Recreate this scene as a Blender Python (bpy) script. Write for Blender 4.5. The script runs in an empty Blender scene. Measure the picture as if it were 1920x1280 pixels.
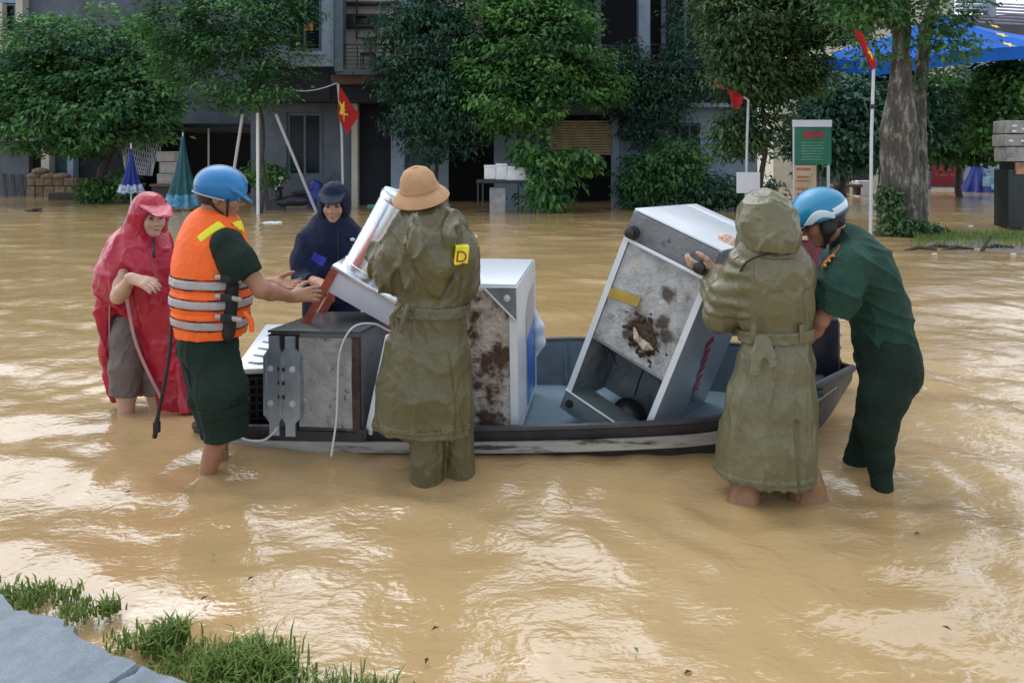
import bpy, bmesh, math, random
import numpy as np
from mathutils import Vector, Matrix

# ------------------------------------------------------------------ camera, sky, sun, exposure
scene = bpy.context.scene
COL = scene.collection
FOC, HOR, CAMZ = 1387.0, 300.0, 1.5        # focal length in photo pixels, horizon row, eye height over the water
cam_d = bpy.data.cameras.new('camera')
cam_d.sensor_width = 36.0
cam_d.lens = 36.0 * FOC / 1920.0
cam_d.shift_y = -(640.0 - HOR) / 1920.0    # level camera, frame cropped downwards: verticals stay vertical
cam_d.clip_start, cam_d.clip_end = 0.05, 1500
cam = bpy.data.objects.new('camera', cam_d)
cam.location = (0, 0, CAMZ)
cam.rotation_euler = (math.radians(90), 0, 0)
COL.objects.link(cam)
scene.camera = cam

SUN_EL, SUN_AZ = 58.0, -30.0               # degrees; azimuth clockwise from +Y (veiled sun high beyond the houses)
world = bpy.data.worlds.new("World")
scene.world = world
world.use_nodes = True
wn = world.node_tree
bg = wn.nodes['Background']
sky = wn.nodes.new('ShaderNodeTexSky')
sky.sky_type = 'NISHITA'
sky.sun_disc = False
sky.sun_elevation = math.radians(SUN_EL)
sky.sun_rotation = math.radians(SUN_AZ)
sky.air_density, sky.dust_density, sky.ozone_density = 1.0, 1.6, 1.0
hsv = wn.nodes.new('ShaderNodeHueSaturation')   # cloud cover: the blue greyed out over the whole dome
hsv.inputs['Saturation'].default_value = 0.18
wn.links.new(sky.outputs[0], hsv.inputs['Color'])
tint = wn.nodes.new('ShaderNodeMix')            # one even cool cast for the cloud deck
tint.data_type = 'RGBA'
tint.blend_type = 'MULTIPLY'
tint.inputs[0].default_value = 1.0
tint.inputs[7].default_value = (0.93, 0.99, 1.08, 1)
wn.links.new(hsv.outputs[0], tint.inputs[6])
wn.links.new(tint.outputs[2], bg.inputs[0])
bg.inputs[1].default_value = 0.15

sun_d = bpy.data.lights.new('sun', 'SUN')
sun_d.energy = 0.8
sun_d.angle = math.radians(130)
sun_d.color = (1.0, 0.985, 0.96)
sun = bpy.data.objects.new('sun', sun_d)
az, el = math.radians(SUN_AZ), math.radians(SUN_EL)
sdir = Vector((math.sin(az) * math.cos(el), math.cos(az) * math.cos(el), math.sin(el)))
sun.rotation_euler = sdir.to_track_quat('Z', 'Y').to_euler()
COL.objects.link(sun)

scene.view_settings.view_transform = 'Standard'
scene.view_settings.look = 'None'
scene.view_settings.exposure = 0.98
scene.view_settings.gamma = 1.0
scene.view_settings.use_curve_mapping = False
scene.render.engine = 'CYCLES'
scene.cycles.max_bounces = 6
scene.cycles.use_denoising = True

rng = np.random.default_rng(11)
random.seed(11)


def P(px, py, d):
    """a point seen at photo pixel (px, py), d metres in front of the camera"""
    return np.array([(px - 960.0) * d / FOC, d, CAMZ - (py - HOR) * d / FOC])


def V3(*a):
    return np.array(a, float)


def nrm(v):
    v = np.asarray(v, float)
    return v / max(np.linalg.norm(v), 1e-9)


# ------------------------------------------------------------------ materials
def mat(name, col, rough=0.6, metal=0.0, spec=0.5, var=0.25, scale=6.0, col2=None, bump=0.0, bscale=40.0,
        stain=None, stain_at=(0.55, 0.68), sscale=5.0, coat=0.0, stretch=(1, 1, 1), attr=None, transm=0.0, sss=0.0, detail=5.0, ior=1.5, crease=0.0, cscale=9.0):
    """procedural paint: noise between two tones of the thing's own colour, stains with a shape of their own, fine relief"""
    m = bpy.data.materials.new(name)
    m.use_nodes = True
    nt = m.node_tree
    L, N = nt.links.new, nt.nodes.new
    b = nt.nodes['Principled BSDF']
    tc = N('ShaderNodeTexCoord')
    mp = N('ShaderNodeMapping')
    mp.inputs['Scale'].default_value = stretch
    L(tc.outputs['Object'], mp.inputs[0])
    c = np.array(col[:3], float)
    c2 = np.array(col2[:3], float) if col2 is not None else c * (1 - var)
    c1 = c if col2 is not None else np.minimum(c * (1 + var * 0.6), 0.95)
    if attr:
        at = N('ShaderNodeAttribute')
        at.attribute_name = attr
        fac = at.outputs['Fac']
    else:
        no = N('ShaderNodeTexNoise')
        no.inputs['Scale'].default_value = scale
        no.inputs['Detail'].default_value = detail
        no.inputs['Roughness'].default_value = 0.6
        L(mp.outputs[0], no.inputs['Vector'])
        rp = N('ShaderNodeValToRGB')
        rp.color_ramp.elements[0].position = 0.33
        rp.color_ramp.elements[1].position = 0.67
        L(no.outputs[0], rp.inputs[0])
        fac = rp.outputs[0]
    mx = N('ShaderNodeMix')
    mx.data_type = 'RGBA'
    L(fac, mx.inputs[0])
    mx.inputs[6].default_value = (*c2, 1)
    mx.inputs[7].default_value = (*c1, 1)
    out = mx.outputs[2]
    if stain is not None:
        n2 = N('ShaderNodeTexNoise')
        n2.inputs['Scale'].default_value = sscale
        n2.inputs['Detail'].default_value = 8
        n2.inputs['Roughness'].default_value = 0.68
        L(mp.outputs[0], n2.inputs['Vector'])
        r2 = N('ShaderNodeValToRGB')
        r2.color_ramp.elements[0].position = stain_at[0]
        r2.color_ramp.elements[1].position = stain_at[1]
        L(n2.outputs[0], r2.inputs[0])
        m2 = N('ShaderNodeMix')
        m2.data_type = 'RGBA'
        L(r2.outputs[0], m2.inputs[0])
        L(out, m2.inputs[6])
        m2.inputs[7].default_value = (*stain, 1)
        out = m2.outputs[2]
    L(out, b.inputs['Base Color'])
    b.inputs['Roughness'].default_value = rough
    b.inputs['Metallic'].default_value = metal
    b.inputs['Specular IOR Level'].default_value = spec
    b.inputs['IOR'].default_value = ior
    if coat:
        b.inputs['Coat Weight'].default_value = coat
        b.inputs['Coat Roughness'].default_value = 0.15
    if transm:
        b.inputs['Transmission Weight'].default_value = transm
    if sss:
        b.inputs['Subsurface Weight'].default_value = sss
        b.inputs['Subsurface Radius'].default_value = (0.02, 0.008, 0.005)
        b.inputs['Subsurface Scale'].default_value = 0.4
    if bump:
        n3 = N('ShaderNodeTexNoise')
        n3.inputs['Scale'].default_value = bscale
        n3.inputs['Detail'].default_value = 6
        L(mp.outputs[0], n3.inputs['Vector'])
        bp = N('ShaderNodeBump')
        bp.inputs['Strength'].default_value = bump
        bp.inputs['Distance'].default_value = 0.02
        L(n3.outputs[0], bp.inputs['Height'])
        L(bp.outputs[0], b.inputs['Normal'])
    if crease:          # sharp fold lines of thin cloth, two sizes
        hs = None
        for k, (sc_, wt) in enumerate(((cscale, 1.0), (cscale * 2.3, 0.5))):
            nd = N('ShaderNodeTexNoise')
            nd.inputs['Scale'].default_value = sc_
            nd.inputs['Detail'].default_value = 1.5
            nd.inputs['Distortion'].default_value = 1.1
            mp_ = N('ShaderNodeMapping')
            mp_.inputs['Scale'].default_value = (1, 1, 0.55)
            mp_.inputs['Rotation'].default_value = (0.3, 0.5 * k, 0.2)
            L(tc.outputs['Object'], mp_.inputs[0])
            L(mp_.outputs[0], nd.inputs['Vector'])
            s1 = N('ShaderNodeMath')
            s1.operation = 'SUBTRACT'
            L(nd.outputs[0], s1.inputs[0])
            s1.inputs[1].default_value = 0.5
            s2 = N('ShaderNodeMath')
            s2.operation = 'ABSOLUTE'
            L(s1.outputs[0], s2.inputs[0])
            s3 = N('ShaderNodeMath')
            s3.operation = 'MULTIPLY'
            L(s2.outputs[0], s3.inputs[0])
            s3.inputs[1].default_value = -wt
            if hs is None:
                hs = s3.outputs[0]
            else:
                s4 = N('ShaderNodeMath')
                s4.operation = 'ADD'
                L(hs, s4.inputs[0])
                L(s3.outputs[0], s4.inputs[1])
                hs = s4.outputs[0]
        cb = N('ShaderNodeBump')
        cb.inputs['Strength'].default_value = crease
        cb.inputs['Distance'].default_value = 0.06
        L(hs, cb.inputs['Height'])
        if bump:
            L(bp.outputs[0], cb.inputs['Normal'])
        L(cb.outputs[0], b.inputs['Normal'])
    return m


def spots(m, lst, colour, feather=0.45):
    """soiled patches with ragged edges at given points of the thing (its own coordinates): (x, y, z, radius)"""
    nt = m.node_tree
    L, N = nt.links.new, nt.nodes.new
    b = nt.nodes['Principled BSDF']
    src = b.inputs['Base Color'].links[0].from_socket
    tc = N('ShaderNodeTexCoord')
    no = N('ShaderNodeTexNoise')
    no.inputs['Scale'].default_value = 22
    no.inputs['Detail'].default_value = 8
    no.inputs['Roughness'].default_value = 0.7
    L(tc.outputs['Object'], no.inputs['Vector'])
    for x, y, z, r in lst:
        d = N('ShaderNodeVectorMath')
        d.operation = 'DISTANCE'
        L(tc.outputs['Object'], d.inputs[0])
        d.inputs[1].default_value = (x, y, z)
        q = N('ShaderNodeMath')
        q.operation = 'MULTIPLY_ADD'
        L(no.outputs[0], q.inputs[0])
        q.inputs[1].default_value = r * 1.5
        L(d.outputs['Value'], q.inputs[2])
        mr = N('ShaderNodeMapRange')
        L(q.outputs[0], mr.inputs[0])
        mr.inputs[1].default_value = r * (1.75 - feather)
        mr.inputs[2].default_value = r * 1.75
        mr.inputs[3].default_value = 0.92
        mr.inputs[4].default_value = 0.0
        mx = N('ShaderNodeMix')
        mx.data_type = 'RGBA'
        L(mr.outputs[0], mx.inputs[0])
        L(src, mx.inputs[6])
        mx.inputs[7].default_value = (*colour, 1)
        src = mx.outputs[2]
    L(src, b.inputs['Base Color'])


# ------------------------------------------------------------------ noise
_perm = np.random.default_rng(5).permutation(256)
_perm = np.concatenate([_perm, _perm, _perm])
_g = np.random.default_rng(6).normal(size=(256, 3))
_g /= np.linalg.norm(_g, axis=1)[:, None]


def pn(p, seed=0):
    """gradient noise, about -1..1"""
    p = np.asarray(p, float) + seed * 17.31
    i = np.floor(p).astype(int)
    f = p - i
    u = f * f * f * (f * (f * 6 - 15) + 10)
    i &= 255
    r = 0
    for dx in (0, 1):
        for dy in (0, 1):
            for dz in (0, 1):
                h = _perm[_perm[_perm[(i[:, 0] + dx) & 255] + ((i[:, 1] + dy) & 255)] + ((i[:, 2] + dz) & 255)]
                dv = f - np.array([dx, dy, dz])
                w = (u[:, 0] if dx else 1 - u[:, 0]) * (u[:, 1] if dy else 1 - u[:, 1]) * (u[:, 2] if dz else 1 - u[:, 2])
                r = r + w * np.einsum('ij,ij->i', _g[h], dv)
    return r * 1.7


# ------------------------------------------------------------------ objects
ORG = {}


def tag(o, label=None, cat=None, group=None, kind=None):
    for k, v in (('label', label), ('category', cat), ('group', group), ('kind', kind)):
        if v:
            o[k] = v
    return o


def thing(name, loc, label, cat, group=None):
    o = bpy.data.objects.new(name, None)
    o.empty_display_size = 0.1
    o.location = tuple(loc)
    COL.objects.link(o)
    ORG[o.name] = np.array(loc, float)
    return tag(o, label, cat, group)


class MB:
    """collects shapes into one mesh"""

    def __init__(s):
        s.v, s.f, s.mi, s.cur = [], [], [], 0
        s.n = 0

    def add(s, vs, fs, m=None):
        vs = np.asarray(vs, float)
        o = s.n
        s.v.append(vs)
        s.n += len(vs)
        for q in fs:
            s.f.append([int(i) + o for i in q])
            s.mi.append(s.cur if m is None else m)
        return s

    def frame(s, o, ax, ay, az, bev=0.0, m=None):
        """box from corner o along three edge vectors, edges chamfered by bev"""
        o, ax, ay, az = (np.asarray(t, float) for t in (o, ax, ay, az))
        if bev <= 0:
            vs = [o + ax * i + ay * j + az * k for k in (0, 1) for j in (0, 1) for i in (0, 1)]
            fs = [(0, 2, 3, 1), (4, 5, 7, 6), (0, 1, 5, 4), (1, 3, 7, 5), (3, 2, 6, 7), (2, 0, 4, 6)]
            if np.dot(np.cross(ax, ay), az) < 0:
                fs = [q[::-1] for q in fs]
            return s.add(vs, fs, m)
        bm = bmesh.new()
        vs = [bm.verts.new(o + ax * i + ay * j + az * k) for k in (0, 1) for j in (0, 1) for i in (0, 1)]
        for q in [(0, 2, 3, 1), (4, 5, 7, 6), (0, 1, 5, 4), (1, 3, 7, 5), (3, 2, 6, 7), (2, 0, 4, 6)]:
            bm.faces.new([vs[i] for i in q])
        bmesh.ops.recalc_face_normals(bm, faces=bm.faces)
        bmesh.ops.bevel(bm, geom=bm.edges[:], offset=bev, segments=2, affect='EDGES', profile=0.6)
        bm.verts.index_update()
        s.add([v.co[:] for v in bm.verts], [[v.index for v in f.verts] for f in bm.faces], m)
        bm.free()
        return s

    def box(s, c, size, bev=0.0, rz=0.0, m=None):
        c, sz = np.asarray(c, float), np.asarray(size, float)
        cs, sn = math.cos(rz), math.sin(rz)
        ax, ay, az = np.array([cs, sn, 0]) * sz[0], np.array([-sn, cs, 0]) * sz[1], np.array([0, 0, 1.0]) * sz[2]
        return s.frame(c - (ax + ay + az) / 2, ax, ay, az, bev, m)

    def rect(s, x0, y0, x1, y1, d, thick, bev=0.0, m=None):
        """upright slab whose front fills photo rectangle at distance d"""
        a, b = P(x0, y1, d), P(x1, y0, d)
        return s.frame(a, (b[0] - a[0], 0, 0), (0, thick, 0), (0, 0, b[2] - a[2]), bev, m)

    def tube(s, path, r, n=8, cap=True, m=None, flat=1.0, wdir=None):
        path = [np.asarray(p, float) for p in path]
        k = len(path)
        rr = [r] * k if np.isscalar(r) else list(r)
        t0 = nrm(path[1] - path[0])
        up = np.array([0, 0, 1.0]) if abs(t0[2]) < 0.9 else np.array([1.0, 0, 0])
        if wdir is not None:
            up = np.asarray(wdir, float)
        nx = nrm(np.cross(up, t0))
        vs = []
        for i in range(k):
            t = nrm(path[min(i + 1, k - 1)] - path[max(i - 1, 0)])
            nx = nrm(nx - t * np.dot(nx, t))
            ny = np.cross(t, nx)
            for j in range(n):
                a = 2 * math.pi * j / n
                vs.append(path[i] + (nx * math.cos(a) * flat + ny * math.sin(a)) * rr[i])
        fs = [(i * n + j, i * n + (j + 1) % n, (i + 1) * n + (j + 1) % n, (i + 1) * n + j) for i in range(k - 1) for j in range(n)]
        if cap:
            fs += [tuple(range(n))[::-1], tuple((k - 1) * n + j for j in range(n))]
        return s.add(vs, fs, m)

    def lathe(s, o, axis, prof, n=24, m=None, sx=1.0, xdir=None):
        """profile [(radius, height)] turned about axis at o"""
        axis = nrm(axis)
        x = nrm(np.cross(axis, [0, 1, 0.01])) if xdir is None else nrm(np.asarray(xdir, float) - axis * np.dot(xdir, axis))
        y = np.cross(axis, x)
        vs = []
        for r, h in prof:
            for j in range(n):
                a = 2 * math.pi * j / n
                vs.append(np.asarray(o, float) + axis * h + (x * math.cos(a) * sx + y * math.sin(a)) * r)
        k = len(prof)
        fs = [(i * n + j, i * n + (j + 1) % n, (i + 1) * n + (j + 1) % n, (i + 1) * n + j) for i in range(k - 1) for j in range(n)]
        fs += [tuple(range(n))[::-1], tuple((k - 1) * n + j for j in range(n))]
        return s.add(vs, fs, m)

    def ell(s, c, rad, R=np.eye(3), nu=12, nv=8, m=None):
        vs, fs = [], []
        for i in range(nv + 1):
            th = math.pi * i / nv
            for j in range(nu):
                a = 2 * math.pi * j / nu
                vs.append(np.asarray(c, float) + np.array([math.sin(th) * math.cos(a) * rad[0], math.sin(th) * math.sin(a) * rad[1], -math.cos(th) * rad[2]]) @ R)
        for i in range(nv):
            for j in range(nu):
                fs.append((i * nu + j, i * nu + (j + 1) % nu, (i + 1) * nu + (j + 1) % nu, (i + 1) * nu + j))
        return s.add(vs, fs, m)

    def prism(s, pts, off, m=None):
        """planar outline extruded by vector off"""
        pts = [np.asarray(p, float) for p in pts]
        n = len(pts)
        vs = pts + [p + np.asarray(off, float) for p in pts]
        nn = sum((np.cross(pts[i], pts[(i + 1) % n]) for i in range(n)), np.zeros(3))
        c = sum(pts) / n
        nn = sum((np.cross(pts[i] - c, pts[(i + 1) % n] - c) for i in range(n)), np.zeros(3))
        fl = np.dot(nn, off) > 0
        bot = list(range(n))
        top = list(range(n, 2 * n))
        sides = [(i, (i + 1) % n, n + (i + 1) % n, n + i) for i in range(n)]
        if fl:
            fs = [bot[::-1], top] + sides
        else:
            fs = [bot, top[::-1]] + [q[::-1] for q in sides]
        return s.add(vs, fs, m)

    def grid(s, pts, nu, nv, m=None):
        fs = [(i * nv + j, (i + 1) * nv + j, (i + 1) * nv + j + 1, i * nv + j + 1) for i in range(nu - 1) for j in range(nv - 1)]
        return s.add(pts, fs, m)

    def build(s, name, mats, parent=None, **kw):
        v = np.concatenate(s.v) if s.v else np.zeros((0, 3))
        return meshobj(name, v, s.f, mats, parent, mi=s.mi, **kw)


def meshobj(name, v, f, mats, parent=None, mi=None, smooth=True, sharp=0.7, label=None, cat=None, group=None, kind=None, tone=None, origin=None):
    v = np.asarray(v, float)
    if parent is not None:
        org = ORG[parent.name]
    elif origin is not None:
        org = np.asarray(origin, float)
    else:
        lo, hi = v.min(0), v.max(0)
        org = np.array([(lo[0] + hi[0]) / 2, (lo[1] + hi[1]) / 2, lo[2]])
    me = bpy.data.meshes.new(name)
    if isinstance(f, np.ndarray):
        k = f.shape[1]
        me.vertices.add(len(v))
        me.vertices.foreach_set('co', (v - org).astype(np.float32).ravel())
        me.loops.add(f.size)
        me.loops.foreach_set('vertex_index', f.astype(np.int32).ravel())
        me.polygons.add(len(f))
        me.polygons.foreach_set('loop_start', np.arange(0, f.size, k, dtype=np.int32))
        me.update(calc_edges=True)
    else:
        me.from_pydata((v - org).tolist(), [], f)
    ms = mats if isinstance(mats, (list, tuple)) else [mats]
    for m in ms:
        me.materials.append(m)
    if mi is not None and len(ms) > 1:
        me.polygons.foreach_set('material_index', np.array(mi, np.int32))
    if smooth:
        me.polygons.foreach_set('use_smooth', np.ones(len(me.polygons), bool))
        if sharp:
            me.set_sharp_from_angle(angle=sharp)
    if tone is not None:
        a = me.attributes.new('tone', 'FLOAT', 'FACE' if len(tone) == len(me.polygons) else 'POINT')
        a.data.foreach_set('value', np.asarray(tone, np.float32))
    me.update()
    o = bpy.data.objects.new(name, me)
    COL.objects.link(o)
    if parent is not None:
        o.parent = parent
        ORG[o.name] = ORG[parent.name]
    else:
        o.location = tuple(org)
        ORG[o.name] = org
    return tag(o, label, cat, group, kind)


def clone(o, loc=None, parent=None, label=None):
    """a copy of a thing with copies of its parts and sub-parts (meshes shared)"""
    c = o.copy()
    COL.objects.link(c)
    if parent is not None:
        c.parent = parent
    if loc is not None:
        c.location = tuple(loc)
    ORG[c.name] = np.array(loc, float) if loc is not None else ORG.get(parent.name if parent else o.name)
    if label:
        c['label'] = label
    for ch in list(o.children):
        clone(ch, parent=c)
    return c


def text(body, name, mats, parent, o, xd, yd, h, depth=0.002, squeeze=1.0, label=None):
    """raised lettering: origin o, reading direction xd, up direction yd, letter height h"""
    cu = bpy.data.curves.new('lettering', 'FONT')
    cu.body = body
    cu.size = 1.0
    cu.extrude = 0.0
    cu.offset = 0.012
    t = bpy.data.objects.new('lettering', cu)
    COL.objects.link(t)
    dg = bpy.context.evaluated_depsgraph_get()
    me = bpy.data.meshes.new_from_object(t.evaluated_get(dg))
    v = np.array([q.co[:] for q in me.vertices])
    fs = [list(p.vertices) for p in me.polygons]
    bpy.data.objects.remove(t)
    bpy.data.meshes.remove(me)
    xd, yd = nrm(xd), nrm(yd)
    nz = np.cross(xd, yd)
    cap = 0.69
    w = np.asarray(o, float) + np.outer(v[:, 0] * squeeze * h / cap, xd) + np.outer(v[:, 1] * h / cap, yd) + nz * depth
    return meshobj(name, w, fs, mats, parent, smooth=False, label=label)


# ------------------------------------------------------------------ bodies and cloth: smooth-blended volumes turned into one mesh
class SDF:
    def __init__(s):
        s.p = []

    def cone(s, a, b, ra, rb, k=0.03, q=1.0, w=None, cut=(0, 0), op=1):
        """tapered limb a->b; q flattens it across the direction perpendicular to w; cut ends flat"""
        a, b = np.asarray(a, float), np.asarray(b, float)
        ab = b - a
        L = np.linalg.norm(ab) + 1e-9
        t = ab / L
        nn = None
        if w is not None:
            w_ = nrm(np.asarray(w, float) - t * np.dot(w, t))
            nn = np.cross(t, w_)

        def fn(X, Y, Z):
            dx, dy, dz = X - a[0], Y - a[1], Z - a[2]
            tl = dx * t[0] + dy * t[1] + dz * t[2]
            tc = np.clip(tl, 0, L)
            ox, oy, oz = dx - tc * t[0], dy - tc * t[1], dz - tc * t[2]
            q2 = ox * ox + oy * oy + oz * oz
            if nn is not None:
                on = ox * nn[0] + oy * nn[1] + oz * nn[2]
                q2 = q2 + on * on * (1 / (q * q) - 1)
            d = np.sqrt(q2) - (ra + (rb - ra) * tc / L)
            if nn is not None:
                d = d * (0.5 + 0.5 * q)
            if cut[0]:
                d = np.maximum(d, -tl)
            if cut[1]:
                d = np.maximum(d, tl - L)
            return d
        r = max(ra, rb)
        s.p.append((fn, np.minimum(a, b) - r, np.maximum(a, b) + r, k, op))
        return s

    def chain(s, pts, rs, k=0.03, q=1.0, w=None, cut=(0, 0), op=1):
        n = len(pts)
        qs = [q] * (n - 1) if np.isscalar(q) else q
        for i in range(n - 1):
            s.cone(pts[i], pts[i + 1], rs[i], rs[i + 1], k, qs[i], w, (cut[0] if i == 0 else 0, cut[1] if i == n - 2 else 0), op)
        return s

    def ell(s, c, rad, R=np.eye(3), k=0.02, op=1):
        c, rad, R = np.asarray(c, float), np.asarray(rad, float), np.asarray(R, float)   # rows of R: the three axes

        def fn(X, Y, Z):
            dx, dy, dz = X - c[0], Y - c[1], Z - c[2]
            q = [(dx * R[i, 0] + dy * R[i, 1] + dz * R[i, 2]) / rad[i] for i in range(3)]
            k0 = np.sqrt(q[0] ** 2 + q[1] ** 2 + q[2] ** 2) + 1e-6
            k1 = np.sqrt((q[0] / rad[0]) ** 2 + (q[1] / rad[1]) ** 2 + (q[2] / rad[2]) ** 2) + 1e-6
            return k0 * (k0 - 1) / k1
        e = np.sqrt(((R * rad[:, None]) ** 2).sum(0))
        s.p.append((fn, c - e, c + e, k, op))
        return s

    def plane(s, o, n, lo, hi, k=0.004):
        """cut away everything on the side n points to, within a box"""
        o, n = np.asarray(o, float), nrm(n)

        def fn(X, Y, Z):
            return -((X - o[0]) * n[0] + (Y - o[1]) * n[1] + (Z - o[2]) * n[2])
        s.p.append((fn, np.asarray(lo, float), np.asarray(hi, float), k, -1))
        return s

    def mesh(s, h=0.007):
        add = [p for p in s.p if p[4] > 0]
        lo = np.min([p[1] for p in add], 0) - 4 * h
        hi = np.max([p[2] for p in add], 0) + 4 * h
        n = np.ceil((hi - lo) / h).astype(int) + 1
        F = np.full(n, 0.2, np.float32)
        ax = [(lo[i] + h * np.arange(n[i])).astype(np.float32) for i in range(3)]
        for fn, a, b, k, op in s.p:
            pad = k + 2.5 * h
            i0 = np.clip(np.floor((a - pad - lo) / h).astype(int), 0, n - 1)
            i1 = np.clip(np.ceil((b + pad - lo) / h).astype(int) + 1, 1, n)
            if (i1 <= i0).any():
                continue
            sl = tuple(slice(i0[i], i1[i]) for i in range(3))
            d = fn(ax[0][sl[0]][:, None, None], ax[1][sl[1]][None, :, None], ax[2][sl[2]][None, None, :]).astype(np.float32)
            G = F[sl]
            if op > 0:
                hh = np.maximum(k - np.abs(G - d), 0) / k
                F[sl] = np.minimum(G, d) - hh * hh * k * 0.25
            else:
                hh = np.maximum(k - np.abs(G + d), 0) / k
                F[sl] = np.maximum(G, -d) + hh * hh * k * 0.25
        F[0], F[-1], F[:, 0], F[:, -1], F[:, :, 0], F[:, :, -1] = 0.2, 0.2, 0.2, 0.2, 0.2, 0.2
        return surfnets(F, lo, h)


def surfnets(F, lo, h):
    S = F < 0
    nx, ny, nz = F.shape
    offs = [(i, j, k) for i in (0, 1) for j in (0, 1) for k in (0, 1)]
    cnt = np.zeros((nx - 1, ny - 1, nz - 1), np.uint8)
    for i, j, k in offs:
        cnt += S[i:nx - 1 + i, j:ny - 1 + j, k:nz - 1 + k]
    act = (cnt > 0) & (cnt < 8)
    idx = np.argwhere(act)
    vid = np.full(act.shape, -1, np.int32)
    vid[act] = np.arange(len(idx))
    val = [F[idx[:, 0] + o[0], idx[:, 1] + o[1], idx[:, 2] + o[2]] for o in offs]
    acc = np.zeros((len(idx), 3))
    num = np.zeros(len(idx))
    for a in range(8):
        for b in range(a + 1, 8):
            if sum(abs(offs[a][i] - offs[b][i]) for i in range(3)) != 1:
                continue
            va, vb = val[a], val[b]
            m = (va < 0) != (vb < 0)
            t = (va[m] / (va[m] - vb[m]))[:, None]
            acc[m] += np.array(offs[a]) + t * (np.array(offs[b]) - np.array(offs[a]))
            num[m] += 1
    v = lo + h * (idx + acc / np.maximum(num, 1)[:, None])
    quads = []
    for axis in range(3):
        p, q = (axis + 1) % 3, (axis + 2) % 3
        sl0 = [slice(None)] * 3
        sl1 = [slice(None)] * 3
        sl0[axis], sl1[axis] = slice(0, -1), slice(1, None)
        A, B = S[tuple(sl0)], S[tuple(sl1)]
        e = np.argwhere(A != B)
        if not len(e):
            continue
        inside = A[e[:, 0], e[:, 1], e[:, 2]]

        def cell(dp, dq):
            c = e.copy()
            c[:, p] += dp
            c[:, q] += dq
            return vid[c[:, 0], c[:, 1], c[:, 2]]
        Q = np.stack([cell(-1, -1), cell(0, -1), cell(0, 0), cell(-1, 0)], 1)
        Q[~inside] = Q[~inside][:, ::-1]
        quads.append(Q)
    return v, (np.concatenate(quads) if quads else np.zeros((0, 4), int))


def vnormals(v, f):
    n = np.cross(v[f[:, 2]] - v[f[:, 0]], v[f[:, 3]] - v[f[:, 1]])
    out = np.zeros_like(v)
    for i in range(4):
        np.add.at(out, f[:, i], n)
    return out / np.maximum(np.linalg.norm(out, axis=1), 1e-9)[:, None]


def relax(v, f, it=1, lam=0.5):
    for _ in range(it):
        acc = np.zeros_like(v)
        num = np.zeros(len(v))
        for i in range(4):
            for j in ((i + 1) % 4, (i + 3) % 4):
                np.add.at(acc, f[:, i], v[f[:, j]])
                np.add.at(num, f[:, i], 1)
        v = v * (1 - lam) + lam * acc / num[:, None]
    return v


def ridge(n, w):
    return np.exp(-np.abs(n) / w)


def crumple(v, f, amp=0.010, sc=7.0, seed=0, vert=0.0, zfreq=1.6, axis=None, mask=None, fine=0.35):
    """cloth relief: warped creases, plus long hanging folds below a belt"""
    n = vnormals(v, f)
    w = v + 0.07 * np.stack([pn(v * 4, seed + 1), pn(v * 4, seed + 2), pn(v * 4, seed + 3)], 1)
    a = pn(w * np.array([sc, sc, sc * 0.6]), seed)
    b = pn(w * sc * np.array([2.1, 2.1, 1.3]), seed + 4)
    d = amp * (0.85 * ridge(a, .24) - .5 + .3 * pn(v * sc * .55, seed + 5)) + amp * fine * (ridge(b, .22) - .4)
    if vert:
        c = axis if axis is not None else v.mean(0)
        th = np.arctan2(v[:, 1] - c[1], v[:, 0] - c[0])
        q = np.stack([np.cos(th) * 1.7, np.sin(th) * 1.7, v[:, 2] * 0.55], 1) + 0.22 * np.stack([pn(v * 3, seed + 7)] * 3, 1)
        g = pn(q * 1.5, seed + 9)
        d2 = vert * (1.3 * ridge(g, .22) - .5)
        d = d + (d2 if mask is None else d2 * mask(v))
    return v + n * d[:, None]
# ------------------------------------------------------------------ materials used all over
def leafmat(name, c1, c2, rough=0.55, trans=0.28):
    m = bpy.data.materials.new(name)
    m.use_nodes = True
    nt = m.node_tree
    L, N = nt.links.new, nt.nodes.new
    b = nt.nodes['Principled BSDF']
    at = N('ShaderNodeAttribute')
    at.attribute_name = 'tone'
    mx = N('ShaderNodeMix')
    mx.data_type = 'RGBA'
    L(at.outputs['Fac'], mx.inputs[0])
    mx.inputs[6].default_value = (*c2, 1)
    mx.inputs[7].default_value = (*c1, 1)
    L(mx.outputs[2], b.inputs['Base Color'])
    b.inputs['Roughness'].default_value = rough
    b.inputs['Specular IOR Level'].default_value = 0.25
    tr = N('ShaderNodeBsdfTranslucent')
    L(mx.outputs[2], tr.inputs['Color'])
    ms = N('ShaderNodeMixShader')
    ms.inputs[0].default_value = trans
    L(b.outputs[0], ms.inputs[1])
    L(tr.outputs[0], ms.inputs[2])
    L(ms.outputs[0], nt.nodes['Material Output'].inputs['Surface'])
    return m


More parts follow.
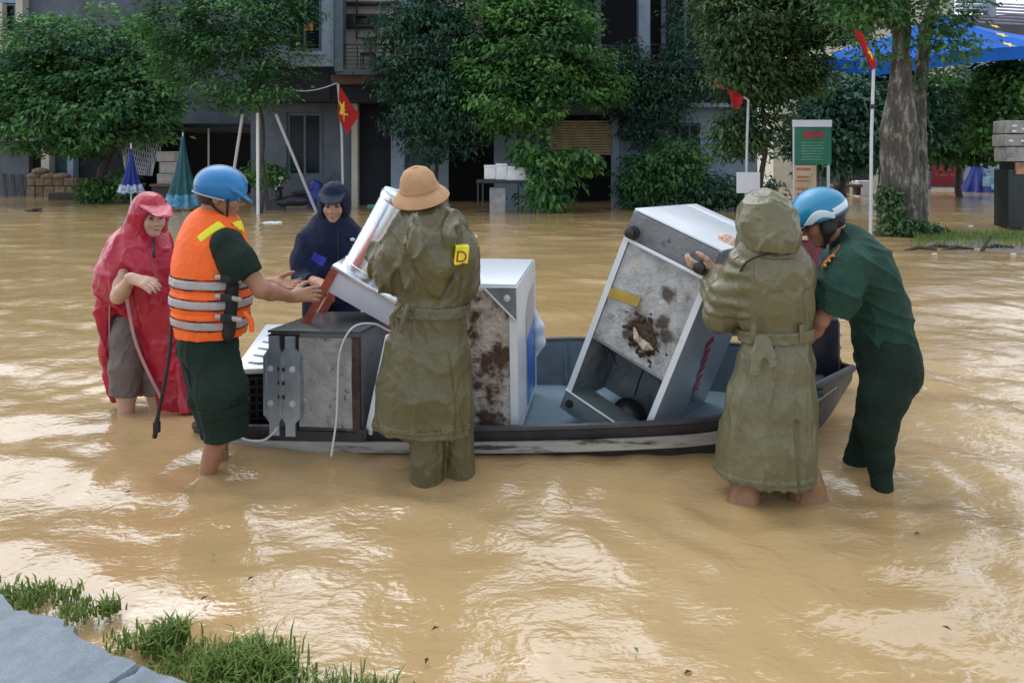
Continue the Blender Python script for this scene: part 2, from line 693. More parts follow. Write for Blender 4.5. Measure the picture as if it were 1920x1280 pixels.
M = {}
M['leaf'] = leafmat('leaf_green', (0.135, 0.315, 0.085), (0.022, 0.085, 0.045))
M['leaf_blue'] = leafmat('leaf_blue_green', (0.095, 0.225, 0.125), (0.016, 0.062, 0.050))
M['leaf_fresh'] = leafmat('leaf_fresh_green', (0.155, 0.345, 0.080), (0.028, 0.105, 0.045))
M['leaf_olive'] = leafmat('leaf_olive', (0.165, 0.275, 0.095), (0.028, 0.080, 0.045))
M['grass'] = leafmat('grass_blades', (0.235, 0.310, 0.075), (0.080, 0.150, 0.030))
M['bark'] = mat('bark', (0.10, 0.088, 0.070), 0.85, var=0.55, scale=9, bump=1.0, bscale=26, stretch=(1, 1, 0.30), stain=(0.24, 0.24, 0.21), stain_at=(0.52, 0.6), sscale=9)
M['bark_dark'] = mat('bark_dark', (0.06, 0.05, 0.04), 0.85, var=0.4, scale=12, bump=0.5, bscale=30)
M['steel'] = mat('galvanised_pipe', (0.55, 0.58, 0.61), 0.42, metal=0.15, var=0.2, scale=30)
M['white_paint'] = mat('white_paint', (0.74, 0.75, 0.76), 0.4, var=0.06, scale=12)
M['dark_steel'] = mat('dark_steel', (0.035, 0.038, 0.045), 0.45, metal=0.4, var=0.3)
M['black'] = mat('black_plastic', (0.018, 0.018, 0.02), 0.4, var=0.3)
M['wood'] = mat('weathered_wood', (0.16, 0.085, 0.045), 0.6, var=0.4, scale=8, stretch=(1, 1, 6), bump=0.2)

# ------------------------------------------------------------------ flood water
WADERS = []       # (x, y, reach) of legs and boat that send rings out


def gpt(px, py, z=0.0):
    """the point of the level z seen at photo pixel"""
    return P(px, py, FOC * (CAMZ - z) / (py - HOR))


def boat_outline():
    return BOAT_WL


def make_water():
    rows = np.concatenate([np.array([-8, -4, -1.5, 0.2]), 1.0 * (70 / 1.0) ** (np.linspace(0, 1, 620)), np.array([80, 95, 120, 160, 240, 400])])
    us = np.linspace(-1.12, 1.12, 700)
    D = np.repeat(rows[:, None], len(us), 1)
    X = us[None, :] * np.maximum(D + 1.2, 2.6)
    x, y = X.ravel(), D.ravel()
    z = np.zeros_like(x)
    r = np.random.default_rng(3)
    sp = 0.5 + 0.9 * np.clip(pn(np.stack([x * 0.55, y * 0.45, 0 * x], 1), 2) + 0.35, 0, 1)
    wx = x + 0.22 * pn(np.stack([x * 1.1, y * 1.1, 0 * x], 1), 11)
    wy = y + 0.22 * pn(np.stack([x * 1.1, y * 1.1, 0 * x + 7], 1), 12)
    for i in range(22):
        lam = 0.16 * (9.0) ** r.random()
        an = math.pi / 2 + r.normal() * 0.62
        k = 2 * math.pi / lam
        amp = 0.0040 * lam ** 1.05
        z += amp * sp * np.sin(k * (wx * math.cos(an) + wy * math.sin(an)) + r.random() * 6.28)
    z += 0.010 * pn(np.stack([x * 1.2, y * 2.1, 0 * x], 1), 31)
    z += 0.0045 * pn(np.stack([x * 4.0, y * 6.5, 0 * x], 1), 32) * sp
    for (cx, cy, reach, amp, lam) in WADERS:
        q = np.hypot(x - cx, y - cy)
        z += amp * np.sin(2 * math.pi * q / lam) * np.exp(-q / reach) * (q < 4 * reach)
    fade = np.clip((55 - y) / 40, 0, 1) * np.clip((y - 0.5) / 0.5, 0, 1)
    z *= fade
    nu, nv = len(rows), len(us)
    I = np.arange(nu * nv).reshape(nu, nv)
    f = np.stack([I[:-1, :-1], I[:-1, 1:], I[1:, 1:], I[1:, :-1]], 2).reshape(-1, 4)
    # no water inside the hull
    c = np.stack([x[f].mean(1), y[f].mean(1)], 1)
    near = np.where((np.abs(c[:, 0]) < 2.2) & (c[:, 1] > 3.3) & (c[:, 1] < 5.4))[0]
    poly = BOAT_WL
    ins = np.zeros(len(near), bool)
    for i in range(len(poly)):
        (x1, y1), (x2, y2) = poly[i], poly[(i + 1) % len(poly)]
        px, py = c[near, 0], c[near, 1]
        hit = ((y1 > py) != (y2 > py)) & (px < (x2 - x1) * (py - y1) / (y2 - y1 + 1e-12) + x1)
        ins ^= hit
    keep = np.ones(len(f), bool)
    keep[near[ins]] = False
    f = f[keep]
    m = bpy.data.materials.new('muddy_flood_water')
    m.use_nodes = True
    nt = m.node_tree
    L, N = nt.links.new, nt.nodes.new
    b = nt.nodes['Principled BSDF']
    tc = N('ShaderNodeTexCoord')
    n1 = N('ShaderNodeTexNoise')
    n1.inputs['Scale'].default_value = 0.55
    n1.inputs['Detail'].default_value = 6
    L(tc.outputs['Object'], n1.inputs['Vector'])
    rp = N('ShaderNodeValToRGB')
    rp.color_ramp.elements[0].position, rp.color_ramp.elements[1].position = 0.3, 0.7
    rp.color_ramp.elements[0].color = (*WATER_A, 1)
    rp.color_ramp.elements[1].color = (*WATER_B, 1)
    L(n1.outputs[0], rp.inputs[0])
    L(rp.outputs[0], b.inputs['Base Color'])
    b.inputs['Roughness'].default_value = 0.06
    b.inputs['IOR'].default_value = 1.62
    b.inputs['Specular IOR Level'].default_value = 0.8

    def math_(op, a, bb=None, c=None):
        q = N('ShaderNodeMath')
        q.operation = op
        for i, t in enumerate((a, bb, c)):
            if t is None:
                continue
            if isinstance(t, (int, float)):
                q.inputs[i].default_value = t
            else:
                L(t, q.inputs[i])
        return q.outputs[0]
    total = None
    for sc_, seed, fr in ((4.1, 0.0, 6.0), (6.4, 13.7, 5.0), (2.7, 5.3, 7.0)):    # rain-drop rings
        mp = N('ShaderNodeMapping')
        mp.inputs['Location'].default_value = (seed, seed * 0.7, 0)
        L(tc.outputs['Object'], mp.inputs[0])
        vo = N('ShaderNodeTexVoronoi')
        vo.voronoi_dimensions = '2D'
        vo.inputs['Scale'].default_value = sc_
        L(mp.outputs[0], vo.inputs['Vector'])
        sepc = N('ShaderNodeSeparateColor')
        L(vo.outputs['Color'], sepc.inputs[0])
        d = math_('MULTIPLY', vo.outputs['Distance'], fr * 6.28)
        wave = math_('SINE', math_('ADD', d, math_('MULTIPLY', sepc.outputs[1], 6.28)))
        rad = math_('MULTIPLY', sepc.outputs[0], 0.32)
        env = math_('MAXIMUM', math_('SUBTRACT', 1.0, math_('DIVIDE', math_('ABSOLUTE', math_('SUBTRACT', vo.outputs['Distance'], rad)), 0.16)), 0.0)
        on = math_('GREATER_THAN', sepc.outputs[2], 0.62)
        h = math_('MULTIPLY', math_('MULTIPLY', wave, env), math_('MULTIPLY', on, 0.06 / sc_))
        total = h if total is None else math_('ADD', total, h)
    mp2 = N('ShaderNodeMapping')
    mp2.inputs['Scale'].default_value = (1.0, 1.7, 1)
    L(tc.outputs['Object'], mp2.inputs[0])
    for s2, a2 in ((7.0, 0.15), (15.0, 0.09), (34.0, 0.04)):
        n2 = N('ShaderNodeTexNoise')
        n2.inputs['Scale'].default_value = s2
        n2.inputs['Detail'].default_value = 3
        n2.inputs['Distortion'].default_value = 0.6
        L(mp2.outputs[0], n2.inputs['Vector'])
        total = math_('ADD', total, math_('MULTIPLY', n2.outputs[0], a2))
    bp = N('ShaderNodeBump')
    bp.inputs['Strength'].default_value = 0.62
    bp.inputs['Distance'].default_value = 0.06
    L(total, bp.inputs['Height'])
    L(bp.outputs[0], b.inputs['Normal'])
    return meshobj('flood_water', np.stack([x, y, z], 1), f, m, sharp=0, kind='structure', origin=(0, 0, 0))


def ground():
    m = mat('river_mud', (0.20, 0.13, 0.07), 0.8, var=0.3, scale=0.7)
    b = MB()
    b.add([(-500, -20, -0.30), (500, -20, -0.30), (500, 600, -0.30), (-500, 600, -0.30)], [(0, 1, 2, 3)])
    b.build('ground', m, kind='structure')


WATER_A, WATER_B = (0.39, 0.262, 0.115), (0.47, 0.325, 0.158)

# ------------------------------------------------------------------ leaves, trunks


def leaves(blobs, n, leaf, seed, per=26, clump=0.30, up=0.6, aspect=0.42, droop=0.15, hollow=0.55, whorl=True):
    """leaf clumps through the volume of some ellipsoids -> vertex array, quads, tone per leaf"""
    r = np.random.default_rng(seed)
    vol = np.array([b[1][0] * b[1][1] * b[1][2] for b in blobs]) ** 0.67
    nc = max(1, n // per)
    which = r.choice(len(blobs), nc, p=vol / vol.sum())
    C = np.array([b[0] for b in blobs])[which]
    R = np.array([b[1] for b in blobs])[which]
    d = r.normal(size=(nc, 3))
    d /= np.linalg.norm(d, axis=1)[:, None]
    d[:, 1] = np.where(r.random(nc) < 0.5, -np.abs(d[:, 1]), d[:, 1])
    rad = hollow + (1 - hollow) * r.random(nc) ** 0.5
    rad *= 1 + 0.22 * r.normal(size=nc).clip(-1.6, 1.4)
    cc = C + d * rad[:, None] * R
    ctone = np.clip(0.48 + 0.30 * r.normal(size=nc), 0, 1)
    k = nc * per
    ci = np.repeat(np.arange(nc), per)
    o = r.normal(size=(k, 3)) * clump * np.array([0.66, 0.66, 0.26])
    pos = cc[ci] + o
    outw = d[ci]
    nn = np.array([0, 0, 1.0]) * up * 1.25 + 0.45 * outw + 0.42 * r.normal(size=(k, 3))
    nn /= np.linalg.norm(nn, axis=1)[:, None]
    td = o / (np.linalg.norm(o, axis=1)[:, None] + 1e-6) + 0.5 * outw + 0.35 * r.normal(size=(k, 3)) - np.array([0, 0, droop * 2])
    td -= nn * np.einsum('ij,ij->i', td, nn)[:, None]
    td /= np.linalg.norm(td, axis=1)[:, None] + 1e-9
    sd = np.cross(nn, td)
    ln = leaf * (0.6 + 0.8 * r.random(k))[:, None]
    w = ln * aspect
    a = pos - td * ln * 0.5
    t = pos + td * ln * 0.5 - nn * ln * droop
    q = pos + sd * w * 0.5 - td * ln * 0.04 + nn * ln * 0.04
    s = pos - sd * w * 0.5 - td * ln * 0.04 + nn * ln * 0.04
    v = np.stack([a, s, t, q], 1).reshape(-1, 3)
    f = np.arange(k * 4).reshape(k, 4)
    return v, f, np.clip(ctone[ci] + 0.16 * r.normal(size=k), 0, 1)


def crown(name, parent, blobs, n, leaf, m, seed, **kw):
    v, f, tone = leaves(blobs, n, leaf, seed, **kw)
    return meshobj(name, v, f, M[m], parent, smooth=False, tone=tone)


def limb(b, a, c, r0, r1, seed, bow=0.1, k=7, n=8):
    r = np.random.default_rng(seed)
    a, c = np.asarray(a, float), np.asarray(c, float)
    L = np.linalg.norm(c - a)
    side = r.normal(size=3) * bow * L
    pts = [a + (c - a) * t + side * math.sin(math.pi * t) + r.normal(size=3) * 0.012 * L * (0 < i < k - 1) for i, t in enumerate(np.linspace(0, 1, k))]
    b.tube(pts, [r0 + (r1 - r0) * t for t in np.linspace(0, 1, k)], n=n)
    return pts


def tree(name, base, blobs, n, leaf, m, seed, label, trunk_r, fork=None, group=None, bark='bark_dark', cat='tree', crown_kw={}, bow=0.06):
    t = thing(name, base, label, cat, group)
    b = MB()
    fork = fork if fork is not None else np.asarray(base) + (np.mean([q[0] for q in blobs], 0) - np.asarray(base)) * 0.5
    limb(b, np.asarray(base) - [0, 0, 0.28], fork, trunk_r * 1.25, trunk_r * 0.75, seed, bow, n=10)
    for i, (c, R) in enumerate(blobs):
        e = np.asarray(c) + [0, 0, R[2] * 0.3]
        pts = limb(b, fork, e, trunk_r * 0.5, trunk_r * 0.10, seed + i + 1, 0.1)
        rr = np.random.default_rng(seed + 50 + i)
        for j in range(3):
            p0 = pts[3 + j]
            limb(b, p0, p0 + rr.normal(size=3) * np.asarray(R) * 0.6 + [0, 0, R[2] * 0.2], trunk_r * 0.2, trunk_r * 0.05, seed + 9 * i + j, 0.12, k=4, n=5)
    b.build('trunk', M[bark], t)
    crown('crown', t, blobs, n, leaf, m, seed, **crown_kw)
    return t


def blob(px, py, d, rx, ry, depth=None):
    """crown lobe: photo position and pixel radii at distance d -> world ellipsoid"""
    s = d / FOC
    return (P(px, py, d), np.array([rx * s, (depth if depth else 0.85 * (rx + ry) / 2 * s), ry * s]))
# ------------------------------------------------------------------ the boat
M['hull'] = mat('black_hull_paint', (0.028, 0.028, 0.032), 0.45, var=0.4, scale=7, stain=(0.12, 0.11, 0.10), stain_at=(0.6, 0.75), sscale=9, bump=0.25, bscale=30)
M['hull_in'] = mat('blue_grey_hull_paint', (0.045, 0.075, 0.10), 0.5, var=0.4, scale=5, stain=(0.10, 0.13, 0.13), stain_at=(0.55, 0.75), sscale=6)
M['rub'] = mat('worn_white_plank', (0.42, 0.41, 0.39), 0.6, var=0.25, scale=6, stain=(0.07, 0.065, 0.06), stain_at=(0.55, 0.63), sscale=7, bump=0.3, bscale=25, stretch=(0.35, 1, 2.5))


def crom(pts, n):
    pts = np.asarray(pts, float)
    k = len(pts)
    q = np.concatenate([[2 * pts[0] - pts[1]], pts, [2 * pts[-1] - pts[-2]]])
    out = []
    for t in np.linspace(0, k - 1, n):
        i = min(int(t), k - 2)
        u = t - i
        a, b, c, d = q[i:i + 4]
        out.append(0.5 * ((2 * b) + (c - a) * u + (2 * a - 5 * b + 4 * c - d) * u * u + (3 * b - a - 3 * c + d) * u ** 3))
    return np.array(out)


NS = 48
RAIL_N = crom([P(366, 800, 4.02), P(450, 806, 3.88), P(600, 808, 3.79), P(800, 810, 3.73), P(1000, 808, 3.70), P(1200, 801, 3.68), P(1340, 790, 3.70), P(1450, 762, 3.78), P(1540, 722, 3.92), P(1600, 693, 4.08)], NS)
RAIL_F = crom([P(344, 722, 4.40), P(470, 690, 4.72), P(600, 662, 4.93), P(800, 646, 4.98), P(1010, 638, 4.98), P(1095, 636, 4.96), P(1300, 640, 4.88), P(1450, 655, 4.70), P(1545, 676, 4.45), P(1594, 689, 4.22)], NS)
tt = np.linspace(0, 1, NS)
KEEL = np.interp(tt, [0, 0.1, 0.72, 0.80, 0.88, 0.95, 1.0], [-0.10, -0.16, -0.16, -0.10, 0.035, 0.16, 0.27])
cen = (RAIL_N + RAIL_F) / 2


def toward(p, dist):
    v = cen - p
    v[:, 2] = 0
    L = np.linalg.norm(v, axis=1)[:, None]
    return p + v / np.maximum(L, 1e-6) * np.minimum(dist, L * 0.8)


OB_N, OB_F = toward(RAIL_N, 0.13), toward(RAIL_F, 0.13)
OB_N[:, 2] = KEEL
OB_F[:, 2] = KEEL
IR_N, IR_F = toward(RAIL_N, 0.045), toward(RAIL_F, 0.045)
IB_N, IB_F = toward(RAIL_N, 0.155), toward(RAIL_F, 0.155)
IB_N[:, 2] = np.minimum(np.maximum(KEEL + 0.06, -0.06), RAIL_N[:, 2] - 0.02)
IB_F[:, 2] = np.minimum(np.maximum(KEEL + 0.06, 0.0), RAIL_F[:, 2] - 0.02)
_a, _b = toward(RAIL_N, 0.09), toward(RAIL_F, 0.09)
e0, e1 = 1, int(NS * 0.84)
BOAT_WL = [tuple(p[:2]) for p in _a[e0:e1]] + [tuple(p[:2]) for p in _b[e0:e1][::-1]]


def make_boat():
    t = thing('cargo_boat', (0.1, 4.3, -0.16), 'narrow black flat-bottomed boat with a worn white side plank, loaded with appliances', 'boat')
    rings = [OB_N, RAIL_N, IR_N, IB_N, IB_F, IR_F, RAIL_F, OB_F]
    b = MB()
    vs = np.stack(rings, 1).reshape(-1, 3)
    k = len(rings)
    fo, fi = [], []
    for i in range(NS - 1):
        for j in range(k):
            q = (i * k + j, i * k + (j + 1) % k, (i + 1) * k + (j + 1) % k, (i + 1) * k + j)
            (fi if j in (2, 3, 4) else fo).append(q)
    fo += [tuple(range(k))[::-1], tuple((NS - 1) * k + j for j in range(k))]
    b.add(vs, fo, 0)
    b.add(vs, fi, 1)
    b.build('hull', [M['hull'], M['hull_in']], t, sharp=0.5)
    # white rubbing plank along the near and far sides
    for nm, rl, sg in (('near', RAIL_N, -1), ('far', RAIL_F, 1)):
        b = MB()
        bot = OB_N if sg < 0 else OB_F
        H = (rl[:, 2] - bot[:, 2])[:, None]
        out = (rl - cen) * [1, 1, 0]
        out = out / np.maximum(np.linalg.norm(out, axis=1)[:, None], 1e-6)
        sel = slice(2, int(NS * 0.80))
        prof = []
        for zt, o in ((0.055, 0.004), (0.055, 0.022), (0.120, 0.022), (0.120, 0.004)):
            f = zt / H
            prof.append((rl + (bot - rl) * f + out * o)[sel])
        n = len(prof[0])
        vs = np.stack(prof, 1).reshape(-1, 3)
        fs = [(i * 4 + j, i * 4 + (j + 1) % 4, (i + 1) * 4 + (j + 1) % 4, (i + 1) * 4 + j) for i in range(n - 1) for j in range(4)] + [(0, 1, 2, 3)[::-1], tuple((n - 1) * 4 + j for j in range(4))]
        if sg > 0:
            fs = [q[::-1] for q in fs]
        b.add(vs, fs)
        b.build('side_plank', M['rub'], t, sharp=0.5)
        # gunwale strip standing proud over the plank
        b = MB()
        b.tube([p + np.array([0, 0, 0.004]) for p in (rl + toward(rl, 0.045)) / 2], 0.021, n=8)
        b.build('gunwale', M['hull'], t)
        b = MB()
        q = crom(rl[::4] + (bot[::4] - rl[::4]) * 0.30 + out[::4] * 0.006, 60)[46:]
        b.tube(list(q), 0.005, n=5)
        b.build('weld_line', M['rub'], t)
    # thwarts and ribs inside, thin sheet of rain water
    for i in (9, 40):
        b = MB()
        a, c = IR_N[i] - [0, 0, .03], IR_F[i] - [0, 0, .03]
        ax = nrm(c - a)
        sd = nrm(np.cross(ax, [0, 0, 1])) * 0.16
        b.frame(a - sd / 2, c - a, sd, (0, 0, .025))
        b.build('thwart', M['hull_in'], t)
    for i in range(6, 40, 6):
        b = MB()
        b.tube([IR_F[i] + [0, -.005, -.01], IB_F[i] + [0, -.01, .01]], 0.015, n=6)
        b.build('rib', M['hull_in'], t)
    w = mat('bilge_water', (0.16, 0.22, 0.26), 0.08, spec=0.6, var=0.2, scale=4, bump=0.5, bscale=9)
    b = MB()
    a, c = toward(RAIL_N, 0.13)[12:37], toward(RAIL_F, 0.13)[12:37]
    a[:, 2] = c[:, 2] = 0.030
    b.add(np.concatenate([a, c]), [(i, i + 1, 25 + i + 1, 25 + i) for i in range(24)])
    b.build('bilge_water', w, t, sharp=0)
    S = SDF()
    q = P(1550, 720, 4.1)
    pts = []
    b = MB()
    pts = crom([P(430, 800, 3.82), P(455, 822, 3.80), P(490, 826, 3.80), P(512, 812, 3.80), P(520, 800, 3.81)], 20)
    b.tube(list(pts), 0.006, n=6)
    b.build('loop_rope', M['paper_cord'], t)


M['paper_cord'] = mat('white_cord', (0.60, 0.62, 0.63), 0.5, var=0.1)
make_boat()

# people's legs and the hull send rings over the water: x, y, reach, amplitude, wavelength
for px, py, d, am in ((400, 880, 3.59, .010), (230, 760, 4.5, .004), (330, 765, 4.5, .003), (805, 893, 3.5, .008), (1395, 935, 3.28, .009), (1515, 930, 3.3, .008), (1650, 900, 3.47, .009), (1610, 872, 3.6, .003)):
    q = P(px, py, d)
    WADERS.append((q[0], q[1], 0.55, am, 0.26))
ground()
make_water()
# ------------------------------------------------------------------ the houses across the street
M['wall_pale'] = mat('pale_blue_plaster', (0.25, 0.33, 0.42), 0.8, var=0.14, scale=1.5, stain=(0.15, 0.20, 0.25), stain_at=(0.55, 0.85), sscale=1.2, bump=0.1)
M['wall_grey'] = mat('grey_plaster', (0.115, 0.135, 0.165), 0.85, var=0.2, scale=1.6, stain=(0.06, 0.065, 0.07), stain_at=(0.5, 0.8), sscale=1.3, bump=0.1)
M['wall_dim'] = mat('shaded_plaster', (0.018, 0.022, 0.032), 0.85, var=0.25, scale=1.6)  # plaster with the shade of recesses put into its dark tone
M['wall_cream'] = mat('cream_plaster', (0.56, 0.53, 0.43), 0.8, var=0.12, scale=1.5, stain=(0.38, 0.36, 0.30), stain_at=(0.5, 0.9), sscale=1.0)
M['trim_slate'] = mat('slate_trim', (0.10, 0.14, 0.18), 0.7, var=0.2, scale=3)
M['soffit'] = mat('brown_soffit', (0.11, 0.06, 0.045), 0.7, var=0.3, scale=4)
M['glass'] = mat('dark_window_glass', (0.008, 0.011, 0.018), 0.25, spec=0.25, var=0.3)
M['shutter'] = mat('tan_shutter_paint', (0.36, 0.30, 0.15), 0.55, var=0.25, scale=3)
M['inside'] = mat('room_shade_paint', (0.006, 0.007, 0.010), 0.9, var=0.3)  # near-black colour stands in for the shade inside open rooms
M['green_door'] = mat('green_door_paint', (0.03, 0.10, 0.09), 0.55, var=0.3)
M['tile_violet'] = mat('mauve_roof_sheet', (0.30, 0.26, 0.36), 0.55, var=0.2, scale=3)


def part_rect(name, parent, m, x0, y0, x1, y1, d, th, bev=0.0, label=None):
    b = MB()
    b.rect(x0, y0, x1, y1, d, th, bev)
    return b.build(name, M[m], parent, label=label)


def window(parent, x0, y0, x1, y1, d, bars=1, frame='trim_slate', rows=0):
    fw = max((x1 - x0) * 0.09, 3)
    b = MB()
    b.rect(x0, y0, x0 + fw, y1, d, 0.12)
    b.rect(x1 - fw, y0, x1, y1, d, 0.12)
    b.rect(x0 + fw, y0, x1 - fw, y0 + fw, d, 0.12)
    b.rect(x0 + fw, y1 - fw, x1 - fw, y1, d, 0.12)
    for i in range(bars):
        xm = x0 + (x1 - x0) * (i + 1) / (bars + 1)
        b.rect(xm - fw * 0.35, y0 + fw, xm + fw * 0.35, y1 - fw, d + 0.01, 0.08)
    for i in range(rows):
        ym = y0 + (y1 - y0) * (i + 1) / (rows + 1)
        b.rect(x0 + fw, ym - 1, x1 - fw, ym + 1, d + 0.03, 0.05)
    w = b.build('window', M[frame], parent)
    g = MB()
    g.rect(x0 + fw * 0.6, y0 + fw * 0.6, x1 - fw * 0.6, y1 - fw * 0.6, d + 0.06, 0.015)
    g.build('pane', M['glass'], w)
    return w


def rail(parent, x0, x1, y0, y1, d, m='dark_steel', ups=6, bars=5, along=None, nm='railing'):
    """balcony railing of posts and horizontal bars"""
    b = MB()
    a, c = P(x0, y1, d), P(x1, y1, d)
    top = P(x0, y0, d)[2]
    for i in range(ups):
        p = a + (c - a) * i / (ups - 1)
        b.box((p[0], p[1], (p[2] + top) / 2), (0.035, 0.035, top - p[2]))
    for j in range(bars):
        z = a[2] + (top - a[2]) * (j + 1) / bars
        b.tube([(a[0], d, z), (c[0], d, z)], 0.022 if j == bars - 1 else 0.012, n=6)
    return b.build(nm, M[m], parent)


def house_middle():
    t = thing('two_storey_house', P(950, 385, 24.4), 'two-storey pale blue house with tan roller shutter and dark upper balconies', 'house')
    A = lambda *a, **k: part_rect(a[0], t, *a[1:], **k)
    # upper bay, left, with a window opening
    A('bay_wall', 'wall_pale', 470, -230, 540, 124, 23.0, 2.2)
    A('bay_wall', 'wall_pale', 603, -230, 626, 124, 23.0, 2.2)
    A('bay_wall', 'wall_pale', 540, 96, 603, 124, 23.0, 2.2)
    A('bay_wall', 'wall_pale', 540, -230, 603, -30, 23.0, 2.2)
    w = window(t, 539, -30, 604, 97, 23.1, 1)
    part_rect('window_sill', w, 'wall_pale', 534, 97, 610, 103, 22.9, 0.2)
    b = MB()
    b.rect(571, 40, 587, 58, 23.08, 0.004)
    b.build('paper_notice', mat('orange_paper', (0.55, 0.22, 0.10), 0.8), w)
    A('corner_column', 'trim_slate', 627, -230, 643, 134, 22.8, 0.45)
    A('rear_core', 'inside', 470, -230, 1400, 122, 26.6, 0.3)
    # open balcony with shelves
    A('balcony_wall', 'wall_cream', 644, -230, 905, 129, 24.6, 0.2)
    A('balcony_slab', 'wall_grey', 630, 130, 905, 140, 22.85, 2.0)
    A('soffit_band', 'soffit', 620, 141, 905, 158, 23.1, 1.5)
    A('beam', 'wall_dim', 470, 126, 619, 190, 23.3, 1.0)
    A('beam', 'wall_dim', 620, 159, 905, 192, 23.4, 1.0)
    rail(t, 645, 770, 84, 128, 23.0, ups=6, bars=6)
    A('pier', 'wall_pale', 752, -230, 778, 42, 23.2, 0.8)
    # ground floor, left half
    A('ground_wall', 'wall_grey', 470, 190, 537, 392, 24.2, 0.3)
    A('ground_wall', 'wall_grey', 606, 190, 660, 392, 24.2, 0.3)
    A('ground_wall', 'wall_grey', 537, 190, 606, 211, 24.2, 0.3)
    A('ground_wall', 'wall_grey', 537, 330, 606, 392, 24.2, 0.3)
    window(t, 538, 211, 605, 331, 24.3, 1)
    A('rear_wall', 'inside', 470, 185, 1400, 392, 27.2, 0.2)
    A('porch_wall', 'wall_dim', 672, 190, 735, 392, 24.7, 0.3)
    A('column', 'wall_cream', 659, 192, 670, 392, 23.9, 0.3)
    A('column', 'wall_pale', 733, 192, 758, 392, 23.9, 0.4)
    A('door_leaf', 'trim_slate', 759, 230, 800, 392, 24.5, 0.1)
    A('ground_wall', 'wall_pale', 800, 192, 840, 392, 24.4, 0.3)
    A('ground_wall', 'wall_pale', 840, 192, 926, 226, 24.4, 0.3)
    A('ground_wall', 'wall_pale', 926, 192, 1034, 392, 24.4, 0.3)
    # shutter bay
    A('shutter_post', 'wall_pale', 1148, 215, 1161, 392, 24.0, 0.3)
    A('shutter_post', 'wall_pale', 1026, 215, 1034, 392, 24.0, 0.3)
    A('lintel', 'wall_grey', 1034, 192, 1161, 214, 24.1, 0.5)
    me = None
    for i in range(13):
        y0 = 226 + i * 5.0
        b = MB()
        p = P(1034, y0 + 5, 24.2)
        q = P(1148, y0, 24.2)
        h = q[2] - p[2]
        prof = [(0, 0), (-0.022, 0.2 * h), (-0.03, 0.5 * h), (-0.022, 0.8 * h), (0, 0.93 * h), (0.02, 0.93 * h), (0.02, 0)]
        b.prism([(p[0], p[1] + a, p[2] + c) for a, c in prof], (q[0] - p[0], 0, 0))
        b.build('shutter_slat', M['shutter'], t)
    # ground floor, right half
    A('ground_wall', 'wall_pale', 1161, 200, 1254, 392, 24.3, 0.3)
    A('ground_wall', 'wall_pale', 1313, 200, 1420, 392, 24.3, 0.3)
    A('ground_wall', 'wall_pale', 1254, 200, 1313, 231, 24.3, 0.3)
    A('ground_wall', 'wall_pale', 1254, 330, 1313, 392, 24.3, 0.3)
    window(t, 1255, 231, 1312, 330, 24.4, 2)
    A('ledge', 'wall_pale', 1161, 193, 1430, 201, 23.8, 0.8)
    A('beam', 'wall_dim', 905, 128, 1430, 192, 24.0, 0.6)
    # upper balconies, right
    A('balcony_slab', 'wall_grey', 905, 114, 1430, 128, 23.2, 3.0)
    A('balcony_column', 'wall_pale', 1198, -230, 1219, 113, 23.4, 0.4)
    A('balcony_column', 'trim_slate', 1116, -230, 1127, 113, 24.4, 0.3)
    A('balcony_pier', 'wall_pale', 1345, -230, 1372, 113, 23.5, 0.5)
    rail(t, 1128, 1197, 86, 113, 23.4, ups=5, bars=4)
    rail(t, 1220, 1344, 84, 113, 23.4, ups=8, bars=3)
    window(t, 1010, -110, 1100, 112, 26.3, 1)
    window(t, 1240, -110, 1330, 112, 26.3, 1)
    A('roof_slab', 'wall_grey', 440, -262, 1440, -232, 22.0, 6.0)  # roof out of view, added high to block sky reflected in the water
    # lantern and shelf on the balconies
    s = thing('wall_shelf', P(690, 70, 24.5), 'black steel wall shelf with a dark box on the balcony', 'shelf')
    b = MB()
    for x0, x1, y in ((640, 705, 46), (665, 720, 26), (645, 755, 3)):
        b.rect(x0, y, x1, y + 4, 24.2, 0.38)
    for x, y0, y1 in ((644, -20, 84), (667, -20, 72), (690, 26, 46), (738, 3, 30), (704, 26, 74)):
        b.rect(x, y0, x + 3, y1, 24.25, 0.05)
    b.rect(667, 70, 706, 73, 24.25, 0.05)
    b.build('shelf_frame', M['dark_steel'], s)
    x = MB()
    x.rect(648, 26, 671, 45.5, 24.25, 0.28, 0.01)
    x.rect(672, 37, 696, 45.5, 24.25, 0.28, 0.01)
    x.build('storage_box', M['black'], label='dark box standing on the black balcony shelf', cat='box')
    c = thing('balcony_chair', P(690, 128, 23.9), 'dark metal chair behind the balcony railing', 'chair')
    b = MB()
    p = P(690, 128, 23.9)
    b.box(p + [0, 0, 0.45], (0.45, 0.45, 0.04))
    b.build('seat', M['dark_steel'], c)
    b = MB()
    for k in range(5):
        b.box(p + [-0.18 + 0.09 * k, 0.21, 0.72], (0.025, 0.025, 0.5))
    b.box(p + [0, 0.21, 0.96], (0.45, 0.03, 0.05))
    b.build('backrest', M['dark_steel'], c)
    for sx in (-1, 1):
        for sy in (-1, 1):
            b = MB()
            b.box(p + [sx * 0.19, sy * 0.19, 0.22], (0.03, 0.03, 0.44))
            b.build('leg', M['dark_steel'], c)
    l = thing('lantern', P(1320, 84, 23.4), 'small white lantern standing on the balcony railing', 'lantern')
    b = MB()
    q = P(1320, 84, 23.4)
    b.lathe(q, (0, 0, 1), [(0.05, 0), (0.09, 0.03), (0.11, 0.22), (0.13, 0.24), (0.05, 0.34), (0.01, 0.38)], n=10)
    b.build('lantern_body', M['white_paint'], l)
    b = MB()
    b.lathe(q + [0, 0, 0.23], (0, 0, 1), [(0.16, 0), (0.16, 0.02), (0.02, 0.1)], n=10)
    b.build('cap', M['trim_slate'], l)


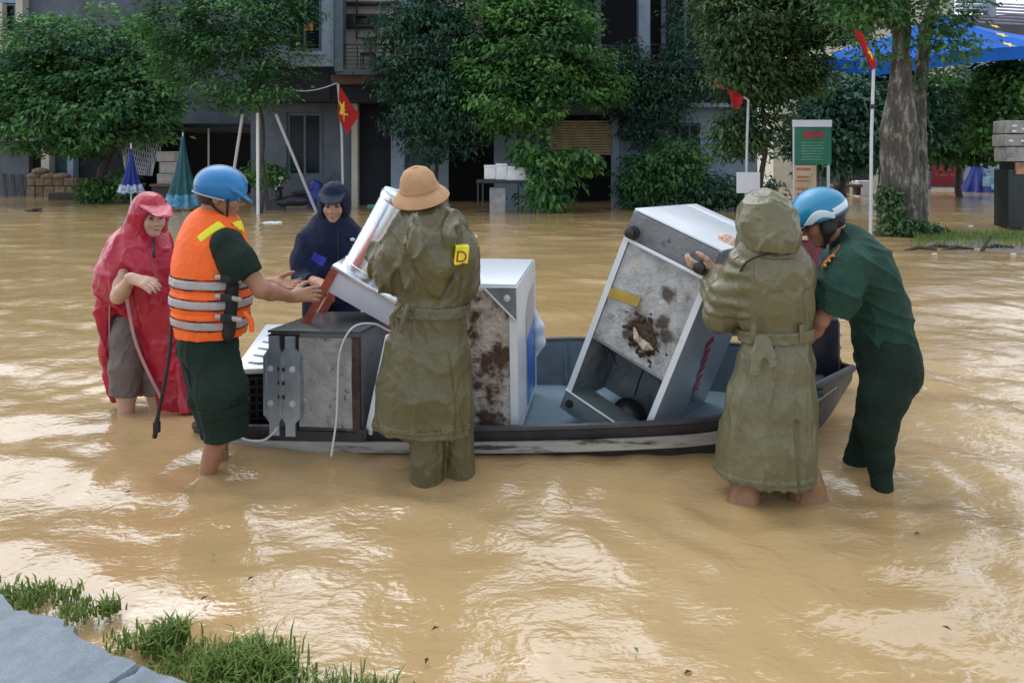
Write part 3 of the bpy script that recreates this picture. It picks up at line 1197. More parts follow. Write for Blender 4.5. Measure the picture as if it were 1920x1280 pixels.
def house_left():
    t = thing('dark_house', P(240, 365, 31), 'dark grey house behind the bushy tree with an open shop bay', 'house')
    A = lambda *a, **k: part_rect(a[0], t, *a[1:], **k)
    A('upper_wall', 'wall_grey', 42, -150, 470, 236, 31.2, 0.4)
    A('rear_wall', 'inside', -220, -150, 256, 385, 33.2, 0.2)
    A('upper_wall', 'wall_grey', -160, 82, 42, 258, 31.2, 0.4)
    A('pilaster', 'wall_cream', 29, -150, 42, 45, 30.8, 0.4)
    A('pilaster', 'wall_cream', -2, 6, 4, 100, 30.9, 0.3)
    window(t, 4, 8, 29, 80, 31.2, 0)
    A('upper_wall', 'wall_pale', -160, -150, 29, 6, 31.2, 0.3)
    A('ledge', 'wall_pale', -160, 259, 62, 264, 30.6, 0.8)
    A('ground_wall', 'wall_grey', -160, 265, 54, 372, 31.2, 0.3)
    A('door_leaf', 'inside', 54, 265, 77, 372, 31.5, 0.1)
    A('column', 'wall_cream', 77, 240, 92, 372, 30.8, 0.4)
    A('green_shutter', 'green_door', 92, 262, 126, 372, 31.4, 0.1)
    A('column', 'wall_pale', 126, 262, 137, 372, 30.9, 0.4)
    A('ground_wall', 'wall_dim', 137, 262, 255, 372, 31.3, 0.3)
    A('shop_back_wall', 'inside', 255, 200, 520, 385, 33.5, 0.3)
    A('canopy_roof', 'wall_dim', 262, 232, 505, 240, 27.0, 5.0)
    A('roof_slab', 'wall_grey', -220, -180, 480, -150, 30.2, 6.0)
    b = MB()
    for x in (391, 300):
        p = P(x, 380, 27.2)
        b.tube([p, (p[0], p[1], P(0, 240, 27.2)[2])], 0.035, n=8)
    b.build('canopy_post', M['steel'], t)
    # blue awning at the frame's edge
    a = thing('blue_awning', P(0, 216, 28.5), 'light blue awning edge beside the bushy tree', 'awning')
    b = MB()
    b.prism([P(-40, 170, 29.5), P(14, 178, 29.5), P(19, 214, 28.5), P(-40, 216, 28.5)], (0, 0, 0.03))
    b.build('awning_sheet', mat('blue_awning', (0.10, 0.30, 0.42), 0.6), a)
    b = MB()
    b.tube([P(-40, 216, 28.5), P(19, 214, 28.5)], 0.03)
    b.tube([P(19, 214, 28.5), P(16, 190, 31)], 0.02)
    b.build('awning_frame', M['steel'], a)


def house_right():
    t = thing('cream_house', P(1600, 330, 39), 'cream house with mauve sheet roofs behind the trees', 'house')
    A = lambda *a, **k: part_rect(a[0], t, *a[1:], **k)
    A('wall', 'wall_cream', 1450, -40, 1790, 360, 40, 4.0)
    A('wall', 'wall_pale', 1790, 28, 2100, 360, 41, 4.0)
    window(t, 1590, -20, 1640, 60, 39.9, 1)
    window(t, 1500, 130, 1560, 220, 39.9, 1)
    for i in range(7):
        b = MB()
        y = 0 + i * 6
        a0, a1 = P(1830, y + 7, 40.2 - i * 0.15), P(2080, y + 20, 40.2 - i * 0.15)
        b.prism([a0, a1, a1 + [0, 0.35, 0.14], a0 + [0, 0.35, 0.14]], (0, -0.02, 0.06))
        b.build('roof_sheet', M['tile_violet'], t)
    b = MB()
    for i in range(4):
        y = -8 + i * 8
        b.rect(1797, y, 1850, y + 5, 39.5, 0.3)
    b.build('louvre', M['wall_pale'], t)
    A('wall', 'wall_pale', 1850, -60, 1868, 30, 39.6, 0.3)


house_middle()
house_left()
house_right()

# ------------------------------------------------------------------ trees
tree('bushy_tree', P(203, 382, 26.2), [blob(70, 150, 26, 78, 95), blob(170, 110, 26, 105, 95), blob(265, 120, 26, 70, 80), blob(120, 215, 25.6, 110, 70), blob(215, 200, 25.4, 110, 75),
     blob(20, 190, 26, 45, 75), blob(290, 190, 26, 60, 55), blob(90, 70, 26.5, 55, 45), blob(150, 262, 26, 50, 32)],
     30000, 0.22, 'leaf', 101, 'broad bushy tree with a dense rounded crown at the far left', 0.17, fork=P(205, 290, 26.2), crown_kw=dict(per=46, clump=0.46))
tree('staked_tree', P(486, 402, 20.7), [blob(460, 30, 20.7, 130, 60), blob(400, 90, 20.7, 90, 40), blob(510, 95, 20.5, 75, 35), blob(480, 150, 20.5, 95, 28), blob(470, 185, 20.4, 80, 28), blob(350, 120, 21, 65, 45),
     blob(330, 50, 21, 70, 60), blob(440, -70, 21, 140, 70), blob(530, 20, 20.7, 60, 40)],
     17000, 0.16, 'leaf', 102, 'young layered tree held up by three grey support poles', 0.055, fork=P(486, 190, 20.7), crown_kw=dict(per=42, clump=0.40, up=1.0), bow=0.02)
tree('leafy_tree', P(1030, 388, 21.8), [blob(960, 60, 21.8, 75, 75), blob(1030, 90, 21.4, 95, 90), blob(930, 150, 21.8, 75, 60), blob(1070, 150, 21.3, 75, 45), blob(980, 190, 21.2, 85, 52), blob(1128, 160, 21.6, 42, 36),
     blob(1010, 20, 21.8, 80, 60), blob(960, 215, 21.6, 60, 35), blob(980, -40, 22.3, 90, 60)],
     26000, 0.18, 'leaf_fresh', 103, 'round leafy tree in front of the tan shutter', 0.09, fork=P(1015, 245, 21.8), crown_kw=dict(per=44, clump=0.36))
# shrub under it
tree('shutter_shrub', P(1042, 390, 21.0), [blob(1045, 305, 21, 60, 20), blob(1085, 303, 20.8, 38, 18), blob(1000, 285, 21, 34, 26), blob(1035, 335, 21, 42, 22), blob(1025, 375, 20.9, 38, 20)],
     2800, 0.22, 'leaf_fresh', 104, 'broad-leaved shrub in front of the tan shutter, below the leafy tree', 0.04, crown_kw=dict(per=12, clump=0.3, droop=0.3), cat='shrub')
tree('vine_tree', P(815, 385, 22.7), [blob(760, 60, 22.6, 55, 60), blob(820, 70, 22.4, 70, 80), blob(760, 140, 22.4, 60, 60), blob(830, 170, 22.3, 70, 70), blob(790, 225, 22.3, 60, 45), blob(835, 20, 22.8, 60, 60),
     blob(800, 270, 22.4, 40, 45), blob(880, 210, 22.6, 45, 70), blob(862, 120, 22.6, 50, 70)],
     19000, 0.14, 'leaf_blue', 105, 'blue-green vine-like tree beside the balcony with hanging twigs', 0.06, fork=P(818, 250, 22.7), crown_kw=dict(per=36, clump=0.32, droop=0.35))
tree('wall_creeper', P(1225, 385, 23.6), [blob(1200, 150, 23.4, 60, 45), blob(1260, 150, 23.4, 70, 35), blob(1190, 210, 23.6, 40, 50), blob(1240, 205, 23.5, 60, 40), blob(1300, 120, 23.4, 50, 30), blob(1225, 260, 23.6, 45, 40),
     blob(1175, 110, 23.3, 30, 35), blob(1265, 70, 23.3, 14, 60)],
     9500, 0.13, 'leaf_blue', 106, 'dark creeper hanging from the right balcony of the pale house', 0.04, crown_kw=dict(per=16, clump=0.3, droop=0.35), cat='plant')
for i, (x, y, rx, ry, n, lf, m, lab) in enumerate((
        (1200, 340, 40, 48, 2000, 0.18, 'leaf', 'shrub at the wall foot just right of the white shutter post'),
        (1265, 315, 60, 60, 3400, 0.17, 'leaf', 'tallest shrub at the wall foot, under the creeper'),
        (1335, 358, 50, 30, 1800, 0.16, 'leaf_blue', 'low dark shrub at the wall foot below the paper notice'),
        (1410, 360, 50, 28, 1500, 0.16, 'leaf_blue', 'low dark shrub at the wall foot behind the hooded raincoat'))):
    d = 22.6 - 0.2 * i
    tree('garden_shrub', P(x, 388, d), [blob(x, y, d, rx, ry), blob(x + rx * 0.5, y + ry * 0.4, d - 0.2, rx * 0.5, ry * 0.6), blob(x - rx * 0.5, y + ry * 0.5, d - 0.2, rx * 0.5, ry * 0.5)],
         n, lf, m, 120 + i, lab, 0.03, group='shrubs at the foot of the pale wall', cat='shrub', crown_kw=dict(per=12, clump=0.28, droop=0.3))
tree('feathery_tree', P(1418, 392, 18.6), [blob(1400, 60, 18.3, 80, 80), blob(1480, 50, 18.3, 90, 70), blob(1385, 140, 18.2, 55, 40), blob(1440, 160, 18.4, 70, 45), blob(1500, 140, 18.6, 60, 45), blob(1560, 40, 18.6, 60, 50),
     blob(1360, 20, 18.6, 50, 60), blob(1410, 240, 18.6, 70, 32), blob(1380, 275, 18.5, 45, 24), blob(1450, -60, 18.6, 130, 60)],
     27000, 0.165, 'leaf_olive', 107, 'feathery olive-green tree with a thin dark trunk behind the notice pole', 0.06, fork=P(1418, 150, 18.6), crown_kw=dict(per=40, clump=0.36, aspect=0.36, droop=0.3))


def big_tree():
    base = P(1692, 440, 14.9)
    t = thing('old_street_tree', base, 'old thick tree with three fused grey stems and grass at its foot', 'tree')
    S = SDF()
    d = 14.9
    S.chain([P(1675, 445, d), P(1672, 360, d), P(1668, 250, d - .05), P(1690, 120, d - .05), P(1690, -20, d), P(1700, -160, d)], [0.27, 0.22, 0.17, 0.165, 0.155, 0.13], k=0.10)
    S.chain([P(1702, 445, d - .1), P(1700, 350, d - .15), P(1702, 240, d - .2), P(1692, 120, d - .1)], [0.27, 0.23, 0.17, 0.14], k=0.08)
    S.chain([P(1715, 445, d + .15), P(1722, 330, d + .2), P(1722, 200, d + .25), P(1735, 60, d + .3), P(1775, -90, d + .4)], [0.25, 0.17, 0.125, 0.12, 0.09], k=0.05)
    for a, r in ((1655, .16), (1735, .15), (1690, .2)):
        S.cone(P(a, 447, d - .15), P(1690, 400, d), r, r * .7, k=.2)
    S.cone(P(1690, 60, d), P(1600, -60, d - .6), 0.12, 0.07, k=.1)
    v, f = S.mesh(0.022)
    n = vnormals(v, f)
    v = v + n * (0.022 * pn(v * [7, 7, 2.2], 3) + 0.014 * ridge(pn(v * [15, 15, 4], 4), .2))[:, None]
    meshobj('trunk', v, f, M['bark'], t, sharp=0)
    crown('crown', t, [blob(1600, 20, 14.5, 60, 45), blob(1650, -40, 14.3, 90, 60), blob(1740, 30, 14.4, 60, 60), blob(1790, 80, 14.6, 50, 40), blob(1700, -110, 14.2, 150, 70), blob(1820, -60, 14.6, 80, 60),
                       blob(1630, 90, 14.9, 40, 30), blob(1760, 130, 14.8, 40, 35), blob(1590, -60, 14.6, 90, 60), blob(1640, 15, 14.0, 40, 30),
                       blob(1520, -260, 14.4, 190, 130), blob(1720, -300, 14.4, 200, 140), blob(1600, -480, 14.6, 210, 130), blob(1380, -330, 14.2, 130, 100), blob(1860, -200, 14.6, 120, 90)], 30000, 0.14, 'leaf', 108, per=20, clump=0.32)  # upper lobes out of view, added to darken the water's reflection
    v, f, tn = leaves([blob(1690, 425, 14.5, 42, 14), blob(1665, 385, 14.6, 12, 30), blob(1730, 432, 14.5, 30, 8)], 2600, 0.12, 140, per=10, clump=0.14, up=0.2)
    meshobj('foot_weeds', v, f, M['leaf_olive'], t, smooth=False, tone=tn, kind='stuff')


big_tree()
for i, (x, y, d, rx, ry, n, lf, m, lab) in enumerate((
        (1580, 240, 24, 85, 80, 14000, 0.24, 'leaf_blue', 'dense dark tree behind the green information board'),
        (1660, 190, 27, 90, 95, 14000, 0.26, 'leaf_blue', 'dark tree just behind the old thick trunk, under the blue canopy'),
        (1800, 235, 30, 90, 72, 13000, 0.28, 'leaf', 'wide green tree behind the red banner'),
        (1890, 200, 27, 80, 80, 12000, 0.26, 'leaf_fresh', 'lighter green tree behind the concrete utility post'),
        (1990, 180, 28, 90, 110, 5000, 0.24, 'leaf', 'green tree cut by the right edge of the picture'))):
    tree('background_tree', P(x, 300 + 1.5 * FOC / d, d), [blob(x, y, d, rx, ry), blob(x - rx * .6, y + ry * .4, d - .3, rx * .55, ry * .6), blob(x + rx * .6, y + ry * .3, d - .3, rx * .55, ry * .6), blob(x, y - ry * .5, d, rx * .7, ry * .6)],
         n, lf, m, 150 + i, lab, 0.12, group='trees behind the square', crown_kw=dict(per=40, clump=0.55))
bl = [blob(x, 285 + 14 * math.sin(x), 52, 75, 62, 3.0) for x in range(1340, 2500, 95)] + [blob(x, 270, 54, 80, 70, 3.0) for x in range(-700, 40, 110)]
v, f, tn = leaves(bl, 26000, 0.55, 199, per=30, clump=0.8, hollow=0.2)
meshobj('far_trees', v, f, M['leaf_blue'], smooth=False, tone=tn, kind='stuff')
# plants in front of the left shop and the bushy tree
for i, (x, y, d, rx, ry, n, lf, lab) in enumerate(((180, 360, 25.5, 28, 24, 1100, 0.17, 'green plant at the foot of the bushy tree'), (500, 330, 22.5, 36, 20, 900, 0.16, 'small pale-leaved plant beside the grey support poles'),
                                                   (235, 350, 25.6, 20, 28, 700, 0.16, 'pale leafy plant just behind the folded blue parasol'))):
    tree('low_plant', P(x, 384, d), [blob(x, y, d, rx, ry)], n, lf, 'leaf_fresh', 170 + i, lab, 0.02, cat='plant', crown_kw=dict(per=10, clump=0.25, droop=0.3))
# ------------------------------------------------------------------ appliances in the boat
def rodr(v):
    v = np.asarray(v, float)
    t = np.linalg.norm(v)
    if t < 1e-9:
        return np.eye(3)
    k = v / t
    K = np.array([[0, -k[2], k[1]], [k[2], 0, -k[0]], [-k[1], k[0], 0]])
    return np.eye(3) + math.sin(t) * K + (1 - math.cos(t)) * K @ K


class Box3:
    """a tilted box's own frame: x across its front, y into its depth, z up its front"""

    def __init__(s, O, rv, dims, lean=0.0):
        c_, s_ = math.cos(lean), math.sin(lean)
        s.O, s.R, s.D = np.asarray(O, float), np.array([[c_, 0, s_], [0, 1, 0], [-s_, 0, c_]]) @ rodr(rv), np.asarray(dims, float)

    def __call__(s, x, y, z):
        return s.O + s.R @ np.array([x, y, z], float)

    def v(s, x, y, z):
        return s.R @ np.array([x, y, z], float)

    def slab(s, b, x0, y0, z0, x1, y1, z1, bev=0.0, m=None):
        return b.frame(s(x0, y0, z0), s.v(x1 - x0, 0, 0), s.v(0, y1 - y0, 0), s.v(0, 0, z1 - z0), bev, m)

    def hit(s, px, py, axis, val):
        """local point where the sight line of a photo pixel meets the plane local[axis] = val"""
        e = s.R.T @ (np.array([0, 0, CAMZ]) - s.O)
        d = s.R.T @ (P(px, py, 1.0) - np.array([0, 0, CAMZ]))
        t = (val - e[axis]) / d[axis]
        return e + d * t


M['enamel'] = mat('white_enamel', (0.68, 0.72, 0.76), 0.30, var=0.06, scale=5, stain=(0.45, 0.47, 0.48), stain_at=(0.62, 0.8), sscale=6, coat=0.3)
M['enamel_shaded'] = mat('shaded_white_enamel', (0.26, 0.32, 0.39), 0.36, var=0.08, scale=3, stain=(0.30, 0.34, 0.37), stain_at=(0.55, 0.85), sscale=3, coat=0.3)  # white enamel, its colour darkened to imitate the freezer's shaded side
M['grime'] = mat('grimy_galvanised_sheet', (0.42, 0.43, 0.43), 0.5, var=0.35, scale=14, stain=(0.10, 0.075, 0.055), stain_at=(0.55, 0.72), sscale=6, bump=0.5, bscale=60)
M['rusty'] = mat('rust_eaten_sheet', (0.47, 0.42, 0.36), 0.75, var=0.25, scale=12, stain=(0.075, 0.038, 0.022), stain_at=(0.47, 0.58), sscale=7.5, bump=1.0, bscale=30)
M['plate_grey'] = mat('dull_grey_plate', (0.17, 0.18, 0.19), 0.55, var=0.3, scale=9, stain=(0.05, 0.045, 0.04), stain_at=(0.58, 0.7), sscale=9, bump=0.3)
M['cavity'] = mat('compartment_sheet', (0.23, 0.265, 0.29), 0.5, var=0.35, scale=6, stain=(0.05, 0.055, 0.06), stain_at=(0.5, 0.7), sscale=5)
M['foam_rot'] = mat('brown_burst_foam', (0.075, 0.048, 0.030), 0.9, var=0.6, scale=25, stain=(0.02, 0.015, 0.012), stain_at=(0.5, 0.58), sscale=18, bump=1.0, bscale=40)
M['foam_pale'] = mat('pale_burst_foam', (0.50, 0.42, 0.30), 0.9, var=0.4, scale=30, bump=0.8, bscale=50)
M['tape'] = mat('ochre_tape', (0.44, 0.32, 0.06), 0.5, var=0.25, scale=12)
M['galv'] = mat('galvanised_bracket', (0.36, 0.41, 0.46), 0.38, metal=0.55, var=0.2, scale=10, bump=0.1)
M['stainless'] = mat('brushed_stainless', (0.66, 0.69, 0.72), 0.22, metal=0.9, var=0.12, scale=4, stretch=(14, 14, 0.6))
M['redpaint'] = mat('worn_red_angle_iron', (0.34, 0.075, 0.045), 0.5, var=0.35, scale=14, stain=(0.18, 0.14, 0.12), stain_at=(0.6, 0.75), sscale=16)
M['ink_red'] = mat('red_lettering', (0.45, 0.012, 0.03), 0.4, var=0.05)
M['ink_blue'] = mat('blue_lettering', (0.02, 0.05, 0.36), 0.4, var=0.05)
M['panel_blue'] = mat('blue_printed_panel', (0.03, 0.14, 0.50), 0.35, var=0.4, scale=9, stain=(0.45, 0.50, 0.58), stain_at=(0.60, 0.66), sscale=8)


def sanaky():
    B = Box3([0.270, 4.098, 0.142], [0.109, 0.334, -0.609], [0.505, 0.85, 1.18], 0.040)
    W, D, H = B.D
    zc = 0.455
    t = thing('chest_freezer', B(W / 2, D / 2, 0), 'white freezer with red and blue lettering tipped up over an open compressor bay', 'freezer')
    b = MB()
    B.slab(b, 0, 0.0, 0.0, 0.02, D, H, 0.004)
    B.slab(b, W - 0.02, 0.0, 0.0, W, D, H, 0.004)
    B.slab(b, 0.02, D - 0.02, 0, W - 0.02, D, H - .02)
    b.build('casing', M['enamel_shaded'], t)
    b = MB()
    B.slab(b, 0.0, 0.0, H, W, D * 0.80, H + 0.012, 0.004)
    B.slab(b, 0.0, D * 0.812, H, W, D, H + 0.012, 0.004)
    b.build('end_wall', M['enamel'], t)
    b = MB()
    for x in (0.0, W - 0.032):
        B.slab(b, x, -0.006, 0.02, x + 0.032, -0.0005, H * 0.875)
    b.build('rim_strip', M['enamel'], t)
    b = MB()
    nu, nv = 26, 34
    pts = np.array([B(0.033 + (W - 0.066) * i / (nu - 1), 0.006, zc + (H * .87 - zc) * j / (nv - 1)) for i in range(nu) for j in range(nv)])
    pts += np.outer(0.004 * pn(pts * 16, 2), B.v(0, 1, 0))
    b.grid(pts, nu, nv)
    gm = M['grime'].copy()
    gm.name = 'grimy_panel_with_rot'
    o = ORG[t.name]
    sp = []
    for x, z, rr in ((.285, .61, .125), (.33, .86, .055), (.36, .72, .045), (.40, .66, .05), (.20, .56, .035)):
        sp.append((*(B(x, .004, z) - o), rr))
    spots(gm, sp, (0.050, 0.034, 0.024))
    spots(gm, [(*(B(.10, .004, .93) - o), .03), (*(B(.14, .004, .90) - o), .02)], (0.50, 0.46, 0.36))
    b.build('underside_panel', gm, t, sharp=0)
    b = MB()
    B.slab(b, 0.004, -0.012, H * 0.872, W - 0.004, 0.02, H - 0.004, 0.003)
    b.build('foot_plate', M['plate_grey'], t)
    b = MB()
    b.tube([B(0.02, -0.028, H * 0.872), B(W - 0.03, -0.028, H * 0.872)], 0.010)
    b.build('drain_pipe', M['enamel'], t)
    for x in (0.045, W - 0.06):
        b = MB()
        b.lathe(B(x, -0.01, H * 0.91), B.v(0, -1, 0), [(0.036, 0), (0.036, 0.02), (0.028, 0.022), (0.028, 0.055), (0.018, 0.06)], n=18)
        b.build('rubber_foot', M['black'], t)
    # bay
    b = MB()
    B.slab(b, 0.02, 0.44, 0.02, W - 0.02, 0.455, zc)
    B.slab(b, 0.021, 0.0, zc - 0.012, W - 0.021, 0.44, zc)
    B.slab(b, 0.0215, 0.0, 0.02, 0.03, 0.44, zc - 0.013)
    b.build('bay_lining', M['cavity'], t)
    b = MB()
    B.slab(b, 0.0, -0.004, -0.012, W, 0.20, 0.006)
    B.slab(b, 0.0, -0.008, 0.007, W * 0.99, 0.008, 0.105, 0.003)
    B.slab(b, 0.021, 0.009, 0.098, W * 0.96, 0.16, 0.105)
    b.build('bay_sill', mat('green_grey_sheet', (0.13, 0.18, 0.18), 0.5, var=0.25, scale=8), t)
    b = MB()
    b.tube([B(0.0, -0.010, 0.104), B(W * 0.97, -0.010, 0.104)], 0.0055)
    b.build('sill_edge', M['enamel'], t)
    b = MB()
    b.lathe(B(0.05, -0.008, 0.045), B.v(0, -1, 0), [(0.022, 0), (0.022, .012), (0.012, .014), (0.012, .03)], n=14)
    b.build('bolt', M['black'], t)
    S = SDF()
    S.ell(B(0.30, 0.24, 0.06), (0.10, 0.09, 0.09), B.R.T, k=.01)
    S.ell(B(0.30, 0.24, 0.045), (0.12, 0.10, 0.02), B.R.T, k=.02)
    v, f = S.mesh(0.008)
    meshobj('compressor', v, f, M['black'], t, sharp=0)
    b = MB()
    b.tube(list(crom([B(W - .025, .06, .40), B(.37, .10, .41), B(.30, .20, .37), B(.28, .24, .28), B(.285, .25, .17)], 18)), 0.005, n=6)
    b.build('copper_tube', M['dark_steel'], t)
    for k in (0, 1):
        b = MB()
        b.tube(list(crom([B(.03, .05, .43), B(.07 + .04 * k, .10, .39), B(.10 + .07 * k, .12, .33)], 8)), 0.005, n=6)
        b.build('loose_wire', M['black'], t)
    # burst foam and tape
    S = SDF()
    r = np.random.default_rng(3)
    for i in range(170):
        q = r.normal(size=2) * .72
        c = B(0.29 + 0.062 * q[0], 0.004, 0.60 + 0.058 * q[1] - 0.25 * 0.055 * q[0])
        S.ell(c, np.array([0.012, 0.010, 0.012]) * (0.4 + r.random() * (1.3 - .35 * np.hypot(*q))), B.R.T, k=.006)
    v, f = S.mesh(0.005)
    v = crumple(v, f, 0.006, 40, 3)
    meshobj('burst_foam', v, f, M['foam_rot'], t, sharp=0)
    S = SDF()
    S.chain([B(.235, -.012, .615), B(.27, -.02, .585), B(.33, -.02, .56), B(.365, -.012, .565)], [.008, .014, .015, .008], k=.02)
    S.ell(B(.33, -.02, .575), (.03, .012, .02), B.R.T, k=.02)
    v, f = S.mesh(0.004)
    v = crumple(v, f, 0.007, 30, 5)
    meshobj('foam_scab', v, f, M['foam_pale'], t, sharp=0)
    a, c = B.hit(1133, 541, 1, -0.004), B.hit(1200, 562, 1, -0.004)
    b = MB()
    ax = c - a
    up = np.array([0, 0, 0.055])
    b.frame(B(a[0] + .022, -0.004, a[2] - .032), B.v(ax[0] - .022, 0, ax[2] * .8), B.v(0, .003, 0), B.v(*up))
    b.build('tape_strip', M['tape'], t)
    # lettering down the long side, an emblem above it
    p0, p1 = B.hit(1333, 634, 0, W), B.hit(1294, 764, 0, W)
    rd = nrm((p1 - p0))
    L = np.linalg.norm(p1 - p0)
    up = nrm(np.cross([1, 0, 0], rd))
    hgt = 0.088
    base = B(*p0) - B.R @ up * hgt * 0.5
    text('SANAKY', 'lettering', M['ink_blue'], t, base + B.v(.0004, 0, 0), B.R @ rd, B.R @ up, hgt, 0.0025, squeeze=L / (hgt / .69 * 3.95))
    text('SANAK', 'lettering', M['ink_red'], t, base + B.v(.0004, 0, 0) - B.R @ up * .004 - B.R @ rd * .004, B.R @ rd, B.R @ up, hgt, 0.0045, squeeze=L / (hgt / .69 * 3.95))
    e = B.hit(1352, 604, 0, W)
    for pl, m_, off in (([(-.055, .03), (-.03, -.05), (.06, 0), (.03, .055), (-.02, .06)], 'ink_blue', .002), ([(-.058, .035), (-.052, -.01), (-.015, .0), (.0, .03)], 'ink_red', .004), ([(-.02, -.006), (.01, -.016), (.03, .012), (.005, .024)], 'enamel', .005)):
        b = MB()
        pts = [B(W + off - .0015, e[1] + y, e[2] - z) for z, y in pl]
        b.prism(pts, B.v(.0015, 0, 0))
        b.build('emblem', M[m_], t, smooth=False)
    return B


SAN = sanaky()


def mid_freezer():
    B = Box3([-0.499, 3.956, 0.091], [0.045, -0.01, -0.152], [0.54, 0.808, 0.746])
    W, D, H = B.D
    t = thing('chest_freezer', B(W / 2, D / 2, -0.06), 'white freezer standing on end with a rust-eaten underside and a blue printed side panel', 'freezer')
    b = MB()
    B.slab(b, 0, 0.012, -0.06, W, D, H - 0.001, 0.012)
    b.build('casing', M['enamel'], t)
    b = MB()
    B.slab(b, 0.006, 0.02, H, W - 0.006, D * 0.93, H + 0.012, 0.005)
    b.build('end_wall', M['enamel'], t)
    b = MB()
    for a in ((0, 0, H - .022, W, .011, H), (0, 0, -.06, W, .011, .005), (0, 0, .006, .025, .011, H - .023), (W - .042, 0, .006, W, .011, H - .023)):
        B.slab(b, *a)
    b.build('rim', M['enamel'], t)
    nu, nv = 40, 50
    pts = np.array([B(.026 + (W - .069) * i / (nu - 1), .004, .006 + (H - .03) * j / (nv - 1)) for i in range(nu) for j in range(nv)])
    n1 = np.abs(pn(pts * 14, 4)) + 0.5 * np.abs(pn(pts * 32, 5))
    pts += np.outer(0.010 * n1 - .003, B.v(0, 1, 0))
    b = MB()
    b.grid(pts, nu, nv)
    b.build('underside_panel', M['rusty'], t, sharp=0)
    b = MB()
    b.prism([B(W - .175, -.003, H - .003), B(W - .004, -.003, H - .003), B(W - .004, -.003, H - .17)], B.v(0, -.012, 0))
    g = b.build('corner_plate', M['plate_grey'], t, smooth=False)
    b = MB()
    b.lathe(B(W - .05, -.015, H - .055), B.v(0, -1, 0), [(.018, 0), (.018, .006), (.010, .007), (.010, .014)], n=14)
    b.build('bolt', M['steel'], g)
    b = MB()
    b.tube([B(W - .17, -.018, H - .006), B(W - .006, -.018, H - .172)], .006, n=6)
    b.build('bracket_edge', M['steel'], g)
    # printed panel on the right side, curved handle moulding at its far edge
    y0, y1 = D * 0.40, D * 0.86
    b = MB()
    b.prism([B(W + .001, y0, .0), B(W + .001, y0, H * .69), B(W + .001, y0 + .12, H * .82), B(W + .001, y1, H * .84), B(W + .001, y1, .0)], B.v(.003, 0, 0))
    pnl = b.build('printed_panel', mat('mauve_grey_print', (0.42, 0.40, 0.46), 0.35), t, smooth=False)
    b = MB()
    b.prism([B(W + .0045, y0 + .01, .0), B(W + .0045, y0 + .01, H * .50), B(W + .0045, y1 - .02, H * .56), B(W + .0045, y1 - .02, .0)], B.v(.002, 0, 0))
    b.build('blue_print', M['panel_blue'], pnl, smooth=False)
    S = SDF()
    S.chain([B(W, D - .05, H * .58), B(W + .025, D - .06, H * .45), B(W + .03, D - .06, H * .32), B(W, D - .05, H * .2)], [.012, .03, .03, .012], k=.03)
    v, f = S.mesh(.008)
    meshobj('handle', v, f, M['enamel'], t, sharp=0)


mid_freezer()


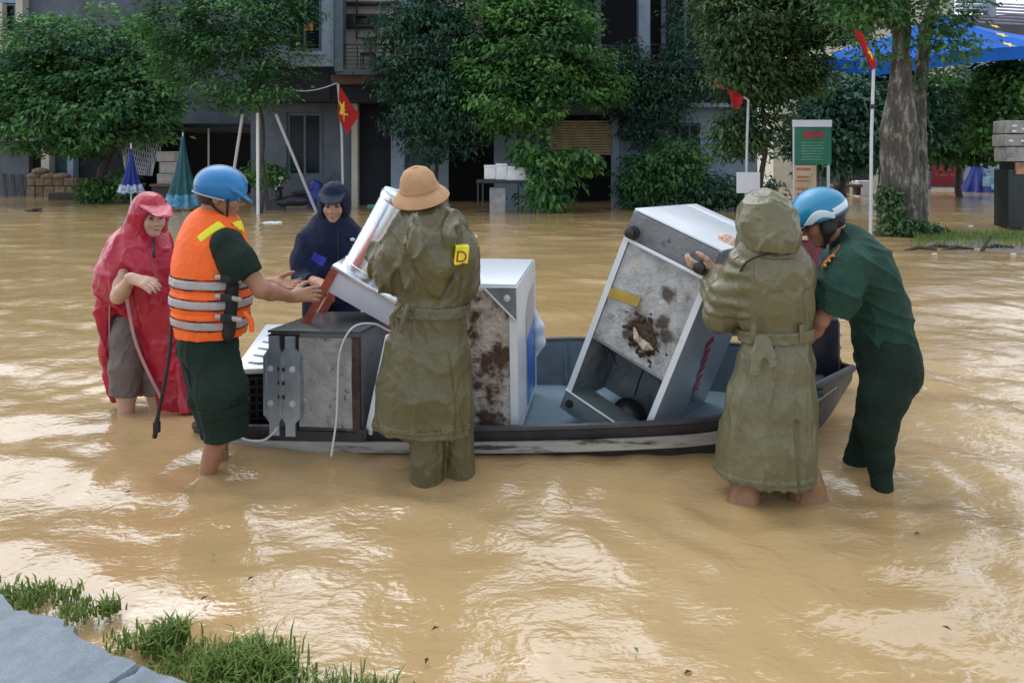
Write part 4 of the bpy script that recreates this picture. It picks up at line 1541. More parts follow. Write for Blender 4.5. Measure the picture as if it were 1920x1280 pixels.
def grey_box():
    B = Box3([-1.257, 3.835, 0.111], [-0.044, -0.027, -0.182], [0.505, 0.598, 0.502])
    W, D, H = B.D
    t = thing('metal_cabinet', B(W / 2, D / 2, -.05), 'dull grey metal cabinet lying on its back with galvanised brackets on its near face', 'cabinet')
    b = MB()
    B.slab(b, 0, .012, -.05, W, D, H - .012, .008)
    b.build('casing', M['plate_grey'], t)
    b = MB()
    B.slab(b, -.004, -.006, H - .011, W + .004, D, H + .002, .003)
    b.build('top_sheet', mat('dark_wet_sheet', (0.075, 0.08, 0.085), 0.25, var=0.3, scale=4, metal=0.3, bump=0.2, bscale=6), t)
    # worn grey face
    nu, nv = 30, 30
    x0, x1 = W * .335, W * .905
    pts = np.array([B(x0 + (x1 - x0) * i / (nu - 1), -.004, .015 + (H - .05) * j / (nv - 1)) for i in range(nu) for j in range(nv)])
    pts += np.outer(.006 * pn(pts * 9, 8) + .003 * pn(pts * 25, 9), B.v(0, 1, 0))
    b = MB()
    b.grid(pts, nu, nv)
    b.build('face_panel', mat('scuffed_grey_panel', (0.30, 0.30, 0.285), 0.6, var=0.25, scale=7, stain=(0.07, 0.065, 0.06), stain_at=(0.60, 0.66), sscale=8, bump=0.5, bscale=35), t, sharp=0)
    for z in (.07, .15, .26, .345):
        b = MB()
        B.slab(b, x0 + .012, -.0065, z, x0 + .042, -.005, z + .005)
        b.build('white_mark', M['grime'], t)
    b = MB()
    B.slab(b, W * .905 + .004, -.010, 0, W - .004, .010, H - .03)
    b.build('rusty_edge', mat('dark_rust', (0.06, 0.035, 0.025), 0.8, var=0.5, scale=15, bump=0.5), t)
    b = MB()
    B.slab(b, W * .255, -.002, 0, W * .33, .010, H - .03)
    B.slab(b, 0, -.004, .40, W * .33, .010, H - .02)
    B.slab(b, 0, -.012, -.05, W, .010, -.004)
    b.build('black_edge_trim', M['black'], t)  # black edge strips of the cabinet face
    # the two pressed brackets with bolts
    for k, (bx, wd) in enumerate(((-.018, .105), (.075, .115))):
        b = MB()
        zs = [(-.03, .028), (.035, .028), (.072, .0), (.378, .0), (.415, .028), (.475, .028)]
        L_ = [(bx + i_, z) for z, i_ in zs]
        R_ = [(bx + wd - i_ * (1.2 if k else .8), z) for z, i_ in zs]
        pts = [B(x, -.020 - .006 * k, z) for x, z in L_] + [B(x, -.020 - .006 * k, z) for x, z in R_[::-1]]
        b.prism(pts, B.v(0, .014, 0))
        for xx in (bx + .003, bx + wd - .012):
            B.slab(b, xx, -.034 - .006 * k, .075, xx + .010, -.0205 - .006 * k, .375)
        br = b.build('bracket', M['galv'], t, smooth=False)
        for z in (.135, .31):
            b = MB()
            x = bx + (.035 if k == 0 else .068)
            b.lathe(B(x, -.020 - .006 * k, z), B.v(0, -1, 0), [(.017, 0), (.017, .004), (.011, .005), (.011, .014), (.004, .016)], n=12)
            b.build('bolt', M['steel'], br)
        for z in (.16, .23, .30):
            b = MB()
            x = bx + wd - .02 if k == 0 else bx + .022
            B.slab(b, x - .005, -.0275 - .006 * k, z, x + .005, -.0195 - .006 * k, z + .018)
            b.build('slot', M['black'], br)
    b = MB()
    pts = crom([B(.62, .12, H - .02), B(.55, .05, H + .030), B(.47, -.02, H + .02), B(.41, -.04, H - .10), B(.395, -.04, H - .30), B(.39, -.05, .06), B(.375, -.08, -.10)], 50)
    b.tube(list(pts), .0052, n=7)
    b.build('white_cord', M['paper_cord'], t)
    b = MB()
    b.lathe(B(W + .01, -.02, -.01), B.v(0, -1, 0), [(.03, -.01), (.03, .015), (.014, .016), (.014, .02)], n=16)
    b.build('castor', M['black'], t)


grey_box()


def white_unit():
    t = thing('fan_unit', P(500, 800, 4.15), 'white-topped unit with a black grille lying left of the grey cabinet', 'appliance')
    B = Box3(P(446, 805, 4.02) + [0, 0, -.03], [0.10, 0.0, 0.10], [0.36, 0.75, 0.37])
    W, D, H = B.D
    b = MB()
    B.slab(b, 0, .02, -.05, W, D, H - .03, .015)
    b.build('body', M['black'], t)
    b = MB()
    B.slab(b, -.01, -.01, H - .028, W + .01, D, H + .004, .012)
    top = b.build('top_cover', M['enamel'], t)
    for i in range(5):
        b = MB()
        b.tube(list(crom([B(.05, .08 + .11 * i, H + .004), B(.13, .05 + .11 * i, H + .008), B(.2, .10 + .11 * i, H + .008), B(.30, .07 + .11 * i, H + .004)], 9)), .007, n=6)
        b.build('moulded_ridge', M['enamel_shaded'], top)
    for i in range(9):
        b = MB()
        x = .02 + i * .04
        B.slab(b, x, -.002, .02, x + .014, .019, H - .05)
        b.build('grille_bar', M['dark_steel'], t)
    for i in range(7):
        b = MB()
        z = .04 + i * .045
        B.slab(b, .01, -.008, z, W - .01, -.003, z + .012)
        b.build('grille_bar', M['dark_steel'], t)
    b = MB()
    b.tube([B(-.01, -.02, .015), B(W * .9, -.02, .01)], .016)
    b.build('bottom_roll', M['dark_steel'], t)


white_unit()


def leaning_panel():
    t = thing('freezer_door', P(690, 800, 3.72), 'white freezer door leaning behind the long raincoat', 'door')
    a, c = P(683, 812, 3.765), P(722, 628, 3.80)
    b = MB()
    up = c - a
    ay = nrm([.35, .94, 0])
    nx = nrm(np.cross(ay, up))
    nx = nx if nx[0] > 0 else -nx
    b.frame(a, nx * .042, ay * .40, up, .006)
    b.build('panel', M['enamel'], t)
    b = MB()
    b.frame(a + nx * .043 + ay * .03 + up * .02, nx * .012, ay * .34, up * .96, .003)
    b.build('gasket', M['dark_steel'], t)


leaning_panel()


def pot():
    B = Box3([-1.045, 4.048, 0.80], [0.043, 0.507, -0.034], [0.429, 0.377, 0.135])
    W, D, H = B.D
    t = thing('steel_boiler', B(0, D / 2, -.35), 'shiny steel cylinder boiler on a white square stand with worn red legs, tipped over', 'boiler')
    b = MB()
    B.slab(b, .02, .0, .0, W, D, H - .012, .006)
    b.build('skirt', mat('white_stand_panel', (0.62, 0.65, 0.72), 0.35, var=0.06, scale=6), t)
    b = MB()
    B.slab(b, -.005, -.012, H - .011, W + .012, D + .012, H + .012, .004)
    b.build('shelf', M['stainless'], t)
    for (x, y) in ((-.004, -.006), (-.004, D - .03), (W - .005, -.006), (W - .005, D - .03)):
        b = MB()
        zz = -.30 if x < .1 else -.04
        B.slab(b, x, y, zz, x + .045, y + .005, H - .012)
        B.slab(b, x, y + .006, zz, x + .005, y + .045, H - .012)
        lg = b.build('leg', M['redpaint'], t)
        if x < .1:
            b = MB()
            B.slab(b, x - .002, y - .002, zz - .03, x + .035, y + .036, zz + .02, .004)
            b.build('foot', M['dark_steel'], lg)
    c0 = B(W * .345, D * .5, H + .012)
    ax = B.v(0, 0, 1)
    r = .140
    b = MB()
    b.lathe(c0, ax, [(r, 0), (r, .03), (r - .004, .034), (r - .004, .43), (r, .434), (r + .003, .445), (r + .003, .47), (r - .004, .472)], n=48)
    cyl = b.build('cylinder', M['stainless'], t, sharp=0.5)
    b = MB()
    b.lathe(c0 + ax * .473, ax, [(r - .006, 0), (r - .004, .010), (r - .02, .014), (r * .5, .018), (.01, .019)], n=40)
    lid = b.build('lid', mat('white_lid', (0.72, 0.76, 0.80), 0.3, var=0.05), t)
    b = MB()
    q = c0 + ax * .492
    x_, y_ = B.v(1, 0, 0), B.v(0, 1, 0)
    b.tube(list(crom([q - x_ * .06 - y_ * .03, q - x_ * .035 + ax * .045 - y_ * .03, q + x_ * .035 + ax * .045 - y_ * .03, q + x_ * .06 - y_ * .03], 12)), .006, n=6)
    b.build('handle', M['steel'], lid)
    b = MB()
    s = nrm(B.v(.35, -1, 0))
    b.tube([c0 + s * (r + .014) + ax * .03, c0 + s * (r + .014) + ax * .27], .012)
    b.build('level_tube', mat('pink_tube', (0.62, 0.26, 0.22), 0.3), t)
    b = MB()
    q = c0 + s * (r + .016) + ax * .29
    b.frame(q - x_ * .02, x_ * .045, s * .02, ax * .04, .003)
    b.build('switch_box', M['black'], t)
    return B


POT = pot()


def bow_box():
    B = Box3(P(1502, 712, 4.22), [0, 0, -0.30], [0.20, 0.16, 0.355])
    W, D, H = B.D
    t = thing('speaker_cabinet', B(W / 2, D / 2, 0), 'black cabinet with a worn metal side standing in the bow', 'cabinet')
    b = MB()
    B.slab(b, 0, 0, -.05, W, D, H, .008)
    b.build('casing', mat('black_blue_casing', (0.012, 0.014, 0.025), 0.35, var=0.3), t)
    b = MB()
    B.slab(b, W + .001, .02, .01, W + .006, D - .02, H - .02)
    sd = b.build('side_plate', mat('worn_side_plate', (0.16, 0.14, 0.12), 0.5, metal=.3, var=.5, scale=14, stain=(.35, .33, .30), stain_at=(.6, .66), sscale=12), t)
    for z, rr in ((.09, .040), (.19, .026), (.26, .022)):
        b = MB()
        b.lathe(B(W + .006, D * .5, z), B.v(1, 0, 0), [(rr, 0), (rr, .008), (rr * .6, .009), (rr * .6, .016)], n=16)
        b.build('knob', M['steel'] if rr < .04 else M['black'], sd)


bow_box()
# ------------------------------------------------------------------ people
M['skin'] = mat('skin', (0.46, 0.255, 0.165), 0.5, var=0.12, scale=14, sss=0.12, bump=0.08, bscale=120)
M['skin_tan'] = mat('skin_tanned', (0.36, 0.18, 0.11), 0.5, var=0.14, scale=14, sss=0.1, bump=0.08, bscale=120)
M['skin_fair'] = mat('skin_fair', (0.54, 0.34, 0.25), 0.5, var=0.1, scale=14, sss=0.12, bump=0.08, bscale=120)
M['hair'] = mat('black_hair', (0.012, 0.010, 0.009), 0.45, var=0.4, scale=60, bump=0.6, bscale=90)
M['eye'] = mat('dark_eye', (0.02, 0.014, 0.012), 0.2)
M['lip'] = mat('lips', (0.33, 0.12, 0.10), 0.45)
M['olive_coat'] = mat('olive_rubberised_raincoat', (0.108, 0.096, 0.042), 0.28, spec=0.5, var=0.16, scale=4, bump=0.25, bscale=26, stain=(0.085, 0.074, 0.035), stain_at=(0.55, 0.75), sscale=5, crease=.2, cscale=8)
M['olive_pale'] = mat('pale_olive_raincoat', (0.140, 0.130, 0.066), 0.28, spec=0.5, var=0.14, scale=4, bump=0.25, bscale=26, stain=(0.11, 0.098, 0.048), stain_at=(0.55, 0.75), sscale=5, crease=.2, cscale=7)
M['uniform'] = mat('dark_green_uniform', (0.011, 0.025, 0.018), 0.8, spec=0.2, var=0.25, scale=7, bump=0.35, bscale=60, crease=.2, cscale=10)
M['uniform2'] = mat('green_uniform_shirt', (0.017, 0.056, 0.041), 0.75, spec=0.25, var=0.25, scale=7, bump=0.35, bscale=60, crease=.2, cscale=9)
M['orange'] = mat('orange_vest_cloth', (0.92, 0.135, 0.008), 0.65, var=0.08, scale=9, bump=0.2, bscale=50, crease=.2, cscale=8)
M['reflect'] = mat('silver_reflective_tape', (0.38, 0.365, 0.375), 0.45, var=0.1, scale=20)
M['yellow'] = mat('fluorescent_yellow', (0.80, 0.74, 0.02), 0.5, var=0.06)
M['web'] = mat('black_webbing', (0.012, 0.012, 0.012), 0.7)
M['poncho'] = mat('red_poncho_plastic', (0.38, 0.006, 0.030), 0.33, spec=0.5, var=0.18, scale=4, bump=0.2, bscale=24, crease=.2, cscale=8)
M['hem'] = mat('pinkish_white_hem', (0.45, 0.24, 0.25), 0.5, var=0.15)
M['navy'] = mat('navy_rain_jacket', (0.006, 0.012, 0.036), 0.65, spec=0.2, var=0.3, scale=5, bump=0.2, bscale=30, crease=.2, cscale=9)
M['royal'] = mat('royal_blue_panel', (0.015, 0.025, 0.32), 0.5, var=0.2)
M['maroon'] = mat('maroon_raincoat', (0.12, 0.006, 0.018), 0.45, var=0.2, scale=5)
M['grey_cloth'] = mat('wet_grey_trousers', (0.145, 0.115, 0.105), 0.6, var=0.25, scale=7, bump=0.3, bscale=40, crease=.2)
M['helmet_blue'] = mat('bright_blue_helmet', (0.008, 0.175, 0.43), 0.38, var=0.10, coat=0.1, stain=(0.04, 0.22, 0.42), stain_at=(0.6, 0.9), sscale=5)
M['helmet_teal'] = mat('teal_blue_helmet', (0.008, 0.205, 0.37), 0.32, var=0.08, coat=0.2)
M['helmet_white'] = mat('pale_helmet_stripe', (0.56, 0.68, 0.76), 0.3, var=0.05, coat=0.4)
M['felt'] = mat('tan_felt_hat', (0.47, 0.275, 0.145), 0.9, var=0.12, scale=16, bump=0.3, bscale=140)
UP = V3(0, 0, 1)


def head(S, c, f, u, s=1.0, neck=None, jaw=1.0):
    f = nrm(f)
    r = nrm(np.cross(f, u))
    u = np.cross(r, f)
    A = np.stack([r, f, u])

    def q(x, y, z):
        return c + (r * x + f * y + u * z) * s
    S.ell(q(0, -.012, .028), V3(.074, .094, .088) * s, A, k=.02)
    S.ell(q(0, .028, -.040), V3(.058 * jaw, .062, .078) * s, A, k=.03)
    S.ell(q(0, .066, -.094), V3(.024, .022, .018) * s, A, k=.03)
    S.cone(q(0, .088, .012), q(0, .108, -.022), .008 * s, .014 * s, k=.015)
    for x in (-1, 1):
        S.ell(q(x * .012, .098, -.028), V3(.010, .010, .008) * s, A, k=.01)
        S.ell(q(x * .036, .064, -.022), V3(.024, .026, .026) * s, A, k=.03)
        S.ell(q(x * .030, .080, .030), V3(.022, .012, .009) * s, A, k=.015)
        S.ell(q(x * .076, -.006, -.008), V3(.010, .021, .032) * s, A, k=.012)
    for x in (-1, 1):
        S.ell(q(x * .031, .098, .010), V3(.017, .014, .010) * s, A, k=.014, op=-1)
    S.ell(q(0, .086, -.056), V3(.024, .012, .006) * s, A, k=.01)
    S.ell(q(0, .083, -.068), V3(.021, .012, .007) * s, A, k=.01)
    if neck is not None:
        S.cone(q(0, -.022, -.05), neck, .052 * s, .060 * s, k=.03)
    return q, A


def face_parts(root, q, A, s=1.0, m='hair'):
    for x in (-1, 1):
        b = MB()
        b.ell(q(x * .031, .080, .009), V3(.0145, .010, .0055) * s, A, 10, 6)
        b.build('eye', M['eye'], root)
        b = MB()
        b.tube(list(crom([q(x * .014, .094, .024), q(x * .032, .093, .031), q(x * .048, .078, .026)], 7)), [.002, .004, .0045, .0045, .004, .003, .0015], n=6)
        b.build('eyebrow', M[m], root)
    b = MB()
    b.ell(q(0, .091, -.061), V3(.022, .008, .0055) * s, A, 12, 6)
    b.build('lips', M['lip'], root)


def hand(S, w, d, n, side, curl=0.35, s=1.0, spread=0.10, thumb=0.7):
    """w wrist, d pointing direction, n back-of-hand normal, side +1 when the thumb lies along n x d"""
    d = nrm(d)
    n = nrm(np.asarray(n, float) - d * np.dot(n, d))
    t = np.cross(n, d) * side          # towards the thumb
    p = lambda a, b, c: w + (d * a + t * b + n * c) * s
    S.cone(p(-.01, 0, 0), p(.035, 0, 0), .026 * s, .030 * s, k=.02, q=.75, w=t)
    for b in (-.026, -.009, .009, .026):
        S.cone(p(.02, b * .7, 0), p(.088, b, .002), .014 * s, .0125 * s, k=.012)
    L = [.062, .078, .084, .074]
    for i, b in enumerate((-.030, -.010, .010, .029)):
        a0 = p(.088, b, .002)
        ang, dd = curl * .6, nrm(d + t * (b / .03) * spread)
        pts, pos = [a0], a0
        for seg in (.45, .32, .23):
            v = dd * math.cos(ang) - n * math.sin(ang)
            pos = pos + v * L[i] * seg * s
            pts.append(pos)
            ang += curl * .75
        S.chain(pts, [.0105 * s, .0098 * s, .009 * s, .0072 * s], k=.004)
    v = nrm(d * .75 + t * thumb - n * .35)
    pts = [p(.022, .020, -.004), p(.022, .020, -.004) + v * .045 * s]
    pts.append(pts[1] + nrm(v + d * .5 - n * .2 * curl) * .034 * s)
    pts.append(pts[2] + nrm(v * .6 + d * .8 - n * .4 * curl) * .024 * s)
    S.chain(pts, [.017 * s, .0135 * s, .0115 * s, .009 * s], k=.008)


def body(root, J, m, h=0.006, ears=True):
    """one continuous body: head, neck, trunk, arms with hands, legs with feet"""
    S = SDF()
    q, A = head(S, J['head'], J['f'], J['u'], J.get('hs', 1.0), J['neck'])
    sw = nrm(J['shR'] - J['shL'])
    S.chain([J['neck'] - [0, 0, .03], (J['shL'] + J['shR']) / 2 + (J['pelvis'] - J['neck']) * .18, J['pelvis'] + (J['neck'] - J['pelvis']) * .35, J['pelvis']], list(np.array([.070, .118, .098, .108]) * J.get('tw', 1.0)), k=.05, q=.62, w=sw)
    for sd in 'LR':
        S.cone(J['neck'] - [0, 0, .015], J['sh' + sd], .048, .042, k=.04)
        S.chain([J['sh' + sd], J['el' + sd]], [.047, .039], k=.03)
        mid = J['el' + sd] + (J['wr' + sd] - J['el' + sd]) * .3
        S.chain([J['el' + sd], mid, J['wr' + sd]], [.040, .041, .026], k=.02)
        if 'hd' + sd in J:
            d, n, cu = J['hd' + sd]
            hand(S, J['wr' + sd], d, n, 1 if sd == 'R' else -1, cu)
        hip = J['hip' + sd]
        S.chain([hip, J['kn' + sd]], [.082, .056], k=.04)
        k_, a_ = J['kn' + sd], J['an' + sd]
        S.chain([k_, k_ + (a_ - k_) * .3, a_], list(np.array([.050, .052, .034]) * J.get('cw', 1.0)), k=.03)
        t = J.get('toe' + sd, V3(0, 1, 0))
        S.cone(a_ + [0, 0, -.045], a_ + nrm(t) * .15 + [0, 0, -.055], .035, .026, k=.03)
    v, f = S.mesh(h)
    v = relax(v, f, 1, 0.4)
    o = meshobj('body', v, f, M[m], root, sharp=0)
    return q, A, o


def garment(name, root, S, m, h=0.007, amp=0.008, sc=7, seed=0, vert=0.0, mask=None, axis=None, fine=.35, grow=None, clip=None, fold=None):
    if grow is not None:
        S2 = SDF()
        S2.p = list(S.p)
        lo = np.min([p[1] for p in S.p if p[4] > 0], 0) - .05
        hi = np.max([p[2] for p in S.p if p[4] > 0], 0) + .05
        # shrink/clip helpers act on the finished field
        old = S2.mesh
        v, f = mesh_clip(S2, h, grow, clip)
    else:
        v, f = S.mesh(h)
    if len(v) == 0:
        print('EMPTY', name, root.get('label'))
        return None
    v = crumple(v, f, amp, sc, seed, vert=vert, mask=mask, axis=axis, fine=fine)
    if fold is not None:
        v = v + vnormals(v, f) * fold(v)[:, None]
    return meshobj(name, v, f, M[m], root, sharp=0)


def mesh_clip(S, h, grow, clip):
    """the garment's own volume grown by a few mm and cut to a region: belts, bands, patches"""
    fns = list(S.p)

    class C(SDF):
        pass
    T = C()
    T.p = fns
    add = [p for p in fns if p[4] > 0]
    lo = np.min([p[1] for p in add], 0) - .05
    hi = np.max([p[2] for p in add], 0) + .05
    clo, chi, cf = clip
    clo, chi = np.maximum(lo, clo), np.minimum(hi, chi)
    n = np.ceil((chi - clo) / h).astype(int) + 1
    X = (clo[0] + h * np.arange(n[0]))[:, None, None]
    Y = (clo[1] + h * np.arange(n[1]))[None, :, None]
    Z = (clo[2] + h * np.arange(n[2]))[None, None, :]
    F = np.full(n, 0.3)
    for fn, a, b, k, op in fns:
        if (a - k - .03 > chi).any() or (b + k + .03 < clo).any():
            continue
        d = fn(X, Y, Z)
        if op > 0:
            hh = np.maximum(k - np.abs(F - d), 0) / k
            F = np.minimum(F, d) - hh * hh * k * .25
        else:
            hh = np.maximum(k - np.abs(F + d), 0) / k
            F = np.maximum(F, -d) + hh * hh * k * .25
    F = np.maximum(F - grow, cf(X, Y, Z))
    F[0], F[-1], F[:, 0], F[:, -1], F[:, :, 0], F[:, :, -1] = .1, .1, .1, .1, .1, .1
    return surfnets(F, clo, h)


def zband(p0, p1, tilt=V3(0, 0, 1), xr=None):
    """region between two heights along a (nearly vertical) axis"""
    t = nrm(tilt)
    a, b = np.dot(p0, t), np.dot(p1, t)
    lo, hi = min(a, b), max(a, b)

    def cf(X, Y, Z):
        s = X * t[0] + Y * t[1] + Z * t[2]
        return np.maximum(lo - s, s - hi) + 0 * (X + Y + Z)
    zlo, zhi = min(p0[2], p1[2]) - .12, max(p0[2], p1[2]) + .12
    return (V3(-9, 0, zlo), V3(9, 9, zhi), cf)


def obox(c, R, half):
    """oriented box region; rows of R its axes"""
    def cf(X, Y, Z):
        d = None
        for i in range(3):
            s = np.abs((X - c[0]) * R[i, 0] + (Y - c[1]) * R[i, 1] + (Z - c[2]) * R[i, 2]) - half[i]
            d = s if d is None else np.maximum(d, s)
        return d
    e = np.linalg.norm(half) + .03
    return (np.asarray(c) - e, np.asarray(c) + e, cf)


def foot_root(px, d, label, group='people around the boat'):
    p = P(px, 0, d)
    p[2] = -0.28
    return thing('person', p, label, 'person', group)


def strap(root, pts, r=.007, m='web', name='strap', flat=1.0):
    b = MB()
    b.tube(list(crom(pts, 16)), r, n=6, flat=flat)
    return b.build(name, M[m], root)


# ---------------------------------------------------------------- man in the orange life vest
def vest_man():
    r = foot_root(395, 3.6, 'man in an orange life vest and bright blue helmet reaching towards the red stand leg')
    F, R_ = nrm([.90, .42, 0]), nrm([.42, -.90, 0])
    J = dict(head=P(413, 367, 3.60), f=V3(.95, .22, -.16), u=V3(.12, 0, 1), neck=P(395, 432, 3.62), shR=P(427, 458, 3.48), shL=P(364, 455, 3.80),
             elR=P(490, 543, 3.50), wrR=P(546, 556, 3.68), hdR=(V3(.8, .5, .03), V3(.25, -.9, .35), .35), elL=P(450, 540, 3.98), wrL=P(508, 530, 4.05), hdL=(V3(.95, .0, -.12), V3(0, .5, -.85), .30),
             pelvis=P(388, 630, 3.62), hipR=P(402, 645, 3.55), hipL=P(372, 645, 3.70), knR=P(424, 745, 3.50), knL=P(402, 745, 3.72), anR=P(374, 950, 3.60), anL=P(418, 940, 3.80), toeR=F, toeL=F)
    q, A, o = body(r, J, 'skin_tan')
    face_parts(r, q, A)
    S = SDF()
    S.ell(q(0, -.020, .010), V3(.078, .094, .090), A, k=.01)
    S.plane(q(0, .038, .02), A[1], q(0, .2, 0) - .25, q(0, .2, 0) + .25)
    S.plane(q(0, -.05, -.048), -A[2], q(0, 0, -.2) - .25, q(0, 0, -.2) + .25)
    for x in (-1, 1):
        S.ell(q(x * .08, .022, -.012), V3(.02, .05, .05), A, k=.005, op=-1)
    v, f = S.mesh(.006)
    meshobj('hair', v, f, M['hair'], r, sharp=0)
    # trousers rolled at the shin
    S = SDF()
    S.chain([P(390, 600, 3.62), P(389, 640, 3.62)], [.150, .158], k=.05, q=.85, w=R_)
    S.chain([P(398, 650, 3.56), P(416, 735, 3.51), P(424, 817, 3.53)], [.118, .112, .100], k=.04, cut=(0, 1))
    S.chain([P(376, 650, 3.70), P(400, 740, 3.72), P(408, 812, 3.76)], [.112, .102, .090], k=.04, cut=(0, 1))
    garment('trousers', r, S, 'uniform', amp=.011, sc=6, seed=3)
    garment('rolled_cuff', r, S, 'uniform', h=.006, amp=.008, sc=7, seed=4, grow=.008, clip=zband(P(0, 818, 3.52), P(0, 796, 3.52), V3(-.1, 0, 1)))
    # shirt with short sleeves and collar
    S = SDF()
    S.chain([P(394, 440, 3.63), P(392, 500, 3.63), P(390, 615, 3.62)], [.15, .165, .15], k=.04, q=.75, w=R_)
    S.chain([P(425, 458, 3.50), P(444, 490, 3.49), P(463, 520, 3.49)], [.082, .084, .082], k=.04, cut=(0, 1))
    S.chain([P(364, 456, 3.80), P(400, 500, 3.88), P(428, 522, 3.94)], [.082, .084, .080], k=.04, cut=(0, 1))
    S.cone(P(397, 418, 3.62), P(395, 440, 3.62), .066, .085, k=.03, cut=(1, 0))
    garment('shirt', r, S, 'uniform', amp=.006, sc=8, seed=5)
    # life vest
    V = SDF()
    ctr = [(402, 418), (399, 450), (397, 500), (396, 560), (396, 624)]
    V.chain([P(x, y, 3.63) for x, y in ctr], [.105, .178, .205, .208, .196], k=.04, q=.86, w=R_, cut=(1, 1))
    V.ell(P(399, 414, 3.62), (.075, .075, .05), k=.02, op=-1)
    V.ell(P(446, 480, 3.37), (.115, .115, .145), np.eye(3), k=.025, op=-1)
    V.ell(P(388, 475, 3.92), (.12, .13, .15), np.eye(3), k=.02, op=-1)
    V.cone(P(440, 520, 3.40), P(432, 640, 3.41), .030, .026, k=.01, op=-1)
    garment('life_vest', r, V, 'orange', h=.007, amp=.005, sc=9, seed=8, fine=.5, fold=lambda v: -.006 * np.exp(-((v[:, 2] - P(0, 540, 3.6)[2]) / .008) ** 2) - .006 * np.exp(-((v[:, 2] - P(0, 578, 3.6)[2]) / .008) ** 2))
    tl = V3(.05, .02, 1)
    for y0, y1 in ((516, 531), (552, 566), (590, 604)):
        garment('reflective_band', r, V, 'reflect', h=.006, amp=.004, sc=9, seed=8, grow=.006, clip=zband(P(350, y0, 3.6), P(350, y1, 3.6), tl))
        for yy in (y0 - 2, y1 + 2):
            garment('black_piping', r, V, 'web', h=.005, amp=.004, sc=9, seed=8, grow=.004, clip=zband(P(350, yy - 1.4, 3.6), P(350, yy + 1.4, 3.6), tl))
    # side panel and straps seen in the gap
    S = SDF()
    S.chain([P(436, 505, 3.50), P(428, 620, 3.50)], [.055, .055], k=.02, q=.6, w=R_)
    garment('side_panel', r, S, 'web', amp=.004)
    for y in (522, 558, 596):
        strap(r, [P(405, y - 3, 3.435), P(430, y, 3.425), P(452, y + 4, 3.45)], .012, 'reflect', 'side_strap')
        b = MB()
        b.box(P(424, y, 3.418), (.05, .02, .035), .004, rz=.2)
        b.build('buckle', M['web'], r)
    c = P(381, 433, 3.42)
    ax = nrm(P(397, 418, 3.44) - P(366, 449, 3.44))
    n_ = V3(-.1, -1, .25)
    R3 = np.stack([ax, nrm(np.cross(n_, ax)), nrm(n_)])
    garment('shoulder_patch', r, V, 'yellow', h=.005, amp=.003, sc=9, seed=8, grow=.006, clip=obox(c, R3, V3(.055, .019, .12)))
    c = P(447, 430, 3.50)
    ax = nrm(P(462, 448, 3.5) - P(434, 415, 3.5))
    R3 = np.stack([ax, nrm(np.cross(n_, ax)), nrm(n_)])
    garment('shoulder_patch', r, V, 'yellow', h=.005, amp=.003, sc=9, seed=8, grow=.006, clip=obox(c, R3, V3(.05, .018, .12)))
    strap(r, [P(458, 585, 3.47), P(470, 600, 3.47), P(472, 622, 3.47)], .012, 'orange', 'loose_strap')
    # helmet
    H = SDF()
    H.ell(q(0, -.004, .044), V3(.106, .124, .102), A, k=.01)
    H.plane(q(0, -.05, -.010), -A[2] - A[1] * .10, q(0, 0, -.2) - .3, q(0, 0, -.2) + .3, k=.01)
    H.cone(q(0, .075, .036), q(0, .114, .012), .082, .050, k=.03, q=.14, w=A[0])
    v, f = H.mesh(.006)
    hm = meshobj('helmet', v, f, M['helmet_blue'], r, sharp=0)
    b = MB()
    ring = [q(.106 * math.sin(a), -.004 - .124 * math.cos(a), -.006 + .012 * math.cos(a)) for a in np.linspace(-1.9, 1.9, 30)]
    b.tube(ring, .0035, n=6)
    b.build('rim_trim', M['reflect'], hm)
    b = MB()
    arc = [q(0, -.004 + .1250 * math.cos(a), .044 + .1030 * math.sin(a)) for a in np.linspace(.35, 3.5, 30)]
    b.tube(arc, .0035, n=6)
    b.build('centre_seam', M['reflect'], hm)
    strap(r, [q(.080, .045, .02), q(.076, .050, -.03), q(.060, .055, -.085), q(.01, .055, -.122)], .006, 'web', 'chin_strap')
    strap(r, [q(.084, -.045, .0), q(.080, -.015, -.045), q(.064, .035, -.080), q(.05, .050, -.100)], .006, 'web', 'chin_strap')
    b = MB()
    b.tube([q(.080, .02, .012), q(.060, .085, .012), q(.012, .108, .010)], .0022, n=5)
    b.tube([q(.034 + .019 * math.cos(a), .103 - .3 * abs(.034 + .019 * math.cos(a) - .02), .003 + .014 * math.sin(a)) for a in np.linspace(0, 6.283, 17)], .0018, n=5, cap=False)
    b.build('spectacles', M['steel'], r)
    # long dark strap hanging behind him
    b = MB()
    b.tube(list(crom([P(322, 600, 3.55), P(318, 660, 3.50), P(306, 730, 3.46), P(296, 780, 3.46), P(290, 820, 3.47)], 20)), [.008] * 15 + [.011] * 5, n=6)
    b.build('hanging_strap', M['web'], r)
    b = MB()
    b.box(P(294, 800, 3.465), (.03, .02, .05), .004)
    b.build('strap_end', M['web'], r)


